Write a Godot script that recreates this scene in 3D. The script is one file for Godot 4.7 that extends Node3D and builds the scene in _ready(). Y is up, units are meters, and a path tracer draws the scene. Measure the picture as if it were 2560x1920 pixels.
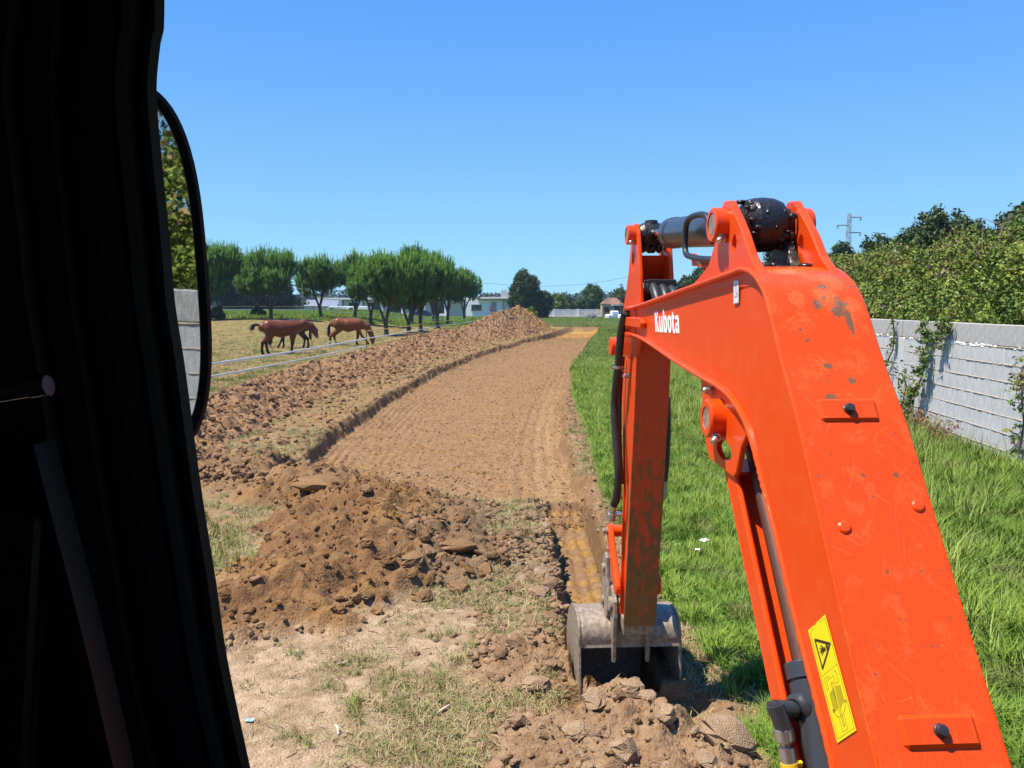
extends Node3D

const CAM := Vector3(0, 2.05, 0)
const PITCH := 5.79
var rng := RandomNumberGenerator.new()
var noise_a := FastNoiseLite.new()
var noise_b := FastNoiseLite.new()
var noise_c := FastNoiseLite.new()
var cells := FastNoiseLite.new()
var mats := {}
var names := {}
var BOOM := Transform3D.IDENTITY
var excavator: Node3D


# ---------------------------------------------------------------- mesh building
class MB:
	var P := PackedVector3Array()
	var N := PackedVector3Array()
	var C := PackedColorArray()
	var U := PackedVector2Array()
	var I := PackedInt32Array()
	var col := Color.WHITE

	func v(p: Vector3, n: Vector3, uv := Vector2.ZERO) -> int:
		P.append(p)
		N.append(n)
		C.append(col)
		U.append(uv)
		return P.size() - 1

	func idx(a: int, b: int, c: int) -> void:   # counter-clockwise seen from outside
		I.append(a)
		I.append(c)
		I.append(b)

	func tri(a: Vector3, b: Vector3, c: Vector3) -> void:
		var n := (b - a).cross(c - a)
		if n.length_squared() < 1e-16:
			return
		n = n.normalized()
		idx(v(a, n), v(b, n), v(c, n))

	func quad(a: Vector3, b: Vector3, c: Vector3, d: Vector3, uvs := []) -> void:
		var n := (c - a).cross(d - b)
		if n.length_squared() < 1e-16:
			return
		n = n.normalized()
		var i := v(a, n, uvs[0] if uvs.size() else Vector2(0, 0))
		v(b, n, uvs[1] if uvs.size() else Vector2(1, 0))
		v(c, n, uvs[2] if uvs.size() else Vector2(1, 1))
		v(d, n, uvs[3] if uvs.size() else Vector2(0, 1))
		idx(i, i + 1, i + 2)
		idx(i, i + 2, i + 3)

	func box(xf: Transform3D, s: Vector3, bev := 0.0) -> void:
		var h := s * 0.5
		var b: float = min(bev, min(h.x, min(h.y, h.z)) * 0.9)
		for ax in 3:
			for sg in [-1.0, 1.0]:
				var a1 := (ax + 1) % 3
				var a2 := (ax + 2) % 3
				var c := []
				for q in [Vector2(-1, -1), Vector2(1, -1), Vector2(1, 1), Vector2(-1, 1)]:
					var p := Vector3.ZERO
					p[ax] = sg * h[ax]
					p[a1] = q.x * (h[a1] - b)
					p[a2] = q.y * (h[a2] - b)
					c.append(xf * p)
				if sg < 0:
					c.reverse()
				quad(c[0], c[1], c[2], c[3])
		if b <= 0:
			return
		for ax in 3:   # edges along ax
			var a1 := (ax + 1) % 3
			var a2 := (ax + 2) % 3
			for s1 in [-1.0, 1.0]:
				for s2 in [-1.0, 1.0]:
					var e := []
					for t in [-1.0, 1.0]:
						var p := Vector3.ZERO
						p[ax] = t * (h[ax] - b)
						p[a1] = s1 * h[a1]
						p[a2] = s2 * (h[a2] - b)
						var q := p
						q[a1] = s1 * (h[a1] - b)
						q[a2] = s2 * h[a2]
						e.append([xf * p, xf * q])
					if s1 * s2 > 0:
						quad(e[0][0], e[0][1], e[1][1], e[1][0])
						flip_last(xf, 4)
					else:
						quad(e[0][0], e[1][0], e[1][1], e[0][1])
						flip_last(xf, 4)
		for sx in [-1.0, 1.0]:
			for sy in [-1.0, 1.0]:
				for sz in [-1.0, 1.0]:
					var sgn := Vector3(sx, sy, sz)
					var k := h - Vector3(b, b, b)
					var pa := xf * (Vector3(h.x, k.y, k.z) * sgn)
					var pb := xf * (Vector3(k.x, h.y, k.z) * sgn)
					var pc := xf * (Vector3(k.x, k.y, h.z) * sgn)
					tri(pa, pb, pc)
					flip_last(xf, 3)

	func flip_last(xf: Transform3D, cnt: int) -> void:   # make the last flat face look away from the origin of xf
		var n0 := P.size() - cnt
		var mid := Vector3.ZERO
		for i in cnt:
			mid += P[n0 + i] / cnt
		if N[n0].dot(mid - xf.origin) < 0:
			for i in cnt:
				N[n0 + i] = -N[n0 + i]
			var k := I.size() - (6 if cnt == 4 else 3)
			while k < I.size():
				var t := I[k + 1]
				I[k + 1] = I[k + 2]
				I[k + 2] = t
				k += 3

	static func inset(poly: PackedVector2Array, b: float) -> PackedVector2Array:
		var out := PackedVector2Array()
		var n := poly.size()
		for i in n:
			var a := poly[(i + n - 1) % n]
			var p := poly[i]
			var c := poly[(i + 1) % n]
			var d1 := (p - a).normalized()
			var d2 := (c - p).normalized()
			var n1 := Vector2(-d1.y, d1.x)
			var n2 := Vector2(-d2.y, d2.x)
			var m := n1 + n2
			var l: float = max(0.35, m.length_squared() * 0.5)
			out.append(p + m * (b / l))
		return out

	# a plate whose outline is given in (s forward, y up), from w0 to w1 across
	func prism(poly_in: PackedVector2Array, w0: float, w1: float, bev := 0.003, holes := []) -> void:
		var poly := poly_in.duplicate()
		if Geometry2D.is_polygon_clockwise(poly):
			poly.reverse()
		var ins := MB.inset(poly, bev)
		var face := ins.duplicate()
		for h in holes:   # [centre, radius_s, radius_y]: joined to the outline by a slit
			var hp := PackedVector2Array()
			for k in 13:
				var an := -TAU * k / 12.0
				hp.append(h[0] + Vector2(cos(an) * h[1], sin(an) * h[2]))
			var best := 0
			var bk := 0
			var bd := 1e9
			for i in face.size():
				for k in 12:
					var dd := face[i].distance_squared_to(hp[k])
					if dd < bd:
						bd = dd
						best = i
						bk = k
			var nf := PackedVector2Array()
			for i in face.size():
				nf.append(face[i])
				if i == best:
					for k in 13:
						nf.append(hp[(bk + k) % 12])
					nf.append(face[i] + Vector2(1e-5, 1e-5))
			face = nf
			for k in 12:
				var a := hp[k]
				var b := hp[k + 1]
				var na = -(a - h[0]).normalized()
				var nb = -(b - h[0]).normalized()
				var i0 := v(m(a, w0), Vector3(0, na.y, -na.x))
				v(m(b, w0), Vector3(0, nb.y, -nb.x))
				v(m(b, w1), Vector3(0, nb.y, -nb.x))
				v(m(a, w1), Vector3(0, na.y, -na.x))
				idx(i0, i0 + 1, i0 + 2)
				idx(i0, i0 + 2, i0 + 3)
		var ti := Geometry2D.triangulate_polygon(face)
		var n := poly.size()
		for side in 2:
			var w := w1 if side == 1 else w0
			var nn := Vector3(1, 0, 0) if side == 1 else Vector3(-1, 0, 0)
			var base := P.size()
			for p in face:
				v(m(p, w), nn, p)
			for k in range(0, ti.size(), 3):
				var a := ti[k]
				var b := ti[k + 1]
				var c := ti[k + 2]
				var ar := (face[b] - face[a]).cross(face[c] - face[a])
				if (ar > 0) == (side == 1):
					idx(base + a, base + b, base + c)
				else:
					idx(base + a, base + c, base + b)
		for i in n:
			var j := (i + 1) % n
			quad(m(poly[i], w0 + bev), m(poly[j], w0 + bev), m(poly[j], w1 - bev), m(poly[i], w1 - bev))
			if bev > 0:
				quad(m(poly[i], w1 - bev), m(poly[j], w1 - bev), m(ins[j], w1), m(ins[i], w1))
				quad(m(poly[j], w0 + bev), m(poly[i], w0 + bev), m(ins[i], w0), m(ins[j], w0))

	static func m(p: Vector2, w: float) -> Vector3:
		return Vector3(w, p.y, -p.x)

	func tube(pts: PackedVector3Array, rad, seg := 10, caps := true, ribs := 0.0) -> void:
		var n := pts.size()
		var up := Vector3.UP
		var d0 := (pts[1] - pts[0]).normalized()
		if absf(d0.dot(up)) > 0.9:
			up = Vector3.RIGHT
		var side := d0.cross(up).normalized()
		var base := P.size()
		var cnt := 0
		for i in n:
			var d := (pts[min(i + 1, n - 1)] - pts[max(i - 1, 0)]).normalized()
			side = (side - d * side.dot(d)).normalized()
			var u2 := side.cross(d).normalized()
			var r: float = rad[i] if typeof(rad) == TYPE_PACKED_FLOAT32_ARRAY or typeof(rad) == TYPE_ARRAY else rad
			if ribs > 0 and i % 2 == 1:
				r -= ribs
			for k in seg + 1:
				var an := TAU * k / seg
				var nn := side * cos(an) + u2 * sin(an)
				v(pts[i] + nn * r, nn, Vector2(float(k) / seg, float(i) / (n - 1)))
			cnt += 1
		for i in n - 1:
			for k in seg:
				var a := base + i * (seg + 1) + k
				idx(a, a + seg + 1, a + seg + 2)
				idx(a, a + seg + 2, a + 1)
		if P.size() > base:   # outward check on the first face
			var q := I.size() - 6
			var fa := P[I[q]]
			var fb := P[I[q + 1]]
			var fc := P[I[q + 2]]
			var fn := (fc - fa).cross(fb - fa)
			if fn.dot(N[I[q]]) < 0:
				var kk := I.size() - (n - 1) * seg * 6
				while kk < I.size():
					var t := I[kk + 1]
					I[kk + 1] = I[kk + 2]
					I[kk + 2] = t
					kk += 3
		if caps:
			for e in 2:
				var i := 0 if e == 0 else n - 1
				var d := (pts[0] - pts[1]).normalized() if e == 0 else (pts[n - 1] - pts[n - 2]).normalized()
				var c := v(pts[i], d)
				var ring := base + i * (seg + 1)
				var first := P.size()
				for k in seg + 1:
					v(P[ring + k], d)
				for k in seg:
					var fn2 := (P[first + k] - P[c]).cross(P[first + k + 1] - P[c])
					if fn2.dot(d) > 0:
						idx(c, first + k, first + k + 1)
					else:
						idx(c, first + k + 1, first + k)

	# turned shape: profile of (radius, height along axis)
	func lathe(o: Vector3, axis: Vector3, prof: Array, seg := 20) -> void:
		var a := axis.normalized()
		var s := a.cross(Vector3.UP if absf(a.y) < 0.9 else Vector3.RIGHT).normalized()
		var t := a.cross(s).normalized()
		for j in prof.size() - 1:
			var p: Vector2 = prof[j]
			var q: Vector2 = prof[j + 1]
			var dr := q.x - p.x
			var dh := q.y - p.y
			var nl := Vector2(dh, -dr)
			if nl.length_squared() < 1e-14:
				continue
			nl = nl.normalized()
			var base := P.size()
			for k in seg + 1:
				var an := TAU * k / seg
				var e := s * cos(an) + t * sin(an)
				var nn := (e * nl.x + a * nl.y).normalized()
				v(o + e * p.x + a * p.y, nn, Vector2(float(k) / seg, p.y))
				v(o + e * q.x + a * q.y, nn, Vector2(float(k) / seg, q.y))
			for k in seg:
				var b := base + k * 2
				idx(b, b + 2, b + 3)
				idx(b, b + 3, b + 1)
				for w in 2:
					var z := I.size() - 6 + w * 3
					var fn := (P[I[z + 2]] - P[I[z]]).cross(P[I[z + 1]] - P[I[z]])
					if fn.dot(N[I[z]]) < 0:
						var tmp := I[z + 1]
						I[z + 1] = I[z + 2]
						I[z + 2] = tmp

	func ball(o: Vector3, r: Vector3, seg := 12, rings := 8, bump := 0.0, nz: FastNoiseLite = null) -> void:
		var base := P.size()
		for i in rings + 1:
			var ph := PI * i / rings
			for k in seg + 1:
				var an := TAU * k / seg
				var d := Vector3(sin(ph) * cos(an), cos(ph), sin(ph) * sin(an))
				var sc := 1.0
				if nz:
					sc += bump * nz.get_noise_3d(d.x * 200 + o.x * 999, d.y * 200, d.z * 200)
				v(o + d * r * sc, (d / r).normalized())
		for i in rings:
			for k in seg:
				var a := base + i * (seg + 1) + k
				idx(a, a + 1, a + seg + 2)
				idx(a, a + seg + 2, a + seg + 1)

	func mesh() -> ArrayMesh:
		for k in range(0, I.size(), 3):   # every face turned the way its normals point
			var a := I[k]
			var b := I[k + 1]
			var c := I[k + 2]
			if (P[c] - P[a]).cross(P[b] - P[a]).dot(N[a] + N[b] + N[c]) < 0:
				I[k + 1] = c
				I[k + 2] = b
		var arr := []
		arr.resize(Mesh.ARRAY_MAX)
		arr[Mesh.ARRAY_VERTEX] = P
		arr[Mesh.ARRAY_NORMAL] = N
		arr[Mesh.ARRAY_COLOR] = C
		arr[Mesh.ARRAY_TEX_UV] = U
		arr[Mesh.ARRAY_INDEX] = I
		var am := ArrayMesh.new()
		am.add_surface_from_arrays(Mesh.PRIMITIVE_TRIANGLES, arr)
		return am


# ---------------------------------------------------------------- nodes
func numbered(called: String, parent: Node) -> String:
	var key := str(parent.get_instance_id()) + called
	var n: int = names.get(key, 0)
	names[key] = n + 1
	return called if n == 0 else "%s_%03d" % [called, n]


func thing(called: String, label: String, category: String, at := Vector3.ZERO, turn := 0.0, group := "") -> Node3D:
	var o := Node3D.new()
	o.name = numbered(called, self)
	add_child(o, true)
	o.position = at
	o.rotation.y = turn
	o.set_meta("label", label)
	o.set_meta("category", category)
	if group:
		o.set_meta("group", group)
	return o


func obj(called: String, mesh, mat: Material, parent: Node, xf := Transform3D.IDENTITY) -> MeshInstance3D:
	var o := MeshInstance3D.new()
	o.name = numbered(called, parent)
	o.mesh = mesh.mesh() if mesh is MB else mesh
	o.material_override = mat
	parent.add_child(o, true)
	o.transform = xf
	return o


func tag(o: Node, label: String, category: String, group := "") -> void:
	o.set_meta("label", label)
	o.set_meta("category", category)
	if group:
		o.set_meta("group", group)


func struct(called: String, mesh, mat: Material) -> MeshInstance3D:
	var o := obj(called, mesh, mat, self)
	o.set_meta("kind", "structure")
	return o


func many(called: String, mesh: Mesh, mat: Material, where: Array, tints: Array, parent: Node) -> MultiMeshInstance3D:
	var mm := MultiMesh.new()
	mm.transform_format = MultiMesh.TRANSFORM_3D
	mm.use_colors = true
	mm.mesh = mesh
	mm.instance_count = where.size()
	var flat := PackedFloat32Array()
	flat.resize(where.size() * 16)
	var k := 0
	for i in where.size():
		var t: Transform3D = where[i]
		var c: Color = tints[i]
		flat[k] = t.basis.x.x
		flat[k + 1] = t.basis.y.x
		flat[k + 2] = t.basis.z.x
		flat[k + 3] = t.origin.x
		flat[k + 4] = t.basis.x.y
		flat[k + 5] = t.basis.y.y
		flat[k + 6] = t.basis.z.y
		flat[k + 7] = t.origin.y
		flat[k + 8] = t.basis.x.z
		flat[k + 9] = t.basis.y.z
		flat[k + 10] = t.basis.z.z
		flat[k + 11] = t.origin.z
		flat[k + 12] = c.r
		flat[k + 13] = c.g
		flat[k + 14] = c.b
		flat[k + 15] = 1.0
		k += 16
	mm.buffer = flat
	var o := MultiMeshInstance3D.new()
	o.name = numbered(called, parent)
	o.multimesh = mm
	o.material_override = mat
	parent.add_child(o, true)
	o.set_meta("kind", "stuff")
	return o


# ---------------------------------------------------------------- materials
func lin(r: float, g: float, b: float) -> Color:
	return Color(r, g, b).linear_to_srgb()


func sm(c: Color, rough: float, metal := 0.0, tex: Texture2D = null, scale := 1.0, bump: Texture2D = null, cm := 0.0, bscale_world := true) -> StandardMaterial3D:
	var m := StandardMaterial3D.new()
	m.albedo_color = c
	m.roughness = rough
	m.metallic = metal
	if tex or bump:
		m.uv1_triplanar = true
		m.uv1_world_triplanar = bscale_world
		m.uv1_scale = Vector3.ONE * scale
	if tex:
		m.albedo_texture = tex
	if bump:
		m.heightmap_enabled = true
		m.heightmap_texture = bump
		m.heightmap_scale = cm
	return m


func seamless(sd: int, freq: float, size := 512, type := FastNoiseLite.TYPE_SIMPLEX_SMOOTH, oct := 4) -> PackedByteArray:
	var n := FastNoiseLite.new()
	n.seed = sd
	n.noise_type = type
	n.frequency = freq
	n.fractal_octaves = oct
	var im := n.get_seamless_image(size, size)
	im.convert(Image.FORMAT_L8)
	return im.get_data()


func grey_tex(d: PackedByteArray, size := 512) -> ImageTexture:
	var im := Image.create_from_data(size, size, false, Image.FORMAT_L8, d)
	im.convert(Image.FORMAT_RGB8)
	return ImageTexture.create_from_image(im)


func soil_tex(sd: int, lo: float, hi: float, warm: float) -> ImageTexture:
	var a := seamless(sd, 0.02)
	var b := seamless(sd + 1, 0.16, 512, FastNoiseLite.TYPE_SIMPLEX, 3)
	var out := PackedByteArray()
	out.resize(512 * 512 * 3)
	for i in 512 * 512:
		var t: float = (a[i] * 0.45 + b[i] * 0.55) / 255.0
		t = clampf((t - 0.22) * 1.75, 0.0, 1.0)
		var val := lerpf(lo, hi, t) * 255.0
		out[i * 3] = int(val)
		out[i * 3 + 1] = int(val * (1.0 - warm * (1.0 - t)))
		out[i * 3 + 2] = int(val * (1.0 - 2.0 * warm * (1.0 - t)))
	return ImageTexture.create_from_image(Image.create_from_data(512, 512, false, Image.FORMAT_RGB8, out))


func vcol(m: StandardMaterial3D) -> StandardMaterial3D:
	m.vertex_color_use_as_albedo = true
	return m


func make_materials() -> void:
	var grain := soil_tex(11, 0.74, 1.0, 0.04)
	var fine := grey_tex(seamless(21, 0.09, 512, FastNoiseLite.TYPE_SIMPLEX, 5))
	var coarse := grey_tex(seamless(22, 0.035, 512, FastNoiseLite.TYPE_SIMPLEX, 5))
	mats.soil = vcol(sm(Color.WHITE, 0.95, 0, grain, 0.9, fine, 1.0))
	mats.soil.specular_mode = BaseMaterial3D.SPECULAR_DISABLED
	mats.clod = vcol(sm(Color.WHITE, 0.95, 0, grain, 1.7, fine, 0.6))
	mats.clod.specular_mode = BaseMaterial3D.SPECULAR_DISABLED
	mats.grass = vcol(sm(Color.WHITE, 0.55))
	mats.grass.backlight_enabled = true
	mats.grass.backlight = Color(0.12, 0.16, 0.03)
	mats.leaf = vcol(sm(Color.WHITE, 0.5))
	mats.leaf.backlight_enabled = true
	mats.leaf.backlight = Color(0.08, 0.11, 0.02)
	mats.needle = vcol(sm(Color.WHITE, 0.7))
	for k in [mats.grass, mats.leaf, mats.needle]:
		k.metallic_specular = 0.22
	mats.bark = sm(lin(0.13, 0.10, 0.085), 0.9, 0, grain, 1.5, coarse, 3.0)
	mats.stem = sm(lin(0.16, 0.09, 0.06), 0.8)
	# orange paint with dust and fine scratches
	var pa := seamless(31, 0.012)
	var pb := seamless(32, 0.2, 512, FastNoiseLite.TYPE_SIMPLEX, 2)
	var po := PackedByteArray()
	po.resize(512 * 512 * 3)
	for i in 512 * 512:
		var d: float = clampf((pa[i] / 255.0 - 0.42) * 1.2, 0.0, 0.6) * clampf(pb[i] / 255.0 * 1.6 - 0.35, 0.0, 1.0)
		po[i * 3] = int(lerpf(221, 219, d))
		po[i * 3 + 1] = int(lerpf(70, 104, d))
		po[i * 3 + 2] = int(lerpf(13, 58, d))
	var speck := RandomNumberGenerator.new()
	speck.seed = 5
	for k in 70:
		var sx := speck.randi_range(0, 511)
		var sy := speck.randi_range(0, 511)
		var an := speck.randf() * TAU
		for q in speck.randi_range(4, 60):
			var ii := (((sy + int(sin(an) * q)) & 511) * 512 + ((sx + int(cos(an) * q)) & 511)) * 3
			po[ii] = int(lerpf(po[ii], 205, 0.45))
			po[ii + 1] = int(lerpf(po[ii + 1], 130, 0.45))
			po[ii + 2] = int(lerpf(po[ii + 2], 90, 0.45))
	var paint_tex := ImageTexture.create_from_image(Image.create_from_data(512, 512, false, Image.FORMAT_RGB8, po))
	mats.paint = sm(Color.WHITE, 0.34, 0, paint_tex, 1.6, null, 0, false)
	mats.paint.clearcoat_enabled = true
	mats.paint.metallic_specular = 0.3
	mats.paint.clearcoat = 0.2
	mats.paint.clearcoat_roughness = 0.18
	mats.paint_dull = sm(Color(0.85, 0.85, 0.85), 0.5, 0, paint_tex, 2.2, null, 0, false)
	mats.grease = sm(lin(0.020, 0.016, 0.013), 0.33, 0, null, 3.0, coarse, 0.25, false)
	mats.cyl = sm(lin(0.034, 0.038, 0.048), 0.3)
	mats.chrome = sm(lin(0.62, 0.62, 0.64), 0.12, 1.0)
	mats.rust_rod = sm(lin(0.13, 0.055, 0.035), 0.5, 0.2, grain, 6.0, null, 0, false)
	mats.hose = sm(lin(0.022, 0.022, 0.024), 0.45)
	mats.zinc = sm(lin(0.45, 0.45, 0.44), 0.35, 0.85)
	mats.yellow_tag = sm(lin(0.75, 0.52, 0.02), 0.5)
	mats.rubber = sm(lin(0.02, 0.022, 0.026), 0.45)
	var steel_tex := soil_tex(41, 0.55, 1.0, 0.1)
	mats.steel = sm(lin(0.47, 0.42, 0.36), 0.55, 0.1, steel_tex, 3.0, fine, 0.1, false)
	mats.cab = sm(lin(0.010, 0.0092, 0.0088), 0.5)
	mats.cab.metallic_specular = 0.3
	mats.seal = sm(lin(0.012, 0.010, 0.009), 0.6)
	mats.rail = sm(lin(0.011, 0.012, 0.013), 0.5, 0, steel_tex, 4.0, null, 0, false)
	mats.mirror = sm(lin(0.55, 0.57, 0.57), 0.015, 1.0)
	var stain := soil_tex(51, 0.78, 1.0, 0.0)
	var weather := soil_tex(57, 0.72, 1.0, 0.02)
	mats.block = sm(lin(0.63, 0.635, 0.65), 0.9, 0, stain, 1.3, fine, 0.35)
	mats.block.uv1_scale = Vector3(2.2, 0.45, 2.2)
	mats.cap = sm(lin(0.57, 0.57, 0.575), 0.9, 0, weather, 1.3, fine, 0.35)
	mats.cap.uv1_scale = Vector3(2.6, 0.6, 2.6)
	mats.core = sm(lin(0.53, 0.53, 0.54), 0.9)
	mats.mortar = sm(lin(0.62, 0.55, 0.46), 0.95, 0, grain, 2.0, fine, 1.0)
	mats.white = sm(lin(0.84, 0.84, 0.83), 0.8)
	mats.white_patch = sm(lin(0.72, 0.73, 0.75), 0.9, 0, stain, 2.0, fine, 0.5)
	mats.offwhite = sm(lin(0.62, 0.60, 0.57), 0.8)
	mats.grey = sm(lin(0.33, 0.34, 0.36), 0.7)
	mats.dark = sm(lin(0.03, 0.033, 0.038), 0.4)
	mats.pane = sm(lin(0.05, 0.065, 0.075), 0.08)
	mats.tile = sm(lin(0.36, 0.22, 0.16), 0.9, 0, grain, 0.6)
	mats.ochre = sm(lin(0.45, 0.36, 0.2), 0.9)
	mats.tape_white = sm(lin(0.75, 0.75, 0.75), 0.6)
	mats.tape_yellow = sm(lin(0.72, 0.5, 0.12), 0.6)
	mats.post = sm(lin(0.06, 0.055, 0.05), 0.7)
	mats.wire = sm(lin(0.10, 0.10, 0.11), 0.7)
	mats.red = sm(lin(0.45, 0.04, 0.035), 0.5)
	mats.blue = sm(lin(0.03, 0.06, 0.15), 0.5)
	mats.scrap = sm(lin(0.25, 0.45, 0.65), 0.5)
	mats.horse = vcol(sm(Color.WHITE, 0.36))
	mats.horse.metallic_specular = 0.3
	mats.hair = sm(lin(0.012, 0.010, 0.010), 0.6)
	mats.far_block = far_block_mat()


func far_block_mat() -> StandardMaterial3D:   # courses too small to tell apart at that distance
	var im := Image.create(256, 128, false, Image.FORMAT_RGB8)
	im.fill(Color(0.72, 0.71, 0.70))
	var r := RandomNumberGenerator.new()
	r.seed = 9
	for j in 4:
		for i in 4:
			var t := r.randf_range(0.79, 0.90)
			im.fill_rect(Rect2i(i * 64 + (32 if j % 2 else 0) + 2, j * 32 + 2, 60 if not (j % 2 and i == 3) else 30, 28), Color(t, t, t * 1.01))
			if j % 2 and i == 3:
				im.fill_rect(Rect2i(0, j * 32 + 2, 30, 28), Color(t, t, t * 1.01))
	var m := StandardMaterial3D.new()
	m.albedo_texture = ImageTexture.create_from_image(im)
	m.roughness = 0.9
	m.uv1_triplanar = true
	m.uv1_world_triplanar = true
	m.uv1_scale = Vector3(0.5, 1.1, 0.5)
	return m


# ---------------------------------------------------------------- lie of the land
func tab(ds: Array, vs: Array, d: float) -> float:
	if d <= ds[0]:
		return vs[0]
	for i in range(1, ds.size()):
		if d < ds[i]:
			return lerpf(vs[i - 1], vs[i], (d - ds[i - 1]) / (ds[i] - ds[i - 1]))
	return vs[-1]


const LD := [0.0, 9.75, 12.6, 16.4, 22.5, 28.6, 39.6, 52.0, 63.0, 76.0]
const LX := [-2.8, -2.88, -2.99, -3.0, -2.71, -2.24, -0.62, 1.55, 3.6, 5.7]
const RD := [0.0, 8.0, 10.0, 13.3, 16.7, 26.3, 34.4, 48.0, 61.0, 76.0]
const RX := [0.80, 0.85, 0.85, 0.95, 1.2, 2.15, 3.25, 5.0, 6.9, 9.0]
const CD := [8.5, 10.0, 15.0, 19.0, 27.5, 42.0, 53.0, 60.0, 64.0, 69.0]
const CX := [-4.9, -5.0, -5.3, -5.6, -5.4, -4.0, -1.5, 0.2, 1.0, 2.2]
const HD := [8.5, 10.0, 13.0, 15.0, 18.0, 27.0, 31.0, 35.0, 46.0, 50.0, 53.0, 62.0, 66.0, 69.0]
const HX := [0.0, 0.36, 0.45, 0.42, 0.40, 0.36, 0.47, 0.58, 0.62, 0.95, 1.35, 1.85, 1.3, 0.0]
const WD := [9.0, 15.0, 20.0, 26.0, 38.0, 50.0, 63.0, 69.0]
const WX := [1.0, 1.05, 1.6, 1.8, 1.9, 2.0, 2.0, 1.4]
const GD := [3.0, 4.5, 5.2, 8.0, 11.7, 17.0, 24.0, 26.3, 34.4, 48.0, 61.0, 76.0]
const GX := [1.25, 1.25, 1.1, 1.1, 1.3, 1.5, 2.0, 2.25, 3.35, 5.1, 7.0, 9.1]

# row values shared along one row of the ground
var row_d := -999.0
var row_l := 0.0
var row_r := 0.0
var row_c := 0.0
var row_h := 0.0
var row_g := 0.0
var row_w := 1.0


func set_row(d: float) -> void:
	if d == row_d:
		return
	row_d = d
	row_l = tab(LD, LX, d)
	row_r = tab(RD, RX, d)
	row_c = tab(CD, CX, d)
	row_h = tab(HD, HX, d)
	row_g = tab(GD, GX, d)
	row_w = tab(WD, WX, d)


func lump(x: float, z: float, cx: float, cz: float, r: float, h: float) -> float:
	var t := ((x - cx) * (x - cx) + (z - cz) * (z - cz)) / (r * r)
	if t > 1.0:
		return 0.0
	return h * (1.0 - t) * (1.0 - 0.5 * t)


func ridge_at(x: float, d: float) -> float:
	if row_h <= 0.001 or d < 8.0:
		return 0.0
	var half := 0.75 + 0.55 * row_h
	var off := x - row_c + 0.3 * noise_a.get_noise_2d(x * 40, d * 60)
	var u := absf(off) / (half if off < 0.0 else row_w)
	if u > 1.3:
		return 0.0
	var w := clampf(1.15 - u, 0.0, 1.15) / 1.15
	var h := row_h * w * (1.1 + (0.30 - 0.11 * row_h) * noise_b.get_noise_2d(x * 90, d * 90))
	return h


func mound_at(x: float, z: float) -> float:
	if z < -11.0 or z > -3.6 or x > 0.2 or x < -5.0:
		return 0.0
	var wx := x + 0.25 * noise_a.get_noise_2d(x * 120, z * 120)
	var wz := z + 0.25 * noise_a.get_noise_2d(z * 120 + 500, x * 120)
	var h := lump(wx, wz, -1.25, -6.15, 1.05, 0.36)
	h = maxf(h, lump(wx, wz, -1.55, -5.25, 0.78, 0.27))
	h = maxf(h, lump(wx, wz, -1.40, -7.25, 0.95, 0.38))
	h = maxf(h, lump(wx, wz, -2.30, -8.4, 0.75, 0.30))
	h = maxf(h, lump(wx, wz, -0.65, -6.35, 0.75, 0.26))
	h = maxf(h, lump(wx, wz, -0.75, -7.3, 0.8, 0.16))
	h = maxf(h, lump(wx, wz, -3.35, -9.3, 1.0, 0.22))
	return h


func heap_at(x: float, z: float) -> float:
	if z > -2.4 or z < -5.2 or x < -0.6 or x > 1.6:
		return 0.0
	var wx := x + 0.12 * noise_a.get_noise_2d(x * 200, z * 200)
	var wz := z + 0.12 * noise_a.get_noise_2d(z * 200 + 500, x * 200)
	var h := lump(wx, wz, 0.52, -3.70, 0.26, 0.21)
	h = maxf(h, lump(wx, wz, 0.66, -3.50, 0.26, 0.12))
	h = maxf(h, lump(wx, wz, 0.52, -3.25, 0.52, 0.06))
	h = maxf(h, lump(wx, wz, 0.98, -3.25, 0.32, 0.05))
	h = maxf(h, lump(wx, wz, 0.18, -3.40, 0.45, 0.05))
	h = maxf(h, lump(wx, wz, 0.06, -4.2, 0.42, 0.05))
	return h


func track_m(x: float, d: float) -> float:
	var near := 7.84 if x > 0.33 else 7.84 + (0.33 - x) * 0.38
	return minf(minf(x - row_l, row_r - x), minf(d - near, 76.0 - d)) + 0.05 * noise_b.get_noise_2d(x * 260, d * 260) + 0.10 * noise_a.get_noise_2d(x * 34, d * 34) + 0.05 * noise_b.get_noise_2d(x * 120, d * 120)


func trench_m(x: float, d: float) -> float:
	if x < 0.0 or x > 1.2 or d > 9.5:
		return -1.0
	return minf(minf(x - 0.33 - 0.05 * noise_b.get_noise_2d(77, d * 260), 0.80 - x), minf(d - 3.92, 8.6 - d))


func land(x: float, z: float) -> float:
	var d := -z
	set_row(d)
	var h := 0.03 * noise_a.get_noise_2d(x * 30, z * 30)
	if d > 40.0:   # the paddock climbs to the left beyond the horses
		var s := smoothstep(9.0, 20.0, -x) * smoothstep(42.0, 68.0, d)
		h += s * (0.95 + 0.35 * smoothstep(70.0, 100.0, d)) * (1.0 - smoothstep(104.0, 124.0, d))
	if d > 90.0 and x > -30:
		h += 0.0
	return h


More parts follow.
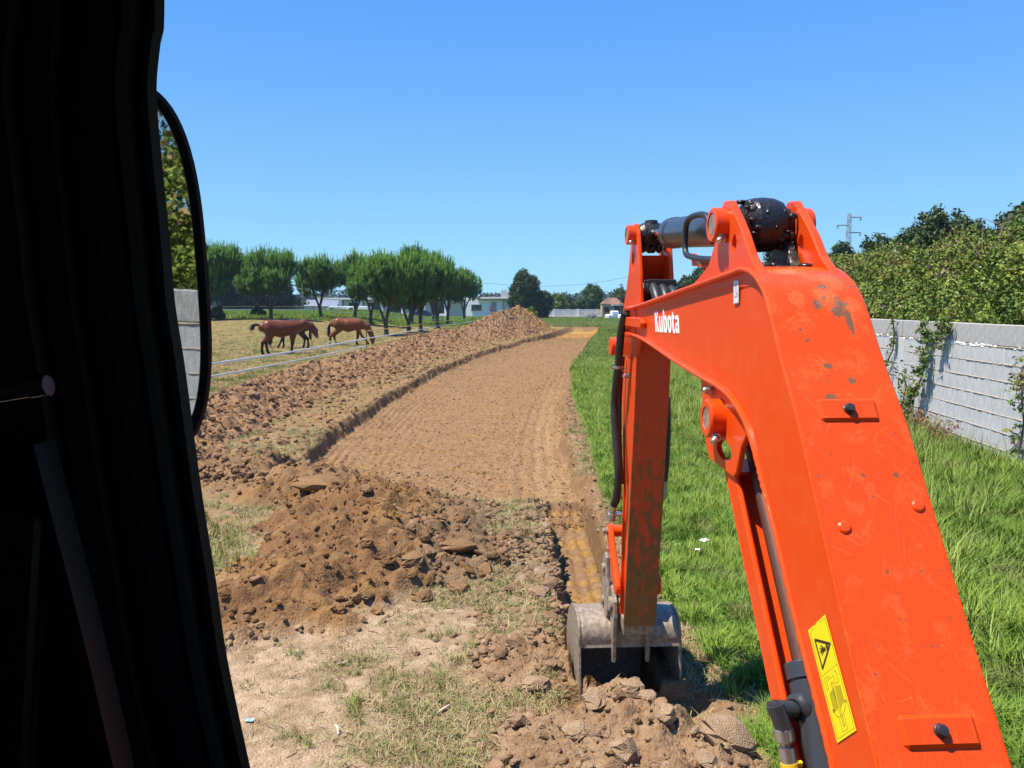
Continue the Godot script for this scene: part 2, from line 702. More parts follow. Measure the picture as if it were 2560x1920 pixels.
func height(x: float, z: float) -> float:
	var h := land(x, z)
	var d := -z
	var small := noise_c.get_noise_2d(x * 900, z * 900)
	var clump := 0.0
	if d > 2.8 and d < 70.0 and x > -8.0 and x < 9.0:   # clods big and small, with creases between
		var fq := 100.0 / (1.0 + d / 30.0)
		clump = -0.6 * cells.get_noise_2d(x * fq + 6.0 * small, z * fq) - 0.25 * cells.get_noise_2d(x * fq * 2.6 + 40, z * fq * 2.6 + 6.0 * small) - 0.5
	var mid := noise_b.get_noise_2d(x * 420, z * 420)
	if d > 3.0 and d < 78.0 and x > -9.0 and x < 10.0:
		var t := track_m(x, d)
		var dep := 0.0
		if t > 0.0:
			dep = (0.21 + 0.24 * smoothstep(45.0, 62.0, d)) * smoothstep(0.0, 0.09 + 0.003 * d, t)
			var str_ := sin((x - row_l) * 46.0 + 3.0 * noise_a.get_noise_2d(x * 60, z * 20)) * 0.018 * smoothstep(2.2, 0.2, x - row_l) * (0.35 + 0.65 * smoothstep(-0.3, 0.4, noise_b.get_noise_2d(x * 60, d * 60)))
			h += str_ + 0.010 * mid + 0.010 * small + 0.024 * clump
			if row_r - x < 1.1:   # ruts left by the machine along the right edge
				h += 0.022 * absf(sin((row_r - x) * 17.0 + 0.8 * noise_a.get_noise_2d(9, d * 40))) * smoothstep(1.1, 0.8, row_r - x) * smoothstep(0.1, 0.2, t)
		var t2 := trench_m(x, d)
		if t2 > 0.0:
			dep = maxf(dep, 0.32 * smoothstep(0.0, 0.05, t2))
			h += 0.045 * sqrt(absf(sin((x - 0.33) * 27.0 + 0.6 * noise_a.get_noise_2d(5, d * 60)))) * smoothstep(0.03, 0.07, t2) + 0.012 * mid + 0.008 * small
		if t <= 0.0 and t2 <= 0.0 and x > row_r - 0.2 and x < row_g + 0.3 and d < 30:
			h += (0.03 + 0.04 * mid + 0.05 * clump) * smoothstep(row_g + 0.3, row_r + 0.1, x)
		if t2 < 0.0 and t2 > -0.5 and x < 0.4 and d < 8.2:   # crumbled rim left of the trench
			h += smoothstep(-0.5, -0.05, t2) * smoothstep(3.7, 4.2, d) * (0.05 + 0.05 * mid + 0.08 * clump + 0.015 * small)
		h -= dep
		if d < 4.1 and d > 3.4 and x > 0.2 and x < 1.05:   # scraped pocket before the bucket's mouth
			h -= 0.09 * smoothstep(3.45, 3.75, d) * smoothstep(0.2, 0.34, x) * smoothstep(1.05, 0.92, x) * (1.0 if d < 3.92 else 0.0)
		if x < row_l and x > row_c and d > 9.0 and d < 68.0:   # rough strip between ridge and cut
			h += 0.035 * mid + 0.05 * clump * smoothstep(-0.2, 0.5, noise_a.get_noise_2d(x * 90 + 31, d * 90)) + 0.02
		var r := ridge_at(x, d)
		if r > 0.0:
			h += r + (0.05 * mid + 0.02 * small + 0.11 * clump * (0.45 + 0.55 * smoothstep(50.0, 15.0, d))) * minf(1.0, r * 5.0)
		var m := mound_at(x, z)
		if m > 0.0:
			h += m * (1.0 - 0.4 * smoothstep(0.0, 0.2, t)) + (0.045 * mid + 0.015 * small + 0.085 * clump * (0.4 + 0.9 * smoothstep(-0.3, 0.3, noise_a.get_noise_2d(x * 150 + 77, z * 150)))) * minf(1.0, m * 8.0)
		var p := heap_at(x, z)
		if p > 0.0:
			h += p + (0.02 * mid + 0.015 * small + 0.085 * clump) * minf(1.0, p * 20.0)
	h += 0.006 * small * smoothstep(40.0, 10.0, d)
	return h


func land_class(x: float, z: float) -> int:
	var d := -z
	set_row(d)
	if d < 2.4 or d > 78.0 or x < -9.0 or x > 10.0:
		return 0
	if heap_at(x, z) > 0.02:
		return 4
	if mound_at(x, z) > 0.02:
		return 3
	if ridge_at(x, d) > 0.03:
		return 2
	if track_m(x, d) > 0.0 or trench_m(x, d) > 0.0:
		return 1
	return 0


func land_color(x: float, z: float, cls: int) -> Color:
	var d := -z
	set_row(d)
	var n1 := 0.5 + 0.5 * noise_a.get_noise_2d(x * 70 + 900, z * 70)
	var n2 := 0.5 + 0.5 * noise_b.get_noise_2d(x * 260 + 300, z * 260)
	var n3 := 0.5 + 0.5 * noise_c.get_noise_2d(x * 700, z * 700)
	var c := Color(0.30, 0.23, 0.10)
	if cls == 1:
		c = Color(0.365, 0.24, 0.135).lerp(Color(0.285, 0.178, 0.10), n1 * 0.6 + n2 * 0.4)
		var clay := smoothstep(0.60, 0.75, n2) * 0.3 * smoothstep(0.4, 0.7, n1)
		var t2 := trench_m(x, d)
		if t2 > 0.0:
			c = Color(0.32, 0.21, 0.12).lerp(Color(0.235, 0.145, 0.08), n2)
			clay = smoothstep(0.56, 0.66, n2) * 0.45 * smoothstep(4.2, 5.5, d) * smoothstep(0.05, 0.09, t2)
		if d > 58.0:
			clay = maxf(clay, smoothstep(58.0, 62.0, d) * (0.45 + 0.5 * n2))
		c = c.lerp(Color(0.52, 0.31, 0.085), clay)
		if t2 <= 0.0 and d < 26.0:   # paler clay laid bare in the ruts along the right edge
			c = c.lerp(Color(0.42, 0.29, 0.15), 0.55 * smoothstep(0.75, 0.45, row_r - x) * smoothstep(26.0, 18.0, d) * (0.4 + 0.6 * n2))
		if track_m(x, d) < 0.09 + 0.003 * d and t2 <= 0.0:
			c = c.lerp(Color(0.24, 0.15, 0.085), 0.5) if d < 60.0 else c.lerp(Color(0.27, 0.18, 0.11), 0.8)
	elif cls == 2:
		c = Color(0.375, 0.24, 0.14).lerp(Color(0.305, 0.188, 0.105), n2)
		c = c.lerp(Color(0.50, 0.29, 0.095), smoothstep(56.0, 63.0, d) * 0.8 * n1)
	elif cls == 3:
		c = Color(0.285, 0.168, 0.085).lerp(Color(0.215, 0.125, 0.065), n2)
		c = c.lerp(Color(0.35, 0.21, 0.085), smoothstep(0.55, 0.75, n1) * 0.6)
		c = c.lerp(Color(0.30, 0.20, 0.12), smoothstep(-7.6, -8.6, z) * 0.6)
		c = c.lerp(Color(0.25, 0.175, 0.11), smoothstep(-1.0, -0.6, x + 0.3 * (n2 - 0.5)) * 0.7)
		c = c.lerp(land_color(x, z, 0), smoothstep(0.10, 0.0, mound_at(x, z) + 0.05 * (n3 - 0.5)) * 0.75)
	elif cls == 4:
		c = Color(0.375, 0.265, 0.17).lerp(Color(0.28, 0.185, 0.11), n2)
	else:
		var dry := Color(0.34, 0.265, 0.135).lerp(Color(0.26, 0.215, 0.10), n2 * 0.6 + n1 * 0.4)
		dry = dry.lerp(Color(0.13, 0.17, 0.035), smoothstep(0.62, 0.78, n1) * 0.7)
		c = dry
		if x > row_g - 0.1 and d < 90.0 or d > 76.0 and x > -14.0:
			c = Color(0.085, 0.12, 0.03).lerp(Color(0.14, 0.13, 0.05), n2 * n1)
		if d > 74.0 and x <= -3.0:
			c = Color(0.12, 0.21, 0.03).lerp(Color(0.16, 0.20, 0.04), n1).lerp(dry, smoothstep(8.0, 2.0, d - 74.0))
		if d > 145.0:
			c = Color(0.10, 0.13, 0.045)
		if d < 13.0 and x > -4.6 and x < row_g + 0.2:
			var sand := Color(0.50, 0.385, 0.265).lerp(Color(0.33, 0.245, 0.16), n3 * 0.6 + 0.6 * smoothstep(0.45, 0.7, n2))
			var turf := Color(0.31, 0.235, 0.15).lerp(Color(0.235, 0.19, 0.10), n2)
			var patch := smoothstep(0.48, 0.64, n1 * 0.7 + n2 * 0.3)
			if d < 5.2:
				patch = maxf(patch, smoothstep(-0.65, -1.05, x + 0.5 * (n2 - 0.5)))
			var k := turf.lerp(sand, patch)
			if x < -2.4:
				k = k.lerp(Color(0.34, 0.225, 0.125).lerp(Color(0.25, 0.20, 0.095), n2), 0.75)
			if x > 0.0:
				k = k.lerp(Color(0.30, 0.195, 0.11), smoothstep(0.0, 0.25, x) * 0.8)
			c = k
		elif x > row_r - 0.1 and x < row_g + 0.2:
			c = Color(0.33, 0.23, 0.14).lerp(Color(0.24, 0.17, 0.09), n2)
		elif x > row_c and x < row_l + 0.3 and d < 68.0:
			c = Color(0.34, 0.225, 0.125).lerp(Color(0.27, 0.215, 0.10), smoothstep(0.35, 0.65, n1 * 0.5 + n2 * 0.5))
	return c


func build_ground() -> void:
	var xs := PackedFloat32Array()
	var x := -4.4
	while x < 2.1:
		xs.append(x)
		x += 0.024
	var step := 0.03
	while x < 900.0:
		xs.append(x)
		x += step
		step *= 1.06 if x < 12.0 else 1.28
	var lefts := PackedFloat32Array()
	x = -4.424
	step = 0.03
	while x > -900.0:
		lefts.append(x)
		x -= step
		step *= 1.02 if x > -9.0 else (1.045 if x > -30.0 else 1.28)
	lefts.reverse()
	lefts.append_array(xs)
	xs = lefts
	var zs := PackedFloat32Array()
	var z := 40.0
	while z > -2.2:
		zs.append(z)
		z -= maxf(0.12, (z + 2.2) * 0.3)
	while z > -900.0:
		zs.append(z)
		var d := -z
		z -= maxf(0.017, d * 0.0042) if d < 80.0 else d * 0.08
	var nx := xs.size()
	var nz := zs.size()
	var H := PackedFloat32Array()
	var K := PackedByteArray()
	H.resize(nx * nz)
	K.resize(nx * nz)
	for j in nz:
		for i in nx:
			H[j * nx + i] = height(xs[i], zs[j])
			K[j * nx + i] = land_class(xs[i], zs[j])
	print("ground ", nx, " x ", nz)
	var outs := []
	var maps := []
	for k in 5:
		outs.append(MB.new())
		var mp := PackedInt32Array()
		mp.resize(nx * nz)
		mp.fill(-1)
		maps.append(mp)
	for j in nz - 1:
		for i in nx - 1:
			var a := j * nx + i
			var b := a + 1
			var c := a + nx
			var e := c + 1
			var cls: int = maxi(maxi(K[a], K[b]), maxi(K[c], K[e]))
			var o: MB = outs[cls]
			var mp: PackedInt32Array = maps[cls]
			var ids := [a, b, c, e]
			for q in 4:
				var g: int = ids[q]
				if mp[g] < 0:
					var gi := g % nx
					var gj := g / nx
					var i0 := maxi(gi - 1, 0)
					var i1 := mini(gi + 1, nx - 1)
					var j0 := maxi(gj - 1, 0)
					var j1 := mini(gj + 1, nz - 1)
					var dx := (H[gj * nx + i1] - H[gj * nx + i0]) / (xs[i1] - xs[i0])
					var dz := (H[j1 * nx + gi] - H[j0 * nx + gi]) / (zs[j1] - zs[j0])
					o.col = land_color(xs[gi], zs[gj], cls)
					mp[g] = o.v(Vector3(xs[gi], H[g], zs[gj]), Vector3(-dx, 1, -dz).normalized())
			maps[cls] = mp
			# z falls with j
			o.idx(mp[a], mp[b], mp[e])
			o.idx(mp[a], mp[e], mp[c])
	struct("ground", outs[0], mats.soil)
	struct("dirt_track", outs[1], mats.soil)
	ridge = thing("soil_ridge", "long ridge of brown spoil heaped along the left edge of the dirt track", "soil ridge")
	obj("soil", outs[2], mats.soil, ridge)
	mound = thing("soil_mound", "broad low mound of dug brown earth at the near left end of the track", "soil mound")
	obj("soil", outs[3], mats.soil, mound)
	heap = thing("soil_heap", "crumbly heap of dry soil with roots in front of the bucket opening", "soil heap")
	obj("soil", outs[4], mats.soil, heap)

var ridge: Node3D
var mound: Node3D
var heap: Node3D


# ---------------------------------------------------------------- loose soil, grass and leaves
func clod_mesh(sd: int, flat: float) -> ArrayMesh:
	var n := FastNoiseLite.new()
	n.seed = sd
	n.frequency = 0.9
	n.fractal_octaves = 2
	var cuts := []
	var r := RandomNumberGenerator.new()
	r.seed = sd
	for k in 7:
		cuts.append([Vector3(r.randf_range(-1, 1), r.randf_range(-1, 1), r.randf_range(-1, 1)).normalized(), r.randf_range(0.55, 0.85)])
	var b := MB.new()
	var seg := 9
	var rings := 6
	var pts := []
	for i in rings + 1:
		var row := []
		for k in seg:
			var ph := PI * i / rings
			var an := TAU * (k + 0.5 * (i % 2)) / seg
			var d := Vector3(sin(ph) * cos(an), cos(ph), sin(ph) * sin(an))
			var p := d * (1.0 + 0.35 * n.get_noise_3d(d.x * 1.5, d.y * 1.5, d.z * 1.5))
			for c in cuts:
				var over: float = p.dot(c[0]) - c[1]
				if over > 0:
					p -= c[0] * over * 0.9
			p.y *= flat
			row.append(p)
		pts.append(row)
	for i in rings:
		for k in seg:
			var k2 := (k + 1) % seg
			var a: Vector3 = pts[i][k]
			var bb: Vector3 = pts[i][k2]
			var c: Vector3 = pts[i + 1][k2]
			var d: Vector3 = pts[i + 1][k]
			b.tri(a, bb, c)
			b.tri(a, c, d)
	return b.mesh()


var clods := []


func turned(p: Vector3, s: float, tilt := 0.5) -> Transform3D:
	var q := Basis(Vector3.UP, rng.randf() * TAU) * Basis(Vector3.RIGHT, rng.randf_range(-tilt, tilt)) * Basis(Vector3.BACK, rng.randf_range(-tilt, tilt))
	return Transform3D(q.scaled_local(Vector3(s * rng.randf_range(0.8, 1.3), s * rng.randf_range(0.7, 1.1), s * rng.randf_range(0.8, 1.2))), p)


func jitter(c: Color, k: float) -> Color:
	var f := 1.0 + rng.randf_range(-k, k)
	return Color(c.r * f, c.g * f * (1.0 + rng.randf_range(-0.06, 0.06)), c.b * f)


func scatter_clods() -> void:
	rng.seed = 101
	for k in 6:
		clods.append(clod_mesh(300 + k, 0.75 if k < 4 else 0.45))
	# small crumbs, too many to count
	var lists := [[], [], [], []]
	var cols := [[], [], [], []]
	for k in 42000:   # the track
		var d := 7.9 + 62.0 * pow(rng.randf(), 1.9)
		set_row(d)
		var x := rng.randf_range(row_l, row_r)
		var z := -d
		if track_m(x, d) < 0.05 or noise_a.get_noise_2d(x * 200, z * 200) < rng.randf_range(-0.6, 0.35):
			continue
		var s := (0.004 + 0.010 * pow(rng.randf(), 3.0)) * (1.0 + 0.025 * d)
		lists[0].append(turned(Vector3(x, height(x, z) + s * 0.25, z), s))
		cols[0].append(jitter(land_color(x, z, 1) * 1.08, 0.2))
	for k in 22000:   # the ridge
		var d := 8.6 + 59.0 * pow(rng.randf(), 1.7)
		set_row(d)
		var x := rng.randf_range(row_c - 1.4 * (0.8 + 0.5 * row_h), row_l)
		if track_m(x, d) > 0:
			continue
		var r := ridge_at(x, d)
		if r < 0.02 and rng.randf() > 0.3:
			continue
		var s := (0.010 + 0.042 * pow(rng.randf(), 4.0)) * (1.0 + 0.012 * d)
		lists[1].append(turned(Vector3(x, height(x, -d) + s * 0.3, -d), s))
		cols[1].append(jitter(land_color(x, -d, 2), 0.18))
	for k in 15000:   # the mound
		var z := rng.randf_range(-10.4, -4.2)
		var x := rng.randf_range(-4.4, 0.3)
		var m := mound_at(x, z)
		if m < 0.01 and rng.randf() > 0.10:
			continue
		if noise_a.get_noise_2d(x * 160 + 50, z * 160) < rng.randf_range(-0.5, 0.2):
			continue
		var s := 0.006 + 0.03 * pow(rng.randf(), 4.0)
		lists[2].append(turned(Vector3(x, height(x, z) + s * 0.3, z), s))
		cols[2].append(jitter(land_color(x, z, 3), 0.2))
	for k in 12000:   # heap, trench rim and verge
		var z := rng.randf_range(-8.4, -2.6)
		var x := rng.randf_range(-0.6, 1.5)
		if k > 9000:
			z = rng.randf_range(-8.2, -4.2)
			x = rng.randf_range(-0.25, 0.36)
		elif k > 6500:
			z = -rng.randf_range(5.0, 24.0)
			set_row(-z)
			x = rng.randf_range(row_r - 0.05, row_g + 0.15)
		var h := heap_at(x, z)
		var t2 := trench_m(x, -z)
		var rim := t2 < 0.0 and t2 > -0.45 and x < 0.4
		if z < -3.82 and z > -4.7 and x > 0.3 and x < 1.0:
			continue
		if h < 0.01 and not rim and k <= 6500 and rng.randf() > 0.06:
			continue
		if t2 > 0.05 and rng.randf() > 0.1:
			continue
		var s := 0.006 + 0.03 * pow(rng.randf(), 3.5)
		lists[3].append(turned(Vector3(x, height(x, z) + s * 0.3, z), s))
		cols[3].append(jitter(land_color(x, z, 4), 0.2))
	var track_bits := many("loose_soil_crumbs", clods[1], mats.clod, lists[0], cols[0], self)
	track_bits.set_meta("label", "small tan soil crumbs strewn over the graded dirt track")
	track_bits.set_meta("category", "soil crumbs")
	many("small_clods", clods[0], mats.clod, lists[1], cols[1], ridge)
	many("small_clods", clods[2], mats.clod, lists[2], cols[2], mound)
	many("small_clods", clods[3], mats.clod, lists[3], cols[3], heap)
	# clods one can pick apart
	for k in 170:
		var d := rng.randf_range(9.0, 26.0)
		set_row(d)
		var x := rng.randf_range(row_c - 0.4, row_l - 0.1)
		if track_m(x, d) > -0.2:
			continue
		one_clod(ridge, x, -d, rng.randf_range(0.03, 0.10), Color(0.38, 0.25, 0.15))
	for k in 330:
		var z := rng.randf_range(-10.0, -4.4)
		var x := rng.randf_range(-4.0, 0.0)
		if k > 200:
			z = rng.randf_range(-6.6, -5.0)
			x = rng.randf_range(-1.1, -0.05)
		if mound_at(x, z) < 0.02:
			continue
		one_clod(mound, x, z, 0.018 + 0.05 * pow(rng.randf(), 2.4), [Color(0.27, 0.155, 0.075), Color(0.32, 0.205, 0.11), Color(0.22, 0.14, 0.08), Color(0.37, 0.25, 0.15)][rng.randi_range(0, 3)])
	# large slabs seen on the mound
	for s in [[-1.95, -7.75, 0.42, 5, 0.25], [-2.3, -5.35, 0.16, 4, 0.5], [-2.15, -5.0, 0.17, 5, 0.3], [-2.35, -5.0, 0.12, 4, 0.2], [-0.72, -5.55, 0.17, 0, 0.2], [-0.45, -6.0, 0.24, 5, 0.3],
			[-0.62, -5.2, 0.13, 1, 0.2], [-0.38, -5.35, 0.16, 4, 0.2], [-0.20, -5.72, 0.13, 2, 0.2], [-1.05, -5.05, 0.085, 0, 0.2], [-0.9, -4.95, 0.07, 1, 0.2], [-1.35, -7.0, 0.12, 2, 0.2],
			[-1.2, -6.9, 0.10, 1, 0.3], [-1.3, -5.5, 0.085, 0, 0.3], [-0.85, -8.1, 0.14, 3, 0.3], [-2.9, -8.9, 0.14, 4, 0.2], [-3.2, -9.2, 0.16, 5, 0.2], [-0.55, -5.75, 0.12, 3, 0.4]]:
		one_clod(mound, s[0], s[1], s[2] * 0.68, Color(0.31, 0.195, 0.105), s[3], s[4])
	for k in 290:
		var z := rng.randf_range(-7.6, -2.75)
		var x := rng.randf_range(-0.25, 1.3)
		if k > 150:
			z = rng.randf_range(-8.0, -4.3)
			x = rng.randf_range(-0.2, 0.33)
		var h := heap_at(x, z)
		var t2 := trench_m(x, -z)
		if z < -3.74 and z > -4.7 and x > 0.26:
			continue
		if not (h > 0.03 or t2 < 0.0 and t2 > -0.4 and x < 0.35 or x > 0.85 and x < 1.1):
			continue
		if t2 > 0.0 and h < 0.05 or absf(t2) < 0.06:
			continue
		one_clod(heap, x, z, 0.025 + 0.055 * pow(rng.randf(), 1.7), [Color(0.36, 0.255, 0.165), Color(0.30, 0.20, 0.125), Color(0.42, 0.31, 0.21)][rng.randi_range(0, 2)])
	for s in [[0.98, -3.28, 0.11, 0], [0.50, -3.25, 0.085, 1], [0.72, -3.42, 0.07, 2], [0.30, -3.42, 0.08, 3], [0.62, -3.75, 0.08, 0], [0.42, -3.72, 0.075, 1], [0.85, -3.15, 0.06, 2], [0.12, -3.9, 0.09, 4]]:
		one_clod(heap, s[0], s[1], s[2], Color(0.41, 0.30, 0.20), s[3], 0.4)
	# roots and straw in the heap
	var rt := MB.new()
	for k in 60:
		var z := rng.randf_range(-5.2, -2.9)
		var x := rng.randf_range(-0.1, 0.95)
		if k < 14:
			z = rng.randf_range(-6.5, -4.0)
			x = rng.randf_range(0.28, 0.36)
		if trench_m(x, -z) > 0.05 and heap_at(x, z) < 0.04:
			continue
		var p := Vector3(x, height(x, z) + 0.005, z)
		var pts := PackedVector3Array([p])
		var dir := Vector3(rng.randf_range(-1, 1), rng.randf_range(0, 0.8), rng.randf_range(-1, 1)).normalized()
		for q in 5:
			dir = (dir + Vector3(rng.randf_range(-0.6, 0.6), rng.randf_range(-0.5, 0.2), rng.randf_range(-0.6, 0.6))).normalized()
			p += dir * rng.randf_range(0.012, 0.035)
			pts.append(p)
		rt.tube(pts, [0.0028, 0.0026, 0.0022, 0.0018, 0.0013, 0.0007], 5, false)
	var roots := obj("roots", rt, sm(lin(0.36, 0.27, 0.18), 0.9), heap)
	roots.set_meta("kind", "stuff")


func one_clod(parent: Node3D, x: float, z: float, s: float, c: Color, kind := -1, tilt := 0.5) -> void:
	var k := rng.randi_range(0, 5) if kind < 0 else kind
	var key := "clod%d_%d" % [k, int(c.r * 100)]
	if not mats.has(key):
		mats[key] = sm(c.linear_to_srgb(), 0.95, 0, mats.soil.albedo_texture, 2.2, mats.soil.heightmap_texture, 0.8)
		mats[key].specular_mode = BaseMaterial3D.SPECULAR_DISABLED
	obj("clod", clods[k], mats[key], parent, turned(Vector3(x, height(x, z) + s * 0.22, z), s, tilt))


func tuft_mesh(sd: int, blades: int, hgt: float, spread: float, wid: float, lean: float) -> ArrayMesh:
	var r := RandomNumberGenerator.new()
	r.seed = sd
	var b := MB.new()
	for k in blades:
		var an := r.randf() * TAU
		var p := Vector3(cos(an), 0, sin(an)) * spread * sqrt(r.randf())
		var la := r.randf() * TAU
		var out := Vector3(cos(la), 0, sin(la))
		var side := out.cross(Vector3.UP) * wid * r.randf_range(0.7, 1.3)
		var h := hgt * r.randf_range(0.55, 1.1)
		var ln := lean * r.randf_range(0.2, 1.2) * h
		var q1 := p + Vector3.UP * h * 0.55 + out * ln * 0.3
		var q2 := p + Vector3.UP * h * (1.0 - 0.25 * lean) + out * ln
		var f := r.randf_range(0.8, 1.25)
		b.col = Color(f * r.randf_range(0.9, 1.25), f, f * r.randf_range(0.8, 1.1))
		var n := side.cross(q2 - p).normalized()
		n = (n * signf(n.y + 0.0001) + Vector3.UP * 0.35).normalized()
		var i := b.v(p - side * 0.5, n)
		b.v(p + side * 0.5, n)
		b.v(q1 + side * 0.4, n)
		b.v(q1 - side * 0.4, n)
		b.v(q2, n)
		b.idx(i, i + 1, i + 2)
		b.idx(i, i + 2, i + 3)
		b.idx(i + 3, i + 2, i + 4)
	return b.mesh()


func grow_grass() -> void:
	rng.seed = 202
	var lush := tuft_mesh(1, 15, 0.22, 0.05, 0.0065, 0.75)
	var tall := tuft_mesh(2, 14, 0.42, 0.05, 0.006, 0.45)
	var far := tuft_mesh(3, 12, 0.34, 0.16, 0.018, 0.6)
	var low := tuft_mesh(4, 12, 0.05, 0.05, 0.004, 1.2)
	var L := [[], [], [], []]
	var K := [[], [], [], []]
	for k in 230000:
		var d := 2.6 + 24.0 * pow(rng.randf(), 1.5)
		set_row(d)
		var wx := 5.31 + 0.0985 * d
		var x := rng.randf_range(row_g - 0.12, wx)
		if x > 4.6 + 0.1 * d and rng.randf() < 0.3:
			continue
		var n := noise_a.get_noise_2d(x * 110, -d * 110)
		var m := noise_b.get_noise_2d(x * 250, -d * 250)
		if x < row_g + 0.25 and rng.randf() < 0.6 - m:
			continue
		var c := Color(0.10, 0.215, 0.032).lerp(Color(0.205, 0.315, 0.052), clampf(0.5 + n * 0.8 + m * 0.5, 0, 1))
		if x > 3.3 and d < 12.0:
			c = c.lerp(Color(0.085, 0.185, 0.03), 0.4)
		if n < -0.45:
			c = c.lerp(Color(0.24, 0.21, 0.09), 0.5)
		if n < -0.25 and d < 10.0 and rng.randf() < 0.5:
			continue
		var sc := rng.randf_range(0.55, 1.0) * (1.0 + 0.35 * m)
		if d < 6.5 and x < 2.2:
			sc *= 0.75
		if x > 2.6:
			sc *= 1.35
		elif d > 6.5:
			sc *= 0.85
		if x > row_g + 0.1 and n > 0.05 and d > 4.0 and rng.randf() < (0.10 if d > 9.0 else 0.04):
			L[1].append(turned(Vector3(x, height(x, -d), -d), sc * 0.95, 0.15))
			K[1].append(jitter(c.lerp(Color(0.32, 0.33, 0.12), 0.45), 0.15))
		else:
			L[0].append(turned(Vector3(x, height(x, -d), -d), sc, 0.2))
			K[0].append(jitter(c, 0.18))
	for k in 60000:   # the far verge and field
		var d := 24.0 + 110.0 * pow(rng.randf(), 1.5)
		set_row(d)
		var x := rng.randf_range(row_g - 0.1, minf(5.31 + 0.0985 * d, row_g + 8.0)) if d < 76.0 else rng.randf_range(-4.0, 16.0)
		var n := noise_a.get_noise_2d(x * 60, -d * 60)
		var c := Color(0.10, 0.18, 0.034).lerp(Color(0.20, 0.26, 0.06), clampf(0.5 + n, 0, 1))
		if d > 72.0 and d < 92.0:
			c = c.lerp(Color(0.26, 0.24, 0.11), clampf(0.4 + n, 0.0, 0.7))
		L[2].append(turned(Vector3(x, height(x, -d), -d), rng.randf_range(0.5, 1.1) * (0.7 if d < 60 else 1.1), 0.2))
		K[2].append(jitter(c, 0.18))
	for k in 50000:   # crops and grass behind the pines
		var d := rng.randf_range(68.0, 135.0)
		var x := rng.randf_range(-55.0, -3.0)
		if d < 76.0 and x > -13.0:
			continue
		var c := Color(0.11, 0.22, 0.03).lerp(Color(0.24, 0.28, 0.045), clampf(0.5 + noise_b.get_noise_2d(x * 60, d * 60), 0, 1) * 0.6)
		L[2].append(turned(Vector3(x, height(x, -d), -d), rng.randf_range(0.6, 1.3) * 1.2, 0.2))
		K[2].append(jitter(c, 0.2))
	for k in 46000:   # short dry paddock grass
		var d := 13.0 + 55.0 * pow(rng.randf(), 1.6)
		set_row(d)
		var x := rng.randf_range(-0.62 * d - 1.0, row_c - 0.5)
		if ridge_at(x, d) > 0.03:
			continue
		var n := noise_a.get_noise_2d(x * 70 + 900, -d * 70)
		var c := Color(0.34, 0.275, 0.14).lerp(Color(0.13, 0.19, 0.045), clampf(n * 1.8, 0, 1))
		L[2].append(turned(Vector3(x, height(x, -d), -d), rng.randf_range(0.12, 0.30) * (1.6 if n > 0.35 else 1.0), 0.3))
		K[2].append(jitter(c, 0.2))
	for k in 52000:   # thin turf near the machine
		var d := 3.0 + 9.5 * rng.randf()
		var x := rng.randf_range(-4.2, 1.3)
		var z := -d
		var n1 := 0.5 + 0.5 * noise_a.get_noise_2d(x * 70 + 900, z * 70)
		var n2 := 0.5 + 0.5 * noise_b.get_noise_2d(x * 260 + 300, z * 260)
		var bare := smoothstep(0.48, 0.64, n1 * 0.7 + n2 * 0.3)
		if d < 5.2:
			bare = maxf(bare, smoothstep(-0.65, -1.05, x + 0.5 * (n2 - 0.5)))
		if rng.randf() < bare * 0.97 or land_class(x, z) != 0 or x > 0.25 and x < 0.95 and d < 8.6:
			continue
		var c := Color(0.36, 0.295, 0.16).lerp(Color(0.16, 0.21, 0.06), smoothstep(0.42, 0.8, rng.randf() * 0.6 + n2 * 0.4))
		L[3].append(turned(Vector3(x, height(x, z), z), rng.randf_range(0.5, 1.25), 0.5))
		K[3].append(jitter(c, 0.2))
	# a few fuller green tufts by the bare patch and left of the mound
	for s in [[-0.70, -3.88, 0.26], [-0.62, -4.02, 0.2], [-0.80, -3.70, 0.2], [-0.9, -4.2, 0.16], [-0.45, -4.6, 0.16], [-0.3, -4.3, 0.14], [-0.5, -5.0, 0.14], [-0.15, -5.0, 0.14], [-0.95, -3.45, 0.16], [-0.55, -3.4, 0.14], [-1.25, -4.35, 0.1], [-2.45, -6.1, 0.6], [-2.6, -6.4, 0.6], [-2.3, -5.8, 0.5], [-2.5, -5.5, 0.5], [-2.9, -7.2, 0.5], [-2.65, -6.9, 0.4], [-3.1, -7.8, 0.3], [-0.05, -6.9, 0.16], [0.02, -6.5, 0.16], [-3.1, -9.3, 0.16], [-2.95, -9.5, 0.15], [0.9, -12.2, 0.25], [1.0, -9.8, 0.22], [0.95, -11.0, 0.22]]:
		for k in int(30 * s[2] + 5):
			var x: float = s[0] + rng.randfn(0.0, s[2] * 0.35)
			var z: float = s[1] + rng.randfn(0.0, s[2] * 0.35)
			L[0].append(turned(Vector3(x, height(x, z), z), rng.randf_range(0.35, 0.9) * (0.35 + s[2]), 0.3))
			K[0].append(jitter(Color(0.15, 0.22, 0.05).lerp(Color(0.32, 0.29, 0.13), rng.randf() * 0.85), 0.15))
	# broad-leaved weeds among the grass
	var HL := []
	var HK := []
	for k in 1500:
		var d := 2.6 + 11.0 * rng.randf()
		set_row(d)
		var x := rng.randf_range(row_g, minf(5.31 + 0.0985 * d, 5.5))
		var n := noise_b.get_noise_2d(x * 120 + 700, -d * 120)
		if n < 0.12 and not (x > 1.9 and x < 3.2 and d < 4.5 and rng.randf() < 0.7):
			continue
		HL.append(turned(Vector3(x, height(x, -d) + 0.05, -d), rng.randf_range(0.05, 0.11), 0.3))
		HK.append(jitter(Color(0.12, 0.235, 0.035), 0.2))
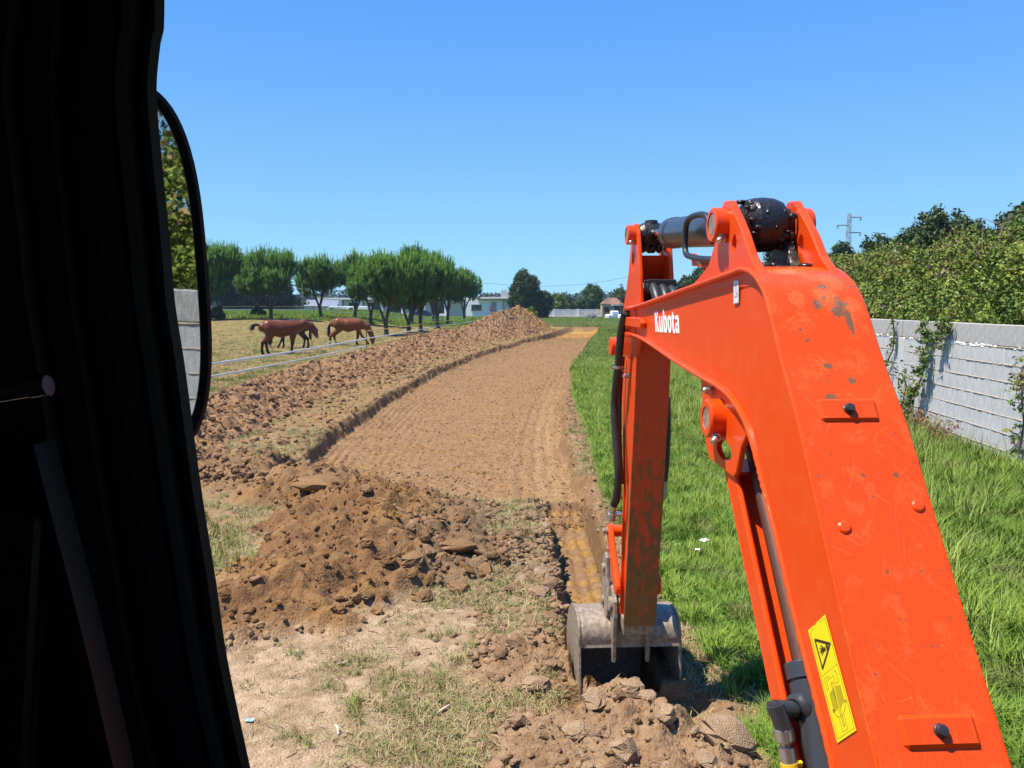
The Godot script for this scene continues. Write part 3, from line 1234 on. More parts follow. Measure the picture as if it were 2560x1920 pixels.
	tag(many("broad_leaf_weeds", leaf_cluster(75, 12, 1.0, 0.62, 0.5), mats.leaf, HL, HK, self), "broad-leaved green weeds growing in the grass right of the boom", "weeds")
	var labels := ["lush green grass covering the verge between track and block wall", "pale seeding tall grass along the track verge", "distant grass and crops beyond the track and paddock", "thin dry turf on the bare ground near the machine"]
	var called := ["green_grass", "seeding_grass", "field_grass", "dry_turf"]
	var meshes := [lush, tall, far, low]
	for q in 4:
		var o := many(called[q], meshes[q], mats.grass, L[q], K[q], self)
		tag(o, labels[q], "grass")
	# straw litter
	var sl := []
	var sc2 := []
	var straw := MB.new()
	straw.box(Transform3D.IDENTITY, Vector3(1, 0.06, 0.06))
	var sticks := straw.mesh()
	for k in 2600:
		var d := 3.0 + 5.0 * rng.randf()
		var x := rng.randf_range(-2.2, 1.2)
		if land_class(x, -d) != 0:
			continue
		var ln := 0.015 + 0.05 * pow(rng.randf(), 3.0)
		sl.append(Transform3D((Basis(Vector3.UP, rng.randf() * TAU) * Basis(Vector3.BACK, rng.randf_range(-0.2, 0.2))).scaled_local(Vector3.ONE * ln), Vector3(x, height(x, -d) + 0.004, -d)))
		sc2.append(jitter(Color(0.48, 0.38, 0.26), 0.35))
	tag(many("straw_litter", sticks, mats.clod, sl, sc2, self), "scattered pale straw and wood chips on the bare near ground", "litter")


func leaf_cluster(sd: int, leaves: int, rad: float, size: float, droop := 0.3) -> ArrayMesh:
	var r := RandomNumberGenerator.new()
	r.seed = sd
	var b := MB.new()
	for k in leaves:
		var d := Vector3(r.randfn(), r.randfn(), r.randfn()).normalized()
		var p := d * rad * pow(r.randf(), 0.4)
		var n := (d + Vector3.UP * 0.7 + Vector3(r.randfn(), r.randfn(), r.randfn()) * 0.45).normalized()
		var ax := n.cross(Vector3(r.randfn(), r.randfn(), r.randfn())).normalized()
		var ay := n.cross(ax)
		var s := size * r.randf_range(0.6, 1.25)
		var f := r.randf_range(0.7, 1.3)
		b.col = Color(f * r.randf_range(0.85, 1.25), f, f * r.randf_range(0.7, 1.2))
		var i := b.v(p - ax * s * 0.5, n)
		b.v(p + ay * s * 0.32 - n * s * 0.08, n)
		b.v(p + ax * s * 0.55 - n * s * droop * 0.5, n)
		b.v(p - ay * s * 0.32 - n * s * 0.08, n)
		b.idx(i, i + 1, i + 2)
		b.idx(i, i + 2, i + 3)
	return b.mesh()


func needle_tuft(sd: int, cnt: int, length: float, wid: float, needle: float, open: float) -> ArrayMesh:
	var r := RandomNumberGenerator.new()
	r.seed = sd
	var b := MB.new()
	for k in cnt:
		var t := float(k) / cnt
		var p := Vector3.UP * length * t
		var an := k * 2.4 + r.randf() * 0.6
		var o := Vector3(cos(an), 0, sin(an))
		var dir := (o * open + Vector3.UP * (1.0 - open * 0.5)).normalized()
		var q := p + dir * needle * (1.0 - 0.35 * t) * r.randf_range(0.8, 1.2)
		var side := dir.cross(o.cross(Vector3.UP)).normalized().cross(dir) * wid
		var f := r.randf_range(0.75, 1.25)
		b.col = Color(f, f, f)
		var n := side.cross(q - p).normalized()
		n = n * signf(n.y + 0.0001)
		var i := b.v(p - side, n)
		b.v(p + side, n)
		b.v(q, n)
		b.idx(i, i + 1, i + 2)
	return b.mesh()


var tuft_mesh_pine: ArrayMesh
var candle_mesh: ArrayMesh
var clusters := []


func pine(label: String, x: float, z: float, hgt: float, width: float, sd: int, forks := 3) -> void:
	var wid := width * 1.14
	rng.seed = 4000 + sd
	var y0 := height(x, z)
	var t := thing("pine_tree", label, "pine tree", Vector3(x, y0 - 0.05, z), 0.0, "pines standing in the paddock")
	var b := MB.new()
	var split := hgt * rng.randf_range(0.13, 0.2)
	var lean := Vector3(rng.randf_range(-0.25, 0.25), 0, rng.randf_range(-0.2, 0.2))
	var top := lean * 0.7 + Vector3.UP * split
	b.tube(PackedVector3Array([Vector3(0, 0, 0), lean * 0.3 + Vector3.UP * split * 0.5, top]), [0.19, 0.155, 0.15], 9)
	for k in forks:
		var an := TAU * k / forks + rng.randf()
		var out := Vector3(cos(an), 0, sin(an)) * wid * rng.randf_range(0.16, 0.3)
		b.tube(PackedVector3Array([top - Vector3.UP * 0.1, top + out * 0.4 + Vector3.UP * hgt * 0.14, top + out * 0.9 + Vector3.UP * hgt * 0.32, top + out * 1.1 + Vector3.UP * hgt * 0.6]), [0.11, 0.09, 0.065, 0.02], 7)
		for q in 3:
			var s := top + out * (0.5 + 0.2 * q) + Vector3.UP * hgt * (0.17 + 0.1 * q)
			var o2 := Vector3(rng.randfn(), 0.35, rng.randfn()).normalized() * wid * 0.34
			b.tube(PackedVector3Array([s, s + o2 * 0.6, s + o2 + Vector3.UP * 0.2]), [0.05, 0.035, 0.012], 5)
	obj("trunk", b, mats.bark, t)
	var W := []
	var K := []
	var W2 := []
	var K2 := []
	var c0 := Vector3(lean.x, hgt * 0.63, lean.z)
	var ry := hgt * 0.40
	var rx := wid * 0.5
	var lobes := []   # the crown is a bundle of rising boughs
	for k in 11:
		var an := rng.randf() * TAU
		var rr := sqrt(rng.randf()) * 0.62
		lobes.append([Vector3(cos(an) * rr * rx, rng.randf_range(-0.55, 0.5) * ry * (1.0 - 0.5 * rr), sin(an) * rr * rx), rng.randf_range(0.42, 0.6)])
	for k in 1800:
		var lb: Array = lobes[k % lobes.size()]
		var d := Vector3(rng.randfn(), rng.randfn(), rng.randfn()).normalized()
		var q: float = pow(rng.randf(), 0.35)
		var p: Vector3 = lb[0] + Vector3(d.x * rx, d.y * ry * 0.85, d.z * rx) * lb[1] * q
		if p.y < -ry * 0.85:
			continue
		var e := Vector3(p.x / rx, p.y / ry, p.z / rx)
		if e.length() > 1.05:
			p /= e.length() / 1.0
		var dir := (Vector3(p.x / rx, 0.2 + 0.5 * p.y / ry, p.z / rx) * 0.8 + Vector3.UP * 0.9 + Vector3(rng.randfn(), rng.randfn(), rng.randfn()) * 0.25).normalized()
		var bs := Basis(Quaternion(Vector3.UP, dir)) * Basis(Vector3.UP, rng.randf() * TAU)
		W.append(Transform3D(bs.scaled_local(Vector3.ONE * rng.randf_range(0.8, 1.3)), c0 + p))
		K.append(jitter(Color(0.10, 0.205, 0.036), 0.3))
		if q > 0.62 and p.y > -ry * 0.45 and rng.randf() < 0.7:
			var dir2 := (Vector3(d.x, 0, d.z) * 0.28 + Vector3.UP).normalized()
			var bs2 := Basis(Quaternion(Vector3.UP, dir2)) * Basis(Vector3.UP, rng.randf() * TAU)
			W2.append(Transform3D(bs2.scaled_local(Vector3(1, rng.randf_range(0.7, 1.5), 1)), c0 + p + dir2 * 0.15))
			K2.append(jitter(Color(0.22, 0.41, 0.062), 0.2))
	many("crown", tuft_mesh_pine, mats.needle, W, K, t)
	many("candle_shoots", candle_mesh, mats.needle, W2, K2, t)


func broad(called: String, label: String, category: String, x: float, z: float, hgt: float, wid: float, c: Color, sd: int, leaf := 1.0, group := "", low := 0.12, base_y := -99.0) -> void:
	rng.seed = 7000 + sd
	var y0 := height(x, z) if base_y < -50 else base_y
	var t := thing(called, label, category, Vector3(x, y0 - 0.05, z), 0.0, group)
	var b := MB.new()
	b.tube(PackedVector3Array([Vector3.ZERO, Vector3(0.03 * wid, hgt * 0.2, 0), Vector3(0, hgt * 0.5, 0), Vector3(0, hgt * 0.85, 0.02 * wid)]), [wid * 0.045, wid * 0.035, wid * 0.025, wid * 0.008], 8)
	for k in 6:
		var an := k * 1.3
		var s := Vector3(0, hgt * (0.2 + 0.07 * k), 0)
		var o := Vector3(cos(an), 0.5, sin(an)) * wid * 0.32
		b.tube(PackedVector3Array([s, s + o * 0.6, s + o + Vector3.UP * hgt * 0.06]), [wid * 0.02, wid * 0.014, wid * 0.005], 6)
	obj("trunk", b, mats.bark, t)
	var W := []
	var K := []
	var cs := wid * 0.115 * leaf
	var cnt := int(420.0 / (leaf * leaf))
	var lobes := []
	for k in 13:
		var d := Vector3(rng.randfn(), rng.randfn(), rng.randfn()).normalized()
		var hh: float = lerpf(low + 0.2, 0.86, float(k) / 12)
		var rr: float = sin(PI * pow(clampf((hh - low) / (1.0 - low), 0, 1), 0.75)) * 0.5
		lobes.append([Vector3(d.x * wid * rr * 0.62, hh * hgt, d.z * wid * rr * 0.62), wid * rng.randf_range(0.17, 0.25)])
	for k in cnt:
		var lb: Array = lobes[k % lobes.size()]
		var d := Vector3(rng.randfn(), rng.randfn(), rng.randfn()).normalized()
		var p: Vector3 = lb[0] + d * lb[1] * pow(rng.randf(), 0.3)
		if p.y < hgt * low:
			p.y = hgt * (low + 0.1 * rng.randf())
		W.append(turned(p, cs * rng.randf_range(0.7, 1.3), 3.0))
		K.append(jitter(c, 0.25))
	many("crown", clusters[sd % clusters.size()], mats.leaf, W, K, t)


func plant_trees() -> void:
	tuft_mesh_pine = needle_tuft(7, 44, 0.42, 0.016, 0.28, 0.85)
	candle_mesh = needle_tuft(8, 30, 0.62, 0.026, 0.11, 0.6)
	for k in 3:
		clusters.append(leaf_cluster(60 + k, 34, 1.0, 0.55))
	# the paddock pines: position in the picture, distance, height
	pine("nearest pine of the row, slim trunk beside the yellow fence tape", -8.8, -54.0, 6.2, 3.3, 1)
	pine("low forked pine just right of the nearest trunk by the fence", -7.9, -59.0, 6.0, 3.2, 2, 2)
	pine("tallest pine with a thick V-forked trunk in the middle of the row", -7.35, -62.0, 7.6, 3.9, 3, 4)
	pine("slender pine trunk right behind the tallest pine", -6.9, -72.0, 7.6, 3.6, 4)
	pine("pine with dark bare trunk near the right end of the row", -6.7, -80.0, 7.4, 3.4, 5)
	pine("rightmost pine of the row, rounded crown against open sky", -6.3, -103.0, 7.0, 4.0, 6)
	pine("straight pine trunk behind the right horse's neck", -13.2, -72.0, 6.4, 3.8, 7, 2)
	pine("pale-trunked pine rising behind the right horse's rump", -17.8, -72.0, 5.9, 3.7, 8, 3)
	pine("multi-stemmed pine directly above the left horse's back", -20.6, -66.0, 5.8, 3.8, 9, 5)
	pine("small-trunked pine left of the multi-stemmed pine", -24.5, -74.0, 6.0, 3.4, 10, 2)
	pine("leftmost pine beside the mirror with a bushy sprout at its foot", -25.0, -66.0, 6.5, 3.5, 11, 3)
	pine("pine in the second row between the pale trunk and the straight trunk", -15.9, -78.0, 6.6, 3.6, 12, 3)
	pine("pine of the second row behind the nearest pine", -10.4, -80.0, 7.4, 3.6, 13, 3)
	pine("pine trunk at the mirror's edge, mostly hidden by the cab", -27.5, -64.0, 6.4, 3.4, 14, 2)
	pine("pine in the far second row behind the tall pine's crown", -9.4, -92.0, 7.6, 3.6, 15, 3)
	# beyond
	broad("dark_tree", "large dark blue-green tree behind the gap between the two leftmost pines", "tree", -41.5, -112.0, 8.6, 8.5, Color(0.032, 0.058, 0.034), 20, 0.8, "", 0.0)
	broad("dark_tree", "lower dark tree behind the gap left of the multi-stemmed pine", "tree", -36.6, -118.0, 7.2, 9.0, Color(0.032, 0.058, 0.034), 21, 0.8, "", 0.0)
	broad("round_tree", "big dense dark green tree standing alone behind the end of the soil ridge", "tree", 2.1, -120.0, 7.4, 5.9, Color(0.06, 0.105, 0.032), 22, 0.6, "", 0.08)
	broad("shrub", "dark green shrub on the right foot of the big dense tree", "shrub", 5.0, -122.0, 4.2, 4.0, Color(0.05, 0.085, 0.025), 23, 0.9, "", 0.0)
	broad("shrub", "bright yellow-green shrub behind the far block wall", "shrub", 8.6, -150.0, 3.9, 5.0, Color(0.12, 0.19, 0.035), 24, 0.9, "", 0.0)
	broad("shrub", "small bright bush on top of the soil ridge's far end", "shrub", 1.9, -78.0, 1.9, 1.6, Color(0.13, 0.21, 0.035), 25, 1.1, "", 0.0)
	broad("garden_tree", "rounded green tree left of the tile-roofed shed", "tree", 15.2, -148.0, 5.8, 6.0, Color(0.06, 0.115, 0.03), 26, 0.9, "", 0.02)
	broad("garden_tree", "green tree right behind the tile-roofed shed", "tree", 21.3, -150.0, 5.6, 4.6, Color(0.075, 0.13, 0.03), 27, 0.9, "", 0.02)
	broad("garden_tree", "low green tree between the two shrubs behind the far wall", "tree", 11.3, -152.0, 3.4, 3.6, Color(0.05, 0.09, 0.03), 28, 0.9, "", 0.0)
	broad("hill_tree", "blue-green tree peeking between the boom and the excavator arm", "tree", 20.6, -92.0, 5.6, 4.2, Color(0.05, 0.085, 0.035), 29, 0.9, "", 0.0)
	broad("hill_tree", "tree in front of the hill seen just left of the boom's hinge plate", "tree", 24.2, -96.0, 7.2, 5.6, Color(0.05, 0.085, 0.032), 30, 0.9, "", 0.0)
	broad("hill_tree", "dark tree seen through the gap below the black cylinder eye", "tree", 19.2, -56.0, 6.6, 3.4, Color(0.045, 0.075, 0.025), 31, 0.9, "", 0.0)
	broad("hill_tree", "slim conifer rising right of the boom hinge near the lattice pole", "tree", 25.2, -60.0, 7.4, 3.0, Color(0.04, 0.075, 0.03), 32, 0.9, "", 0.0)
	broad("hill_tree", "dark tree over the bramble hedge at the right edge", "tree", 20.0, -29.5, 5.3, 6.5, Color(0.065, 0.10, 0.034), 33, 0.42, "", 0.0)
	broad("hill_tree", "grey-green tree behind the crest of the bramble hedge", "tree", 18.9, -34.0, 5.8, 6.0, Color(0.075, 0.11, 0.042), 34, 0.42, "", 0.0)
	broad("hill_tree", "low dark tree behind the left end of the bramble hedge", "tree", 18.4, -38.0, 5.2, 6.0, Color(0.075, 0.11, 0.035), 35, 0.42, "", 0.0)
	broad("hill_tree", "tall leafy tree behind the hedge beside the cab, seen in the mirror", "tree", 9.2, -1.0, 6.4, 4.5, Color(0.05, 0.085, 0.03), 36, 0.42, "", 0.0)
	# forest along the horizon
	rng.seed = 55
	var W := []
	var K := []
	for k in 620:
		var x := rng.randf_range(-260.0, 260.0)
		var z := -rng.randf_range(380.0, 470.0)
		var h := rng.randf_range(6.0, 10.0) + 0.028 * maxf(x, 0.0) + (2.5 if rng.randf() < 0.15 else 0.0)
		W.append(Transform3D(Basis(Vector3.UP, rng.randf() * TAU).scaled_local(Vector3(rng.randf_range(2.6, 4.5), h * 0.55, rng.randf_range(2.6, 4.5))), Vector3(x, h * 0.5, z)))
		K.append(jitter(Color(0.035, 0.058, 0.034), 0.25))
	tag(many("forest", leaf_cluster(90, 70, 1.0, 0.55), mats.leaf, W, K, self), "dark wooded belt along the horizon", "forest")
	# scrubby growth at the feet of pines
	for s in [["green sprout growing at the foot of the leftmost pine", -24.9, -65.2, 1.1], ["small green bush at the foot of the small-trunked pine", -23.9, -72.8, 1.1], ["bush beside the mirror's edge under the pines", -27.0, -63.5, 1.4]]:
		broad("bush", s[0], "bush", s[1], s[2], s[3] * 0.9, s[3] * 1.2, Color(0.06, 0.10, 0.03), 40 + int(s[1]) % 7 + 7, 1.1, "", 0.0)


# ---------------------------------------------------------------- horses
func horse(label: String, at: Vector3, turn: float, joints: Dictionary, coat: Color, size: float, dark_legs: bool) -> void:
	var t := thing("horse", label, "horse", at, turn)
	var J := joints
	var bones := [   # a, b, radius a, radius b
		[Vector3(0.50, 1.12, 0), Vector3(-0.05, 1.06, 0), 0.30, 0.355], [Vector3(-0.05, 1.06, 0), Vector3(-0.58, 1.16, 0), 0.355, 0.30],
		[Vector3(-0.58, 1.17, 0), Vector3(-0.80, 1.14, 0), 0.285, 0.19], [Vector3(0.36, 1.32, 0), Vector3(-0.1, 1.25, 0), 0.13, 0.12],
		[Vector3(0.56, 1.12, 0), J.n1, 0.255, 0.19], [J.n1, J.poll, 0.19, 0.12],
		[J.poll, J.cheek, 0.125, 0.15], [J.cheek, J.nose, 0.13, 0.085]]
	for s in [-1, 1]:
		var f: Array = J.fore[0 if s < 0 else 1]
		var h: Array = J.hind[0 if s < 0 else 1]
		bones.append([Vector3(0.50, 1.05, 0.13 * s), Vector3(0.46, 0.86, 0.16 * s), 0.17, 0.115])
		bones.append([Vector3(0.46, 0.86, 0.16 * s), f[0], 0.125, 0.064])
		bones.append([f[0], f[1], 0.060, 0.043])
		bones.append([f[1], f[2], 0.048, 0.062])
		bones.append([Vector3(-0.62, 1.08, 0.12 * s), Vector3(-0.50, 0.86, 0.17 * s), 0.21, 0.15])
		bones.append([Vector3(-0.50, 0.86, 0.17 * s), h[0], 0.155, 0.070])
		bones.append([h[0], h[1], 0.066, 0.046])
		bones.append([h[1], h[2], 0.050, 0.062])
		var ear: Vector3 = J.poll + Vector3(0.0, 0.08, 0.06 * s)
		bones.append([ear, ear + Vector3(0.03, 0.13, 0.02 * s), 0.034, 0.008])
	var lo := Vector3(99, 99, 99)
	var hi := -lo
	for b in bones:
		for q in 2:
			var rr: float = b[2 + q] + 0.06
			lo = lo.min(b[q] - Vector3.ONE * rr)
			hi = hi.max(b[q] + Vector3.ONE * rr)
	var cs := 0.026
	var n := Vector3i(((hi - lo) / cs).ceil()) + Vector3i.ONE
	var F := PackedFloat32Array()
	F.resize(n.x * n.y * n.z)
	F.fill(0.2)
	for b in bones:
		var a: Vector3 = b[0]
		var c: Vector3 = b[1]
		var ra: float = b[2]
		var rb: float = b[3]
		var m: float = maxf(ra, rb) + 0.07
		var i0 := Vector3i(((a.min(c) - Vector3.ONE * m - lo) / cs).floor()).clamp(Vector3i.ZERO, n - Vector3i.ONE)
		var i1 := Vector3i(((a.max(c) + Vector3.ONE * m - lo) / cs).ceil()).clamp(Vector3i.ZERO, n - Vector3i.ONE)
		var ac := c - a
		var l2 := ac.length_squared()
		for iz in range(i0.z, i1.z + 1):
			for iy in range(i0.y, i1.y + 1):
				var row := (iz * n.y + iy) * n.x
				for ix in range(i0.x, i1.x + 1):
					var p := lo + Vector3(ix, iy, iz) * cs
					var tt := clampf((p - a).dot(ac) / l2, 0.0, 1.0)
					var d := p.distance_to(a + ac * tt) - lerpf(ra, rb, tt)
					var g := F[row + ix]
					var k := 0.045
					var hh := maxf(k - absf(d - g), 0.0) / k
					F[row + ix] = minf(d, g) - hh * hh * k * 0.25
	var mb := MB.new()
	var vid := {}
	var sx := 1
	var sy := n.x
	var sz := n.x * n.y
	var offs := [0, sx, sy, sx + sy, sz, sx + sz, sy + sz, sx + sy + sz]
	for iz in n.z - 1:
		for iy in n.y - 1:
			var row := (iz * n.y + iy) * n.x
			for ix in n.x - 1:
				var i := row + ix
				var neg := 0
				for o in offs:
					if F[i + o] < 0:
						neg += 1
				if neg == 0 or neg == 8:
					continue
				var acc := Vector3.ZERO
				var cnt := 0
				for e in 8:
					for ax in 3:
						var e2 := e | (1 << ax)
						if e2 == e:
							continue
						var fa := F[i + offs[e]]
						var fb := F[i + offs[e2]]
						if (fa < 0) != (fb < 0):
							var q := Vector3(e & 1, (e >> 1) & 1, (e >> 2) & 1)
							q[ax] += fa / (fa - fb)
							acc += q
							cnt += 1
				acc /= cnt
				var g := Vector3(F[i + 1] - F[i] + F[i + sx + sy] - F[i + sy] + F[i + sx + sz] - F[i + sz], F[i + sy] - F[i] + F[i + sx + sy] - F[i + sx] + F[i + sy + sz] - F[i + sz], F[i + sz] - F[i] + F[i + sx + sz] - F[i + sx] + F[i + sy + sz] - F[i + sy]).normalized()
				var p := lo + (Vector3(ix, iy, iz) + acc) * cs
				var col := coat
				if dark_legs:
					col = col.lerp(Color(0.014, 0.011, 0.010), smoothstep(0.62, 0.42, p.y) if p.x < 0.85 else 0.0)
				else:
					col = col.lerp(Color(0.05, 0.02, 0.012), smoothstep(0.55, 0.35, p.y) if p.x < 0.7 else 0.0)
					if p.x < -0.4 and p.y < 0.26 and p.y > 0.07:
						col = Color(0.5, 0.46, 0.42)
				if p.y < 0.07:
					col = Color(0.03, 0.025, 0.022)
				if p.distance_to(J.nose) < 0.10:
					col = J.muzzle
				mb.col = col
				vid[i] = mb.v(p, g)
	for i in vid:
		for ax in 3:
			var st: int = [sx, sy, sz][ax]
			var s1: int = [sy, sz, sx][ax]
			var s2: int = [sz, sx, sy][ax]
			var f0 := F[i] < 0
			if f0 == (F[i + st] < 0):
				continue
			if not (vid.has(i - s1) and vid.has(i - s2) and vid.has(i - s1 - s2)):
				continue
			var a: int = vid[i]
			var b: int = vid[i - s1]
			var c: int = vid[i - s1 - s2]
			var d: int = vid[i - s2]
			if f0:
				mb.idx(a, b, c)
				mb.idx(a, c, d)
			else:
				mb.idx(a, c, b)
				mb.idx(a, d, c)
	var body := obj("body", mb, mats.horse, t)
	body.scale = Vector3.ONE * size
	# mane: short locks along the crest; tail: long strands
	var mane := MB.new()
	rng.seed = 77
	var crest := [Vector3(0.34, 1.44, 0), (J.n1 as Vector3) + Vector3(-0.07, 0.15, 0), (J.poll as Vector3) + Vector3(-0.02, 0.11, 0)]
	for k in 46:
		var u := k / 45.0
		var p: Vector3 = (crest[0] as Vector3).lerp(crest[1], u * 2.0) if u < 0.5 else (crest[1] as Vector3).lerp(crest[2], u * 2.0 - 1.0)
		var sd := -1.0 if k % 2 else 1.0
		mane.tube(PackedVector3Array([p - Vector3(0, 0.03, 0), p + Vector3(0, 0.03, 0.02 * sd), p + Vector3(rng.randf_range(-0.05, 0.02), -0.07, 0.09 * sd)]), [0.028, 0.026, 0.006], 6)
	for k in 5:
		var p: Vector3 = J.poll + Vector3(0.03, 0.07, rng.randf_range(-0.03, 0.03))
		mane.tube(PackedVector3Array([p, p.lerp(J.cheek, 0.5) + (Vector3(0.05, 0.06, 0)), p.lerp(J.cheek, 0.9) + Vector3(0.06, 0.03, rng.randf_range(-0.03, 0.03))]), [0.02, 0.016, 0.004], 5)
	obj("mane", mane, mats.hair, t).scale = Vector3.ONE * size
	var tail := MB.new()
	for k in 22:
		var pts := PackedVector3Array()
		var rr := PackedFloat32Array()
		var w := Vector3(rng.randfn(), rng.randfn(), rng.randfn()) * 0.05
		for q in 6:
			var u := q / 5.0
			var p: Vector3 = (J.tail[0] as Vector3).lerp(J.tail[1], u * 2.0) if u < 0.5 else (J.tail[1] as Vector3).lerp(J.tail[2], u * 2.0 - 1.0)
			pts.append(p + w * u)
			rr.append(lerpf(0.032, 0.008, u))
		tail.tube(pts, rr, 5)
	obj("tail", tail, mats.hair, t).scale = Vector3.ONE * size
	var eyes := MB.new()
	for s in [-1.0, 1.0]:
		eyes.ball((J.poll as Vector3).lerp(J.cheek, 0.6) + Vector3(0.03, 0.03, 0.088 * s), Vector3.ONE * 0.02, 8, 6)
	obj("eyes", eyes, mats.dark, t).scale = Vector3.ONE * size


func legs(f1: Array, f2: Array, h1: Array, h2: Array) -> Dictionary:
	return {"fore": [f1, f2], "hind": [h1, h2]}


func v3(x: float, y: float, z: float) -> Vector3:
	return Vector3(x, y, z)


func build_horses() -> void:
	var j := legs([v3(0.46, 0.46, -0.15), v3(0.44, 0.13, -0.15), v3(0.48, 0.04, -0.15)], [v3(0.40, 0.46, 0.15), v3(0.34, 0.14, 0.15), v3(0.38, 0.04, 0.15)],
		[v3(-0.66, 0.50, -0.16), v3(-0.60, 0.14, -0.16), v3(-0.55, 0.04, -0.16)], [v3(-0.86, 0.50, 0.16), v3(-0.90, 0.14, 0.16), v3(-0.86, 0.04, 0.16)])
	j.merge({"n1": v3(0.93, 1.27, 0), "poll": v3(1.28, 1.17, 0), "cheek": v3(1.40, 0.98, 0), "nose": v3(1.50, 0.70, 0), "muzzle": Color(0.30, 0.19, 0.15), "tail": [v3(-0.90, 1.24, 0), v3(-1.15, 1.27, 0), v3(-1.30, 1.05, 0.02)]})
	horse("bay horse with black legs and outstretched neck, flicking its tail, nearest the fence", Vector3(-9.85, height(-9.85, -33.0), -33.0), deg_to_rad(30), j, Color(0.14, 0.042, 0.016), 1.0, true)
	j = legs([v3(0.42, 0.44, -0.14), v3(0.36, 0.13, -0.14), v3(0.40, 0.04, -0.14)], [v3(0.66, 0.50, 0.15), v3(0.92, 0.20, 0.15), v3(0.98, 0.08, 0.15)],
		[v3(-0.82, 0.50, -0.15), v3(-0.74, 0.15, -0.15), v3(-0.69, 0.04, -0.15)], [v3(-0.96, 0.50, 0.16), v3(-1.02, 0.15, 0.16), v3(-0.98, 0.04, 0.16)])
	j.merge({"n1": v3(0.92, 0.98, 0), "poll": v3(1.16, 0.55, 0), "cheek": v3(1.20, 0.36, 0), "nose": v3(1.22, 0.10, 0), "muzzle": Color(0.10, 0.06, 0.05), "tail": [v3(-0.94, 1.22, 0), v3(-1.06, 0.95, 0), v3(-1.10, 0.50, 0.0)]})
	horse("chestnut horse grazing with head to the ground behind the fence post", Vector3(-8.55, height(-8.55, -40.5), -40.5), deg_to_rad(8), j, Color(0.165, 0.052, 0.02), 0.99, false)
	j = legs([v3(0.46, 0.46, -0.15), v3(0.44, 0.13, -0.15), v3(0.48, 0.04, -0.15)], [v3(0.56, 0.46, 0.15), v3(0.72, 0.15, 0.15), v3(0.78, 0.04, 0.15)],
		[v3(-0.72, 0.50, -0.16), v3(-0.66, 0.14, -0.16), v3(-0.61, 0.04, -0.16)], [v3(-0.86, 0.50, 0.16), v3(-0.90, 0.14, 0.16), v3(-0.86, 0.04, 0.16)])
	j.merge({"n1": v3(0.92, 0.98, 0), "poll": v3(1.16, 0.60, 0), "cheek": v3(1.20, 0.42, 0), "nose": v3(1.22, 0.16, 0), "muzzle": Color(0.32, 0.30, 0.30), "tail": [v3(-0.94, 1.22, 0), v3(-1.02, 0.95, 0), v3(-1.04, 0.50, 0.0)]})
	horse("dark horse with pale muzzle grazing behind the bay horse, mostly hidden", Vector3(-10.75, height(-10.75, -37.6), -37.6), deg_to_rad(192), j, Color(0.05, 0.024, 0.016), 0.86, true)


# ---------------------------------------------------------------- fences, wires, poles
func rope(b: MB, a: Vector3, c: Vector3, sag: float, hgt: float, parts := 8) -> void:   # a flat tape
	for k in parts:
		var u := float(k) / parts
		var w := float(k + 1) / parts
		var p := a.lerp(c, u) - Vector3.UP * sag * 4.0 * u * (1.0 - u)
		var q := a.lerp(c, w) - Vector3.UP * sag * 4.0 * w * (1.0 - w)
		var d := (q - p)
		var xf := Transform3D(Basis.looking_at(d, Vector3.UP), (p + q) * 0.5)
		b.box(xf, Vector3(hgt * 0.6, hgt, d.length() + 0.004))


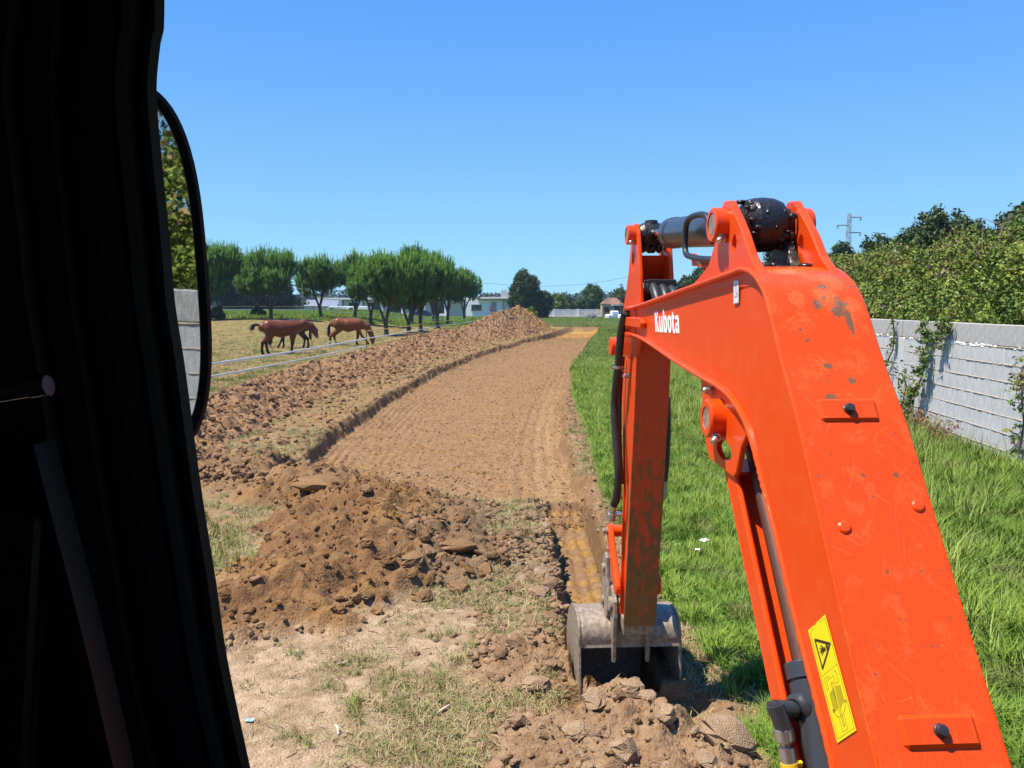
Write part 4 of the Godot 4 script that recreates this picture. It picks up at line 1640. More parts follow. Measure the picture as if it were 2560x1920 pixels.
func build_fences() -> void:
	var t := thing("paddock_fence", "white and yellow tape fence on thin posts between the soil ridge and the horses", "fence")
	var spots := [Vector2(-8.9, -9.0), Vector2(-8.3, -20.5), Vector2(-7.0, -37.0), Vector2(-6.0, -60.0), Vector2(-4.1, -80.0), Vector2(-2.6, -98.0)]
	for s in spots:
		var b := MB.new()
		var y := height(s.x, s.y)
		b.tube(PackedVector3Array([Vector3(s.x, y - 0.1, s.y), Vector3(s.x, y + 1.0, s.y)]), 0.022, 8)
		for h in [0.14, 0.48, 0.84]:
			b.box(Transform3D(Basis.IDENTITY, Vector3(s.x, y + h, s.y)), Vector3(0.05, 0.04, 0.03), 0.004)
		obj("post", b, mats.post, t)
	for lv in 3:
		for k in spots.size() - 1:
			if lv == 2 and k < 2:
				continue
			var h: float = [0.14, 0.48, 0.84][lv]
			var a := Vector3(spots[k].x, height(spots[k].x, spots[k].y) + h, spots[k].y)
			var c := Vector3(spots[k + 1].x, height(spots[k + 1].x, spots[k + 1].y) + h, spots[k + 1].y)
			var b := MB.new()
			rope(b, a, c, 0.04, 0.055 if lv == 1 else 0.04)
			obj("tape", b, mats.tape_white if lv == 1 or lv == 0 and k < 2 else mats.tape_yellow, t)
	t = thing("back_fence", "white and tan tape fence running behind the pines along the green field", "fence")
	var back := []
	for k in 9:
		var x := -60.0 + 6.6 * k
		back.append(Vector2(x, -77.0 - 0.06 * (x + 60.0)))
	for s in back:
		var b := MB.new()
		var y := height(s.x, s.y)
		b.tube(PackedVector3Array([Vector3(s.x, y - 0.1, s.y), Vector3(s.x, y + 1.05, s.y)]), 0.025, 6)
		obj("post", b, mats.post, t)
	for lv in 2:
		for k in back.size() - 1:
			var h: float = [0.65, 0.98][lv]
			var b := MB.new()
			rope(b, Vector3(back[k].x, height(back[k].x, back[k].y) + h, back[k].y), Vector3(back[k + 1].x, height(back[k + 1].x, back[k + 1].y) + h, back[k + 1].y), 0.03, 0.06, 3)
			obj("tape", b, mats.tape_white if lv == 0 else mats.ochre, t)
	# overhead line
	var poles := [Vector3(-3.0, 5.3, -112.0), Vector3(20.6, 7.2, -128.0), Vector3(46.0, 6.2, -150.0)]
	for k in 2:
		var w := MB.new()
		var pts := PackedVector3Array()
		var a: Vector3 = poles[k]
		var c: Vector3 = poles[k + 1]
		for q in 17:
			var u := q / 16.0
			pts.append(a.lerp(c, u) - Vector3.UP * 4.0 * u * (1 - u) * 1.0)
		w.tube(pts, 0.022, 5, false)
		tag(obj("overhead_cable", w, mats.wire, self), ["thin black cable sagging across the sky right of the big dense tree", "thin black cable behind the excavator arm's top"][k], "cable")
	var w2 := MB.new()
	w2.tube(PackedVector3Array([Vector3(-3.0, 5.3, -112.0), Vector3(-10.0, 5.3, -116.0), Vector3(-20.0, 5.6, -120.0)]), 0.022, 5, false)
	tag(obj("overhead_cable", w2, mats.wire, self), "thin cable left of the big dense tree running behind the pines", "cable")
	for k in 2:
		var p: Vector3 = [Vector3(19.0, 0, -135.0), Vector3(20.6, 0, -128.0)][k]
		var o := thing("utility_pole", ["plain dark wooden pole beside the tile-roofed shed", "wooden pole behind the excavator arm's cross plate"][k], "utility pole", p)
		var b := MB.new()
		b.tube(PackedVector3Array([Vector3(0, -0.2, 0), Vector3(0, [6.0, 7.3][k], 0)]), [0.11, 0.08], 8)
		obj("shaft", b, mats.bark, o)
		var cb := MB.new()
		cb.box(Transform3D(Basis.IDENTITY, Vector3(0, [5.7, 7.0][k], 0)), Vector3(0.9, 0.09, 0.09), 0.01)
		obj("crossarm", cb, mats.bark, o)
	# lattice pole on the right
	var lp := thing("lattice_pole", "slim steel lattice power pole with three cross arms above the bramble hedge", "power pole", Vector3(30.2, 0, -70.0))
	var lb := MB.new()
	var H := 10.3
	for cx in [-1.0, 1.0]:
		for cz in [-1.0, 1.0]:
			lb.tube(PackedVector3Array([Vector3(0.34 * cx, -0.1, 0.34 * cz), Vector3(0.11 * cx, H, 0.11 * cz)]), 0.028, 5)
	for k in 22:
		var y := k * H / 22.0
		var y2 := (k + 1) * H / 22.0
		var r1 := lerpf(0.34, 0.11, y / H)
		var r2 := lerpf(0.34, 0.11, y2 / H)
		var s := 1.0 if k % 2 else -1.0
		for f in [Vector3(1, 0, 0), Vector3(0, 0, 1)]:
			for sd in [-1.0, 1.0]:
				var o = Vector3(f.z, 0, f.x) * sd
				lb.tube(PackedVector3Array([f * r1 * s + o * r1 + Vector3.UP * y, -f * r2 * s + o * r2 + Vector3.UP * y2]), 0.016, 4, false)
	obj("lattice_shaft", lb, mats.grey, lp)
	for k in 3:
		var ab := MB.new()
		var y: float = [9.95, 9.25, 8.6][k]
		var sx: float = [1.0, -1.0, 1.0][k]
		ab.box(Transform3D(Basis.IDENTITY, Vector3(0.55 * sx, y, 0)), Vector3(1.1, 0.09, 0.09), 0.01)
		ab.lathe(Vector3(1.02 * sx, y - 0.05, 0), Vector3.DOWN, [Vector2(0.05, 0), Vector2(0.09, 0.05), Vector2(0.05, 0.1), Vector2(0.09, 0.15), Vector2(0.03, 0.25)], 8)
		obj("crossarm", ab, mats.grey, lp)


# ---------------------------------------------------------------- the block wall on the right, hedge and climbers
const WDIR := Vector3(0.098, 0, -0.9952)


func wall_p(d: float, y: float, off := 0.0) -> Vector3:   # point on the wall's face; off comes out towards the track
	return Vector3(5.31 + 0.0985 * d - off * 0.995, y, -d - off * 0.098)


func build_wall() -> void:
	rng.seed = 303
	var t := thing("block_wall", "long grey concrete block wall along the right side below the brambles", "wall")
	var ang := atan2(-WDIR.x, -WDIR.z)
	var bas := Basis(Vector3.UP, ang)   # local -z runs along the wall
	var shapes := []
	for k in 5:
		var b := MB.new()
		b.box(Transform3D(Basis.IDENTITY, Vector3(0, 0, 0)), Vector3(0.18, 0.211, 0.4975), 0.002)
		shapes.append(b.mesh())
	var bm := []
	for k in 4:
		var m: StandardMaterial3D = mats.block.duplicate()
		var f := [0.985, 1.0, 1.015, 0.995][k] as float
		m.albedo_color = lin(0.63 * f, 0.635 * f, 0.65 * f)
		bm.append(m)
	var core := MB.new()
	core.box(Transform3D(bas, wall_p(27.0, 0.75, -0.0735)), Vector3(0.14, 1.54, 68.0))
	obj("mortar_core", core, mats.core, t)
	var rest := []
	var rc := []
	for c in 7:
		for k in range(-14, 122):
			var d := k * 0.5 + (0.25 if c % 2 else 0.0)
			var xf := Transform3D(bas * Basis(Vector3.UP, rng.randf_range(-0.002, 0.002)), wall_p(d, c * 0.218 + 0.106, -0.09 + rng.randf_range(-0.0015, 0.0015)))
			if d > 8.2 and d < 19.2:
				obj("block", shapes[(c + k) % 5 if k > 0 else 0], bm[rng.randi_range(0, 3)], t, xf)
			else:
				rest.append(xf)
				rc.append(Color.WHITE)
	many("far_blocks", shapes[0], bm[1], rest, rc, t)
	for c in range(1, 8):   # squeezed-out mortar along each bed
		var b := MB.new()
		var d := -6.0
		var prev := Vector3.ZERO
		var pts := PackedVector3Array()
		var rr := PackedFloat32Array()
		while d < 30.0:
			pts.append(wall_p(d, c * 0.218 - 0.002 + rng.randf_range(-0.003, 0.003), -0.002 + rng.randf_range(-0.004, 0.003)))
			rr.append(0.007 + 0.006 * rng.randf())
			d += 0.05
		b.tube(pts, rr, 6, false)
		obj("mortar_bed", b, mats.mortar, t)
	var cap := MB.new()
	var n0 := -7.0
	while n0 < 61.0:
		cap.box(Transform3D(bas, wall_p(n0 + 2.0, 1.675, -0.088)), Vector3(0.184, 0.27, 3.994), 0.006)
		n0 += 4.0
	obj("concrete_cap", cap, mats.cap, t)
	var pil := MB.new()
	pil.box(Transform3D(bas, wall_p(13.0, 0.76, -0.012)), Vector3(0.05, 1.52, 0.26), 0.01)
	obj("pilaster", pil, mats.white_patch, t)
	var chip := MB.new()   # chipped white render under the cap
	for k in 110:
		var d := rng.randf_range(10.1, 11.6) if k < 60 else rng.randf_range(8.9, 14.5)
		var s := rng.randf_range(0.015, 0.05)
		chip.ball(wall_p(d, 1.535 + rng.randf_range(-0.03, 0.006), 0.001), Vector3(0.006, s * 0.4, s), 7, 5)
	obj("render_patches", chip, mats.white, t).set_meta("kind", "stuff")

	# bramble hedge: a bank of leaves on canes behind the wall
	var hd := thing("bramble_hedge", "dense bramble hedge with pinkish blossom spilling over the top of the right wall", "hedge")
	var W := []
	var K := []
	var FW := []
	var FK := []
	for k in 21000:
		var d := rng.randf_range(-7.0, 34.0)
		var u := rng.randf()
		var back := lerpf(0.10, 2.2, u)
		var n := noise_a.get_noise_2d(d * 90, back * 90)
		var top := 1.95 + 1.25 * smoothstep(0.0, 1.0, u) + 0.5 * n * u + 0.3 * noise_b.get_noise_2d(d * 220, u * 200)
		if d < 6.0:
			top += 1.5 * smoothstep(6.0, 0.0, d) * u
		var y := maxf(top - 0.35 * pow(rng.randf(), 2.0), 1.9)
		var p := wall_p(d, y, -back - 0.1)
		W.append(turned(p, rng.randf_range(0.13, 0.24), 3.0))
		var c := Color(0.10, 0.155, 0.032).lerp(Color(0.21, 0.26, 0.055), clampf(0.5 + n + rng.randf_range(-0.3, 0.3), 0, 1))
		if rng.randf() < 0.05:
			c = Color(0.22, 0.16, 0.06)
		K.append(jitter(c, 0.25))
		if rng.randf() < 0.02:
			FW.append(turned(p + Vector3(-0.08, 0.1, 0.05), rng.randf_range(0.05, 0.09), 3.0))
			FK.append(jitter(Color(0.50, 0.40, 0.44), 0.15))
	many("leaves", leaf_cluster(71, 34, 1.0, 0.34), mats.leaf, W, K, hd)
	many("blossom", leaf_cluster(72, 14, 1.0, 0.55), mats.leaf, FW, FK, hd)
	var bank := MB.new()   # earth bank that carries them
	for k in 41:
		var d := -7.0 + k
		var a := wall_p(d, 1.7, -0.2)
		var b2 := wall_p(d, 2.55, -1.6)
		var c2 := wall_p(d, 2.6, -5.0)
		var a2 := wall_p(d + 1, 1.7, -0.2)
		var b3 := wall_p(d + 1, 2.55, -1.6)
		var c3 := wall_p(d + 1, 2.6, -5.0)
		bank.quad(a2, b3, b2, a)
		bank.quad(b3, c3, c2, b2)
	obj("bank", bank, sm(lin(0.04, 0.045, 0.02), 0.95), hd)
	var canes := MB.new()
	for k in 130:
		var d := rng.randf_range(6.0, 30.0)
		var p := wall_p(d, 2.5 + 0.5 * rng.randf(), -rng.randf_range(0.4, 2.2))
		var dir := Vector3(rng.randfn() * 0.5, 1.0, rng.randfn() * 0.5).normalized()
		canes.tube(PackedVector3Array([p, p + dir * 0.35, p + dir * 0.6 + Vector3(rng.randfn() * 0.1, -0.05, rng.randfn() * 0.1)]), [0.008, 0.006, 0.003], 4, false)
	obj("canes", canes, mats.stem, hd).set_meta("kind", "stuff")
	# climbers on the wall face
	climber("main ivy-like vine hanging from the top of the wall down to the grass", 11.9, [[1.82, 0.0], [1.55, 0.02], [1.2, -0.10], [0.9, 0.05], [0.55, 0.35], [0.25, 0.42]], 190, 0.075, 501)
	climber("short leafy vine trailing from the wall's top right of the main vine", 11.2, [[1.84, 0.0], [1.72, 0.10], [1.58, 0.22], [1.52, 0.25]], 70, 0.08, 502)
	climber("thin nearly bare vine hanging left of the main vine", 13.25, [[1.84, 0.0], [1.6, -0.05], [1.3, -0.02], [0.9, 0.35], [0.7, 0.5]], 34, 0.05, 503)
	climber("leafy bramble shoot climbing the wall near the right edge", 9.15, [[0.0, 0.1], [0.3, 0.06], [0.65, 0.0], [0.95, -0.06], [1.2, 0.05], [1.32, 0.12]], 46, 0.09, 504)
	climber("leafy vine foot spreading on the wall above the dead weeds", 12.55, [[0.1, 0.2], [0.4, 0.1], [0.75, 0.0], [0.95, 0.1]], 60, 0.11, 505)
	var dw := thing("dead_weeds", "tangle of dry brown weeds at the foot of the wall below the main vine", "weeds", wall_p(12.0, 0.0, 0.2))
	var b := MB.new()
	rng.seed = 61
	for k in 420:
		var d := rng.randf_range(-1.6, 1.7)
		var p := Vector3(-0.0985 * d - rng.randf_range(-0.15, 0.35), 0, d)
		var hgt := rng.randf_range(0.15, 0.55) * (1.0 - 0.3 * absf(d))
		var q := p + Vector3(rng.randfn() * 0.12, hgt, rng.randfn() * 0.12)
		b.tube(PackedVector3Array([p, (p + q) * 0.5 + Vector3(rng.randfn(), 0, rng.randfn()) * 0.03, q]), [0.005, 0.004, 0.002], 4, false)
	obj("stems", b, sm(lin(0.22, 0.13, 0.085), 0.9), dw).set_meta("kind", "stuff")
	var DW := []
	var DK := []
	for k in 160:
		var d := rng.randf_range(-1.5, 1.6)
		DW.append(turned(Vector3(-0.0985 * d - rng.randf_range(-0.1, 0.3), rng.randf_range(0.1, 0.45), d), rng.randf_range(0.05, 0.09), 3.0))
		DK.append(jitter(Color(0.30, 0.17, 0.11) if rng.randf() < 0.8 else Color(0.20, 0.22, 0.06), 0.3))
	many("dry_leaves", leaf_cluster(73, 12, 1.0, 0.5), mats.leaf, DW, DK, dw)


func climber(label: String, d0: float, path: Array, leaves: int, spread: float, sd: int) -> void:
	rng.seed = sd
	var t := thing("wall_vine", label, "vine", wall_p(d0, 0.0, 0.0))
	var pts := PackedVector3Array()
	for q in path:
		pts.append(wall_p(d0 + q[1], q[0], 0.05 + 0.08 * rng.randf()) - t.position)
	var b := MB.new()
	b.tube(pts, 0.011, 6)
	for k in 5:
		var i := rng.randi_range(0, pts.size() - 2)
		var p := pts[i].lerp(pts[i + 1], rng.randf())
		b.tube(PackedVector3Array([p, p + Vector3(-0.08, rng.randf_range(-0.2, 0.1), rng.randf_range(-0.12, 0.12)), p + Vector3(-0.10, rng.randf_range(-0.3, 0.1), rng.randf_range(-0.2, 0.2))]), [0.007, 0.005, 0.003], 5)
	obj("stem", b, mats.stem, t)
	var W := []
	var K := []
	for k in leaves:
		var u := rng.randf() * (pts.size() - 1)
		var i := mini(int(u), pts.size() - 2)
		var p := pts[i].lerp(pts[i + 1], u - i) + Vector3(-absf(rng.randfn()) * 0.6, rng.randfn(), rng.randfn()) * spread
		W.append(turned(p, rng.randf_range(0.045, 0.08), 3.0))
		K.append(jitter(Color(0.12, 0.185, 0.045) if rng.randf() < 0.85 else Color(0.22, 0.2, 0.06), 0.3))
	many("leaves", leaf_cluster(74, 5, 0.8, 1.0), mats.leaf, W, K, t)


# ---------------------------------------------------------------- far buildings
func bx(b: MB, c: Vector3, s: Vector3, bev := 0.01) -> void:
	b.box(Transform3D(Basis.IDENTITY, c), s, bev)


func window(parent: Node3D, c: Vector3, w: float, h: float, bars := 1) -> void:
	var f := MB.new()
	bx(f, c + Vector3(0, h / 2, 0.02), Vector3(w + 0.12, 0.1, 0.12))
	bx(f, c + Vector3(0, -h / 2, 0.04), Vector3(w + 0.2, 0.1, 0.18))
	for s in [-1.0, 1.0]:
		bx(f, c + Vector3(s * w / 2, 0, 0.02), Vector3(0.1, h - 0.1, 0.12))
	for k in bars:
		bx(f, c + Vector3(-w / 2 + w * (k + 1) / (bars + 1), 0, 0.018), Vector3(0.07, h - 0.1, 0.08))
	var o := obj("window", f, mats.dark, parent)
	var p := MB.new()
	bx(p, c + Vector3(0, 0, -0.01), Vector3(w - 0.1, h - 0.1, 0.03), 0)
	obj("pane", p, mats.pane, o)


func vehicle(called: String, label: String, category: String, at: Vector3, turn: float, body: Material, van: bool) -> void:
	var t := thing(called, label, category, at, turn)
	var prof := PackedVector2Array([Vector2(-2.2, 0.35), Vector2(2.2, 0.35), Vector2(2.25, 0.85), Vector2(1.9, 1.0), Vector2(1.45, 1.75), Vector2(1.1, 2.0), Vector2(-2.1, 2.0), Vector2(-2.25, 1.0)]) if van else PackedVector2Array([Vector2(-2.0, 0.3), Vector2(2.0, 0.3), Vector2(2.05, 0.7), Vector2(1.1, 0.88), Vector2(0.5, 1.38), Vector2(-0.9, 1.42), Vector2(-1.7, 0.95), Vector2(-2.05, 0.85)])
	var b := MB.new()
	b.prism(prof, -0.85, 0.85, 0.05)
	obj("body", b, body, t)
	var win := PackedVector2Array([Vector2(0.45, 1.1), Vector2(1.35, 1.1), Vector2(1.1, 1.75), Vector2(0.45, 1.75)]) if van else PackedVector2Array([Vector2(-1.2, 0.95), Vector2(0.75, 0.92), Vector2(0.42, 1.28), Vector2(-0.85, 1.32)])
	for s in [-1.0, 1.0]:
		var g := MB.new()
		g.prism(win, minf(0.845 * s, 0.857 * s), maxf(0.845 * s, 0.857 * s), 0.002)
		obj("window", g, mats.pane, t)
		for q in [-1.35, 1.35]:
			var wh := MB.new()
			wh.lathe(Vector3(0.74 * s, 0.32, -q), Vector3(s, 0, 0), [Vector2(0.0, 0.12), Vector2(0.2, 0.12), Vector2(0.22, 0.13), Vector2(0.32, 0.12), Vector2(0.33, 0.0), Vector2(0.2, -0.05)], 16)
			obj("wheel", wh, mats.hose, t)
	var ws := MB.new()
	if van:
		ws.quad(Vector3(-0.7, 1.06, -1.895), Vector3(-0.65, 1.72, -1.487), Vector3(0.65, 1.72, -1.487), Vector3(0.7, 1.06, -1.895))
		obj("windscreen", ws, mats.pane, t)


func build_far() -> void:
	# long white house behind the pines
	var z := -140.0
	var t := thing("white_house", "long low white house with a pillared porch behind the row of pines", "house", Vector3(-17.0, 0, z), deg_to_rad(-13))
	var y0 := 0.0
	var b := MB.new()
	bx(b, Vector3(3.0, 1.5, -4.0), Vector3(36.0, 3.0, 6.0), 0.02)
	bx(b, Vector3(13.0, 1.55, 0.5), Vector3(6.6, 3.1, 3.6), 0.02)
	obj("wall", b, mats.white, t)
	b = MB.new()
	bx(b, Vector3(1.0, 3.35, -2.6), Vector3(40.0, 0.36, 9.0), 0.03)
	obj("roof", b, mats.offwhite, t)
	b = MB.new()
	bx(b, Vector3(16.0, 3.4, 0.9), Vector3(8.4, 0.34, 4.8), 0.03)
	obj("porch_roof", b, mats.offwhite, t)
	for k in 7:
		b = MB.new()
		bx(b, Vector3(-14.5 + 4.05 * k, 1.58, 1.4), Vector3(0.55, 3.16, 0.5), 0.03)
		obj("pillar", b, mats.white, t)
	for k in 5:
		window(t, Vector3(-12.5 + 4.05 * k, 1.55, -0.98), 2.9, 2.1, 2)
	window(t, Vector3(11.6, 1.75, 2.32), 1.7, 1.0, 1)
	b = MB.new()
	bx(b, Vector3(14.7, 1.45, 2.34), Vector3(0.95, 2.6, 0.1), 0.01)
	var door := obj("door", b, mats.grey, t)
	b = MB.new()
	b.lathe(Vector3(15.0, 1.3, 2.4), Vector3.BACK, [Vector2(0.05, 0), Vector2(0.05, 0.06), Vector2(0.0, 0.07)], 8)
	obj("handle", b, mats.zinc, door)
	b = MB.new()
	bx(b, Vector3(18.4, 1.5, 1.6), Vector3(4.0, 3.0, 1.2), 0.02)
	obj("annex", b, mats.offwhite, t)
	b = MB.new()
	bx(b, Vector3(16.5, 4.1, 0.2), Vector3(1.7, 1.1, 1.4), 0.04)
	obj("roof_unit", b, mats.grey, t)
	b = MB.new()
	bx(b, Vector3(-5.0, 0.35, 4.6), Vector3(24.0, 0.7, 0.2), 0.02)
	obj("garden_wall", b, mats.white, t)
	# grey house at the back left
	t = thing("grey_house", "small blue-grey house with a pitched roof seen between the left pines", "house", Vector3(-38.5, -0.6, -158.0))
	b = MB.new()
	bx(b, Vector3(0, 1.4, 0), Vector3(6.4, 2.8, 6.0), 0.02)
	obj("wall", b, mats.offwhite, t)
	b = MB.new()
	b.prism(PackedVector2Array([Vector2(-3.5, 2.6), Vector2(3.5, 2.6), Vector2(0, 3.9)]), -3.5, 3.5, 0.02)
	obj("roof", b, sm(lin(0.16, 0.19, 0.25), 0.8), t)
	window(t, Vector3(-2.0, 1.5, 3.0), 1.3, 1.0)
	window(t, Vector3(2.0, 1.5, 3.0), 1.3, 1.0)
	# vehicles
	vehicle("white_van", "white van parked left in front of the porch of the long house", "van", Vector3(-29.6, 0.0, -131.0), deg_to_rad(90), mats.white, true)
	vehicle("white_van", "white van parked right in front of the porch, partly behind a pine", "van", Vector3(-26.0, 0.0, -130.0), deg_to_rad(80), mats.white, true)
	vehicle("blue_car", "dark blue car parked between the tall pines in front of the house", "car", Vector3(-15.6, 0.0, -131.0), deg_to_rad(95), mats.blue, false)
	# round sign
	t = thing("round_sign", "round red sign on a thin post in front of the white house's window", "sign", Vector3(-3.3, 0, -122.0))
	b = MB.new()
	b.tube(PackedVector3Array([Vector3(0, 0, 0), Vector3(0, 1.9, 0)]), 0.035, 8)
	obj("post", b, mats.grey, t)
	b = MB.new()
	b.lathe(Vector3(0, 1.65, 0.03), Vector3.BACK, [Vector2(0, 0), Vector2(0.32, 0), Vector2(0.32, 0.03), Vector2(0, 0.03)], 20)
	var disc := obj("disc", b, mats.red, t)
	b = MB.new()
	bx(b, Vector3(0, 1.65, 0.064), Vector3(0.4, 0.11, 0.006), 0)
	obj("bar", b, mats.white, disc)
	# far block wall with white posts
	t = thing("far_block_wall", "grey block wall with white posts closing the field at the far end of the track", "wall", Vector3(12.0, 0, -140.0))
	b = MB.new()
	bx(b, Vector3(1.0, 0.7, 0), Vector3(24.0, 1.5, 0.2), 0.01)
	obj("blockwork", b, mats.far_block, t)
	for k in 5:
		b = MB.new()
		bx(b, Vector3(-8.8 + 4.4 * k, 0.72, 0.04), Vector3(0.42, 1.6, 0.32), 0.02)
		obj("post", b, mats.white, t)
	b = MB.new()
	bx(b, Vector3(1.0, 0.02, 0.6), Vector3(24.0, 0.1, 1.0), 0.02)
	obj("footing", b, mats.ochre, t)
	# shed with tiled roof
	t = thing("tiled_shed", "small ochre shed with hipped tile roof and a green open porch at the far wall", "shed", Vector3(18.0, 0, -137.5))
	b = MB.new()
	bx(b, Vector3(-0.2, 1.2, -1.0), Vector3(3.6, 2.4, 2.4), 0.02)
	obj("wall", b, mats.ochre, t)
	b = MB.new()
	var r0 := [Vector3(-2.1, 2.4, 0.4), Vector3(1.8, 2.4, 0.4), Vector3(1.8, 2.4, -2.6), Vector3(-2.1, 2.4, -2.6)]
	var r1 := [Vector3(-0.9, 3.5, -1.1), Vector3(0.6, 3.5, -1.1)]
	b.quad(r0[0], r0[1], r1[1], r1[0])
	b.quad(r0[2], r0[3], r1[0], r1[1])
	b.tri(r0[1], r0[2], r1[1])
	b.tri(r0[3], r0[0], r1[0])
	b.quad(r0[3], r0[2], r0[1], r0[0])
	var roof := obj("roof", b, mats.tile, t)
	b = MB.new()
	for k in 14:
		var x := -1.95 + 0.28 * k
		var a := Vector3(x, 2.43, 0.4)
		var c := Vector3(lerpf(-0.9, 0.6, k / 13.0), 3.5, -1.08)
		b.tube(PackedVector3Array([a, c]), 0.06, 6)
	obj("tile_rows", b, mats.tile, roof)
	b = MB.new()
	bx(b, Vector3(1.3, 2.2, 1.2), Vector3(3.4, 0.12, 2.2), 0.01)
	obj("porch_roof", b, mats.white, t)
	b = MB.new()
	bx(b, Vector3(1.2, 1.05, 0.26), Vector3(2.6, 2.1, 0.08), 0.01)
	obj("door", b, sm(lin(0.02, 0.06, 0.05), 0.6), t)
	for s in [-0.2, 2.9]:
		b = MB.new()
		bx(b, Vector3(s, 1.06, 2.1), Vector3(0.12, 2.16, 0.12), 0.01)
		obj("post", b, mats.grey, t)
	window(t, Vector3(-1.2, 1.4, 0.22), 0.8, 0.8)
	# white bags and a pile of boards in front
	rng.seed = 88
	for k in 4:
		b = MB.new()
		var w := 0.5 + 0.15 * rng.randf()
		b.box(Transform3D(Basis(Vector3.UP, rng.randf()), Vector3(0, 0.38, 0)), Vector3(w * 1.9, 0.75 + 0.5 * float(k == 1), w * 1.5), 0.16)
		var o := obj("bulk_bag", b, mats.white, self)
		o.position = Vector3(15.2 + 1.0 * k, 0.3 * float(k % 2), -121.0 - 1.2 * (k % 2))
		tag(o, ["white bulk bag at the left end of the pile by the shed", "tall white bulk bag second from the left by the shed", "white bulk bag third from the left by the shed", "white bulk bag nearest the excavator arm by the shed"][k], "bulk bag", "white bags in front of the shed")
	t = thing("board_pile", "low pile of grey boards lying in the grass left of the white bags", "pile", Vector3(12.6, 0, -120.0))
	for k in 12:
		b = MB.new()
		b.box(Transform3D(Basis(Vector3.UP, rng.randf_range(-0.4, 0.4)), Vector3(rng.randf_range(-0.8, 0.8), 0.08 + 0.07 * k, rng.randf_range(-0.4, 0.4))), Vector3(2.4, 0.06, 0.22), 0.01)
		obj("board", b, mats.grey if k % 3 else mats.offwhite, t)


# ---------------------------------------------------------------- the excavator
func pw(s: float, y: float, w: float) -> Vector3:
	return Vector3(w, y, -s)


func seq(a: Array, w: float) -> PackedVector3Array:
	var o := PackedVector3Array()
	for p in a:
		o.append(pw(p.x, p.y, w))
	return o


func smooth_path(a: PackedVector3Array, per := 6) -> PackedVector3Array:
	var o := PackedVector3Array()
	var n := a.size()
	for i in n - 1:
		for k in per:
			o.append(a[i].cubic_interpolate(a[i + 1], a[maxi(i - 1, 0)], a[mini(i + 2, n - 1)], float(k) / per))
	o.append(a[n - 1])
	return o


func smooth2(a: Array, per := 4) -> PackedVector2Array:
	var o := PackedVector2Array()
	var n := a.size()
	for i in n - 1:
		for k in per:
			o.append((a[i] as Vector2).cubic_interpolate(a[i + 1], a[maxi(i - 1, 0)], a[mini(i + 2, n - 1)], float(k) / per))
	o.append(a[n - 1])
	return o


# a long plate swept along a curve in (s, y); the thickness goes to the side of "into"
func strip(b: MB, c: PackedVector2Array, hw: float, th: float, bev: float, sgn: float) -> void:
	var n := c.size()
	var prof := [Vector2(-hw + bev, 0), Vector2(hw - bev, 0), Vector2(hw, bev), Vector2(hw, th - bev), Vector2(hw - bev, th), Vector2(-hw + bev, th), Vector2(-hw, th - bev), Vector2(-hw, bev)]
	var arc := PackedFloat32Array([0.0])
	for i in range(1, n):
		arc.append(arc[i - 1] + c[i].distance_to(c[i - 1]))
	var nor := PackedVector2Array()
	for i in n:
		var d := (c[mini(i + 1, n - 1)] - c[maxi(i - 1, 0)]).normalized()
		nor.append(Vector2(-d.y, d.x) * sgn)   # outward
	for q in 8:
		var p0: Vector2 = prof[q]
		var p1: Vector2 = prof[(q + 1) % 8]
		var e := p1 - p0
		var pn := Vector2(e.y, -e.x).normalized()   # in (w, depth)
		var base := b.P.size()
		for i in n:
			for t in 2:
				var p := p0 if t == 0 else p1
				var pos := c[i] - nor[i] * p.y
				var nn := Vector3(pn.x, -nor[i].y * pn.y, nor[i].x * pn.y)
				b.v(pw(pos.x, pos.y, p.x), nn.normalized(), Vector2((p.x + hw) / (2 * hw), arc[i] / arc[n - 1]))
		for i in n - 1:
			var a := base + i * 2
			var f := (b.P[a + 1] - b.P[a]).cross(b.P[a + 2] - b.P[a])
			if f.dot(b.N[a]) > 0:
				b.idx(a, a + 1, a + 3)
				b.idx(a, a + 3, a + 2)
			else:
				b.idx(a, a + 3, a + 1)
				b.idx(a, a + 2, a + 3)
	for e in 2:
		var i := 0 if e == 0 else n - 1
		var f := []
		for q in 8:
			var pos := c[i] - nor[i] * (prof[q] as Vector2).y
			f.append(pw(pos.x, pos.y, (prof[q] as Vector2).x))
		for q in range(1, 7):
			b.tri(f[0], f[q], f[q + 1])


func capsule2(a: Vector2, c: Vector2, r0: float, r1: float) -> PackedVector2Array:
	var o := PackedVector2Array()
	var an := (c - a).angle()
	for k in 9:
		var t := an + PI / 2 + PI * k / 8.0
		o.append(a + Vector2(cos(t), sin(t)) * r0)
	for k in 9:
		var t := an - PI / 2 + PI * k / 8.0
		o.append(c + Vector2(cos(t), sin(t)) * r1)
	return o


func boom_top_tex() -> ImageTexture:   # paint with worn-through blotches, scratches and dust
	var W := 256
	var H := 2048
	var d := PackedByteArray()
	d.resize(W * H * 3)
	var na := FastNoiseLite.new()
	na.seed = 70
	na.frequency = 0.012
	var nb := FastNoiseLite.new()
	nb.seed = 71
	nb.frequency = 0.09
	for y in H:
		for x in W:
			var a := na.get_noise_2d(x, y * 1.6)
			var f := nb.get_noise_2d(x, y * 1.6)
			var dust := clampf((a - 0.1) * 0.8 + f * 0.4, 0.0, 0.34)
			var i := (y * W + x) * 3
			d[i] = int(lerpf(222, 224, dust))
			d[i + 1] = int(lerpf(71, 118, dust))
			d[i + 2] = int(lerpf(13, 74, dust))
	return stamp(d, W, H, nb)


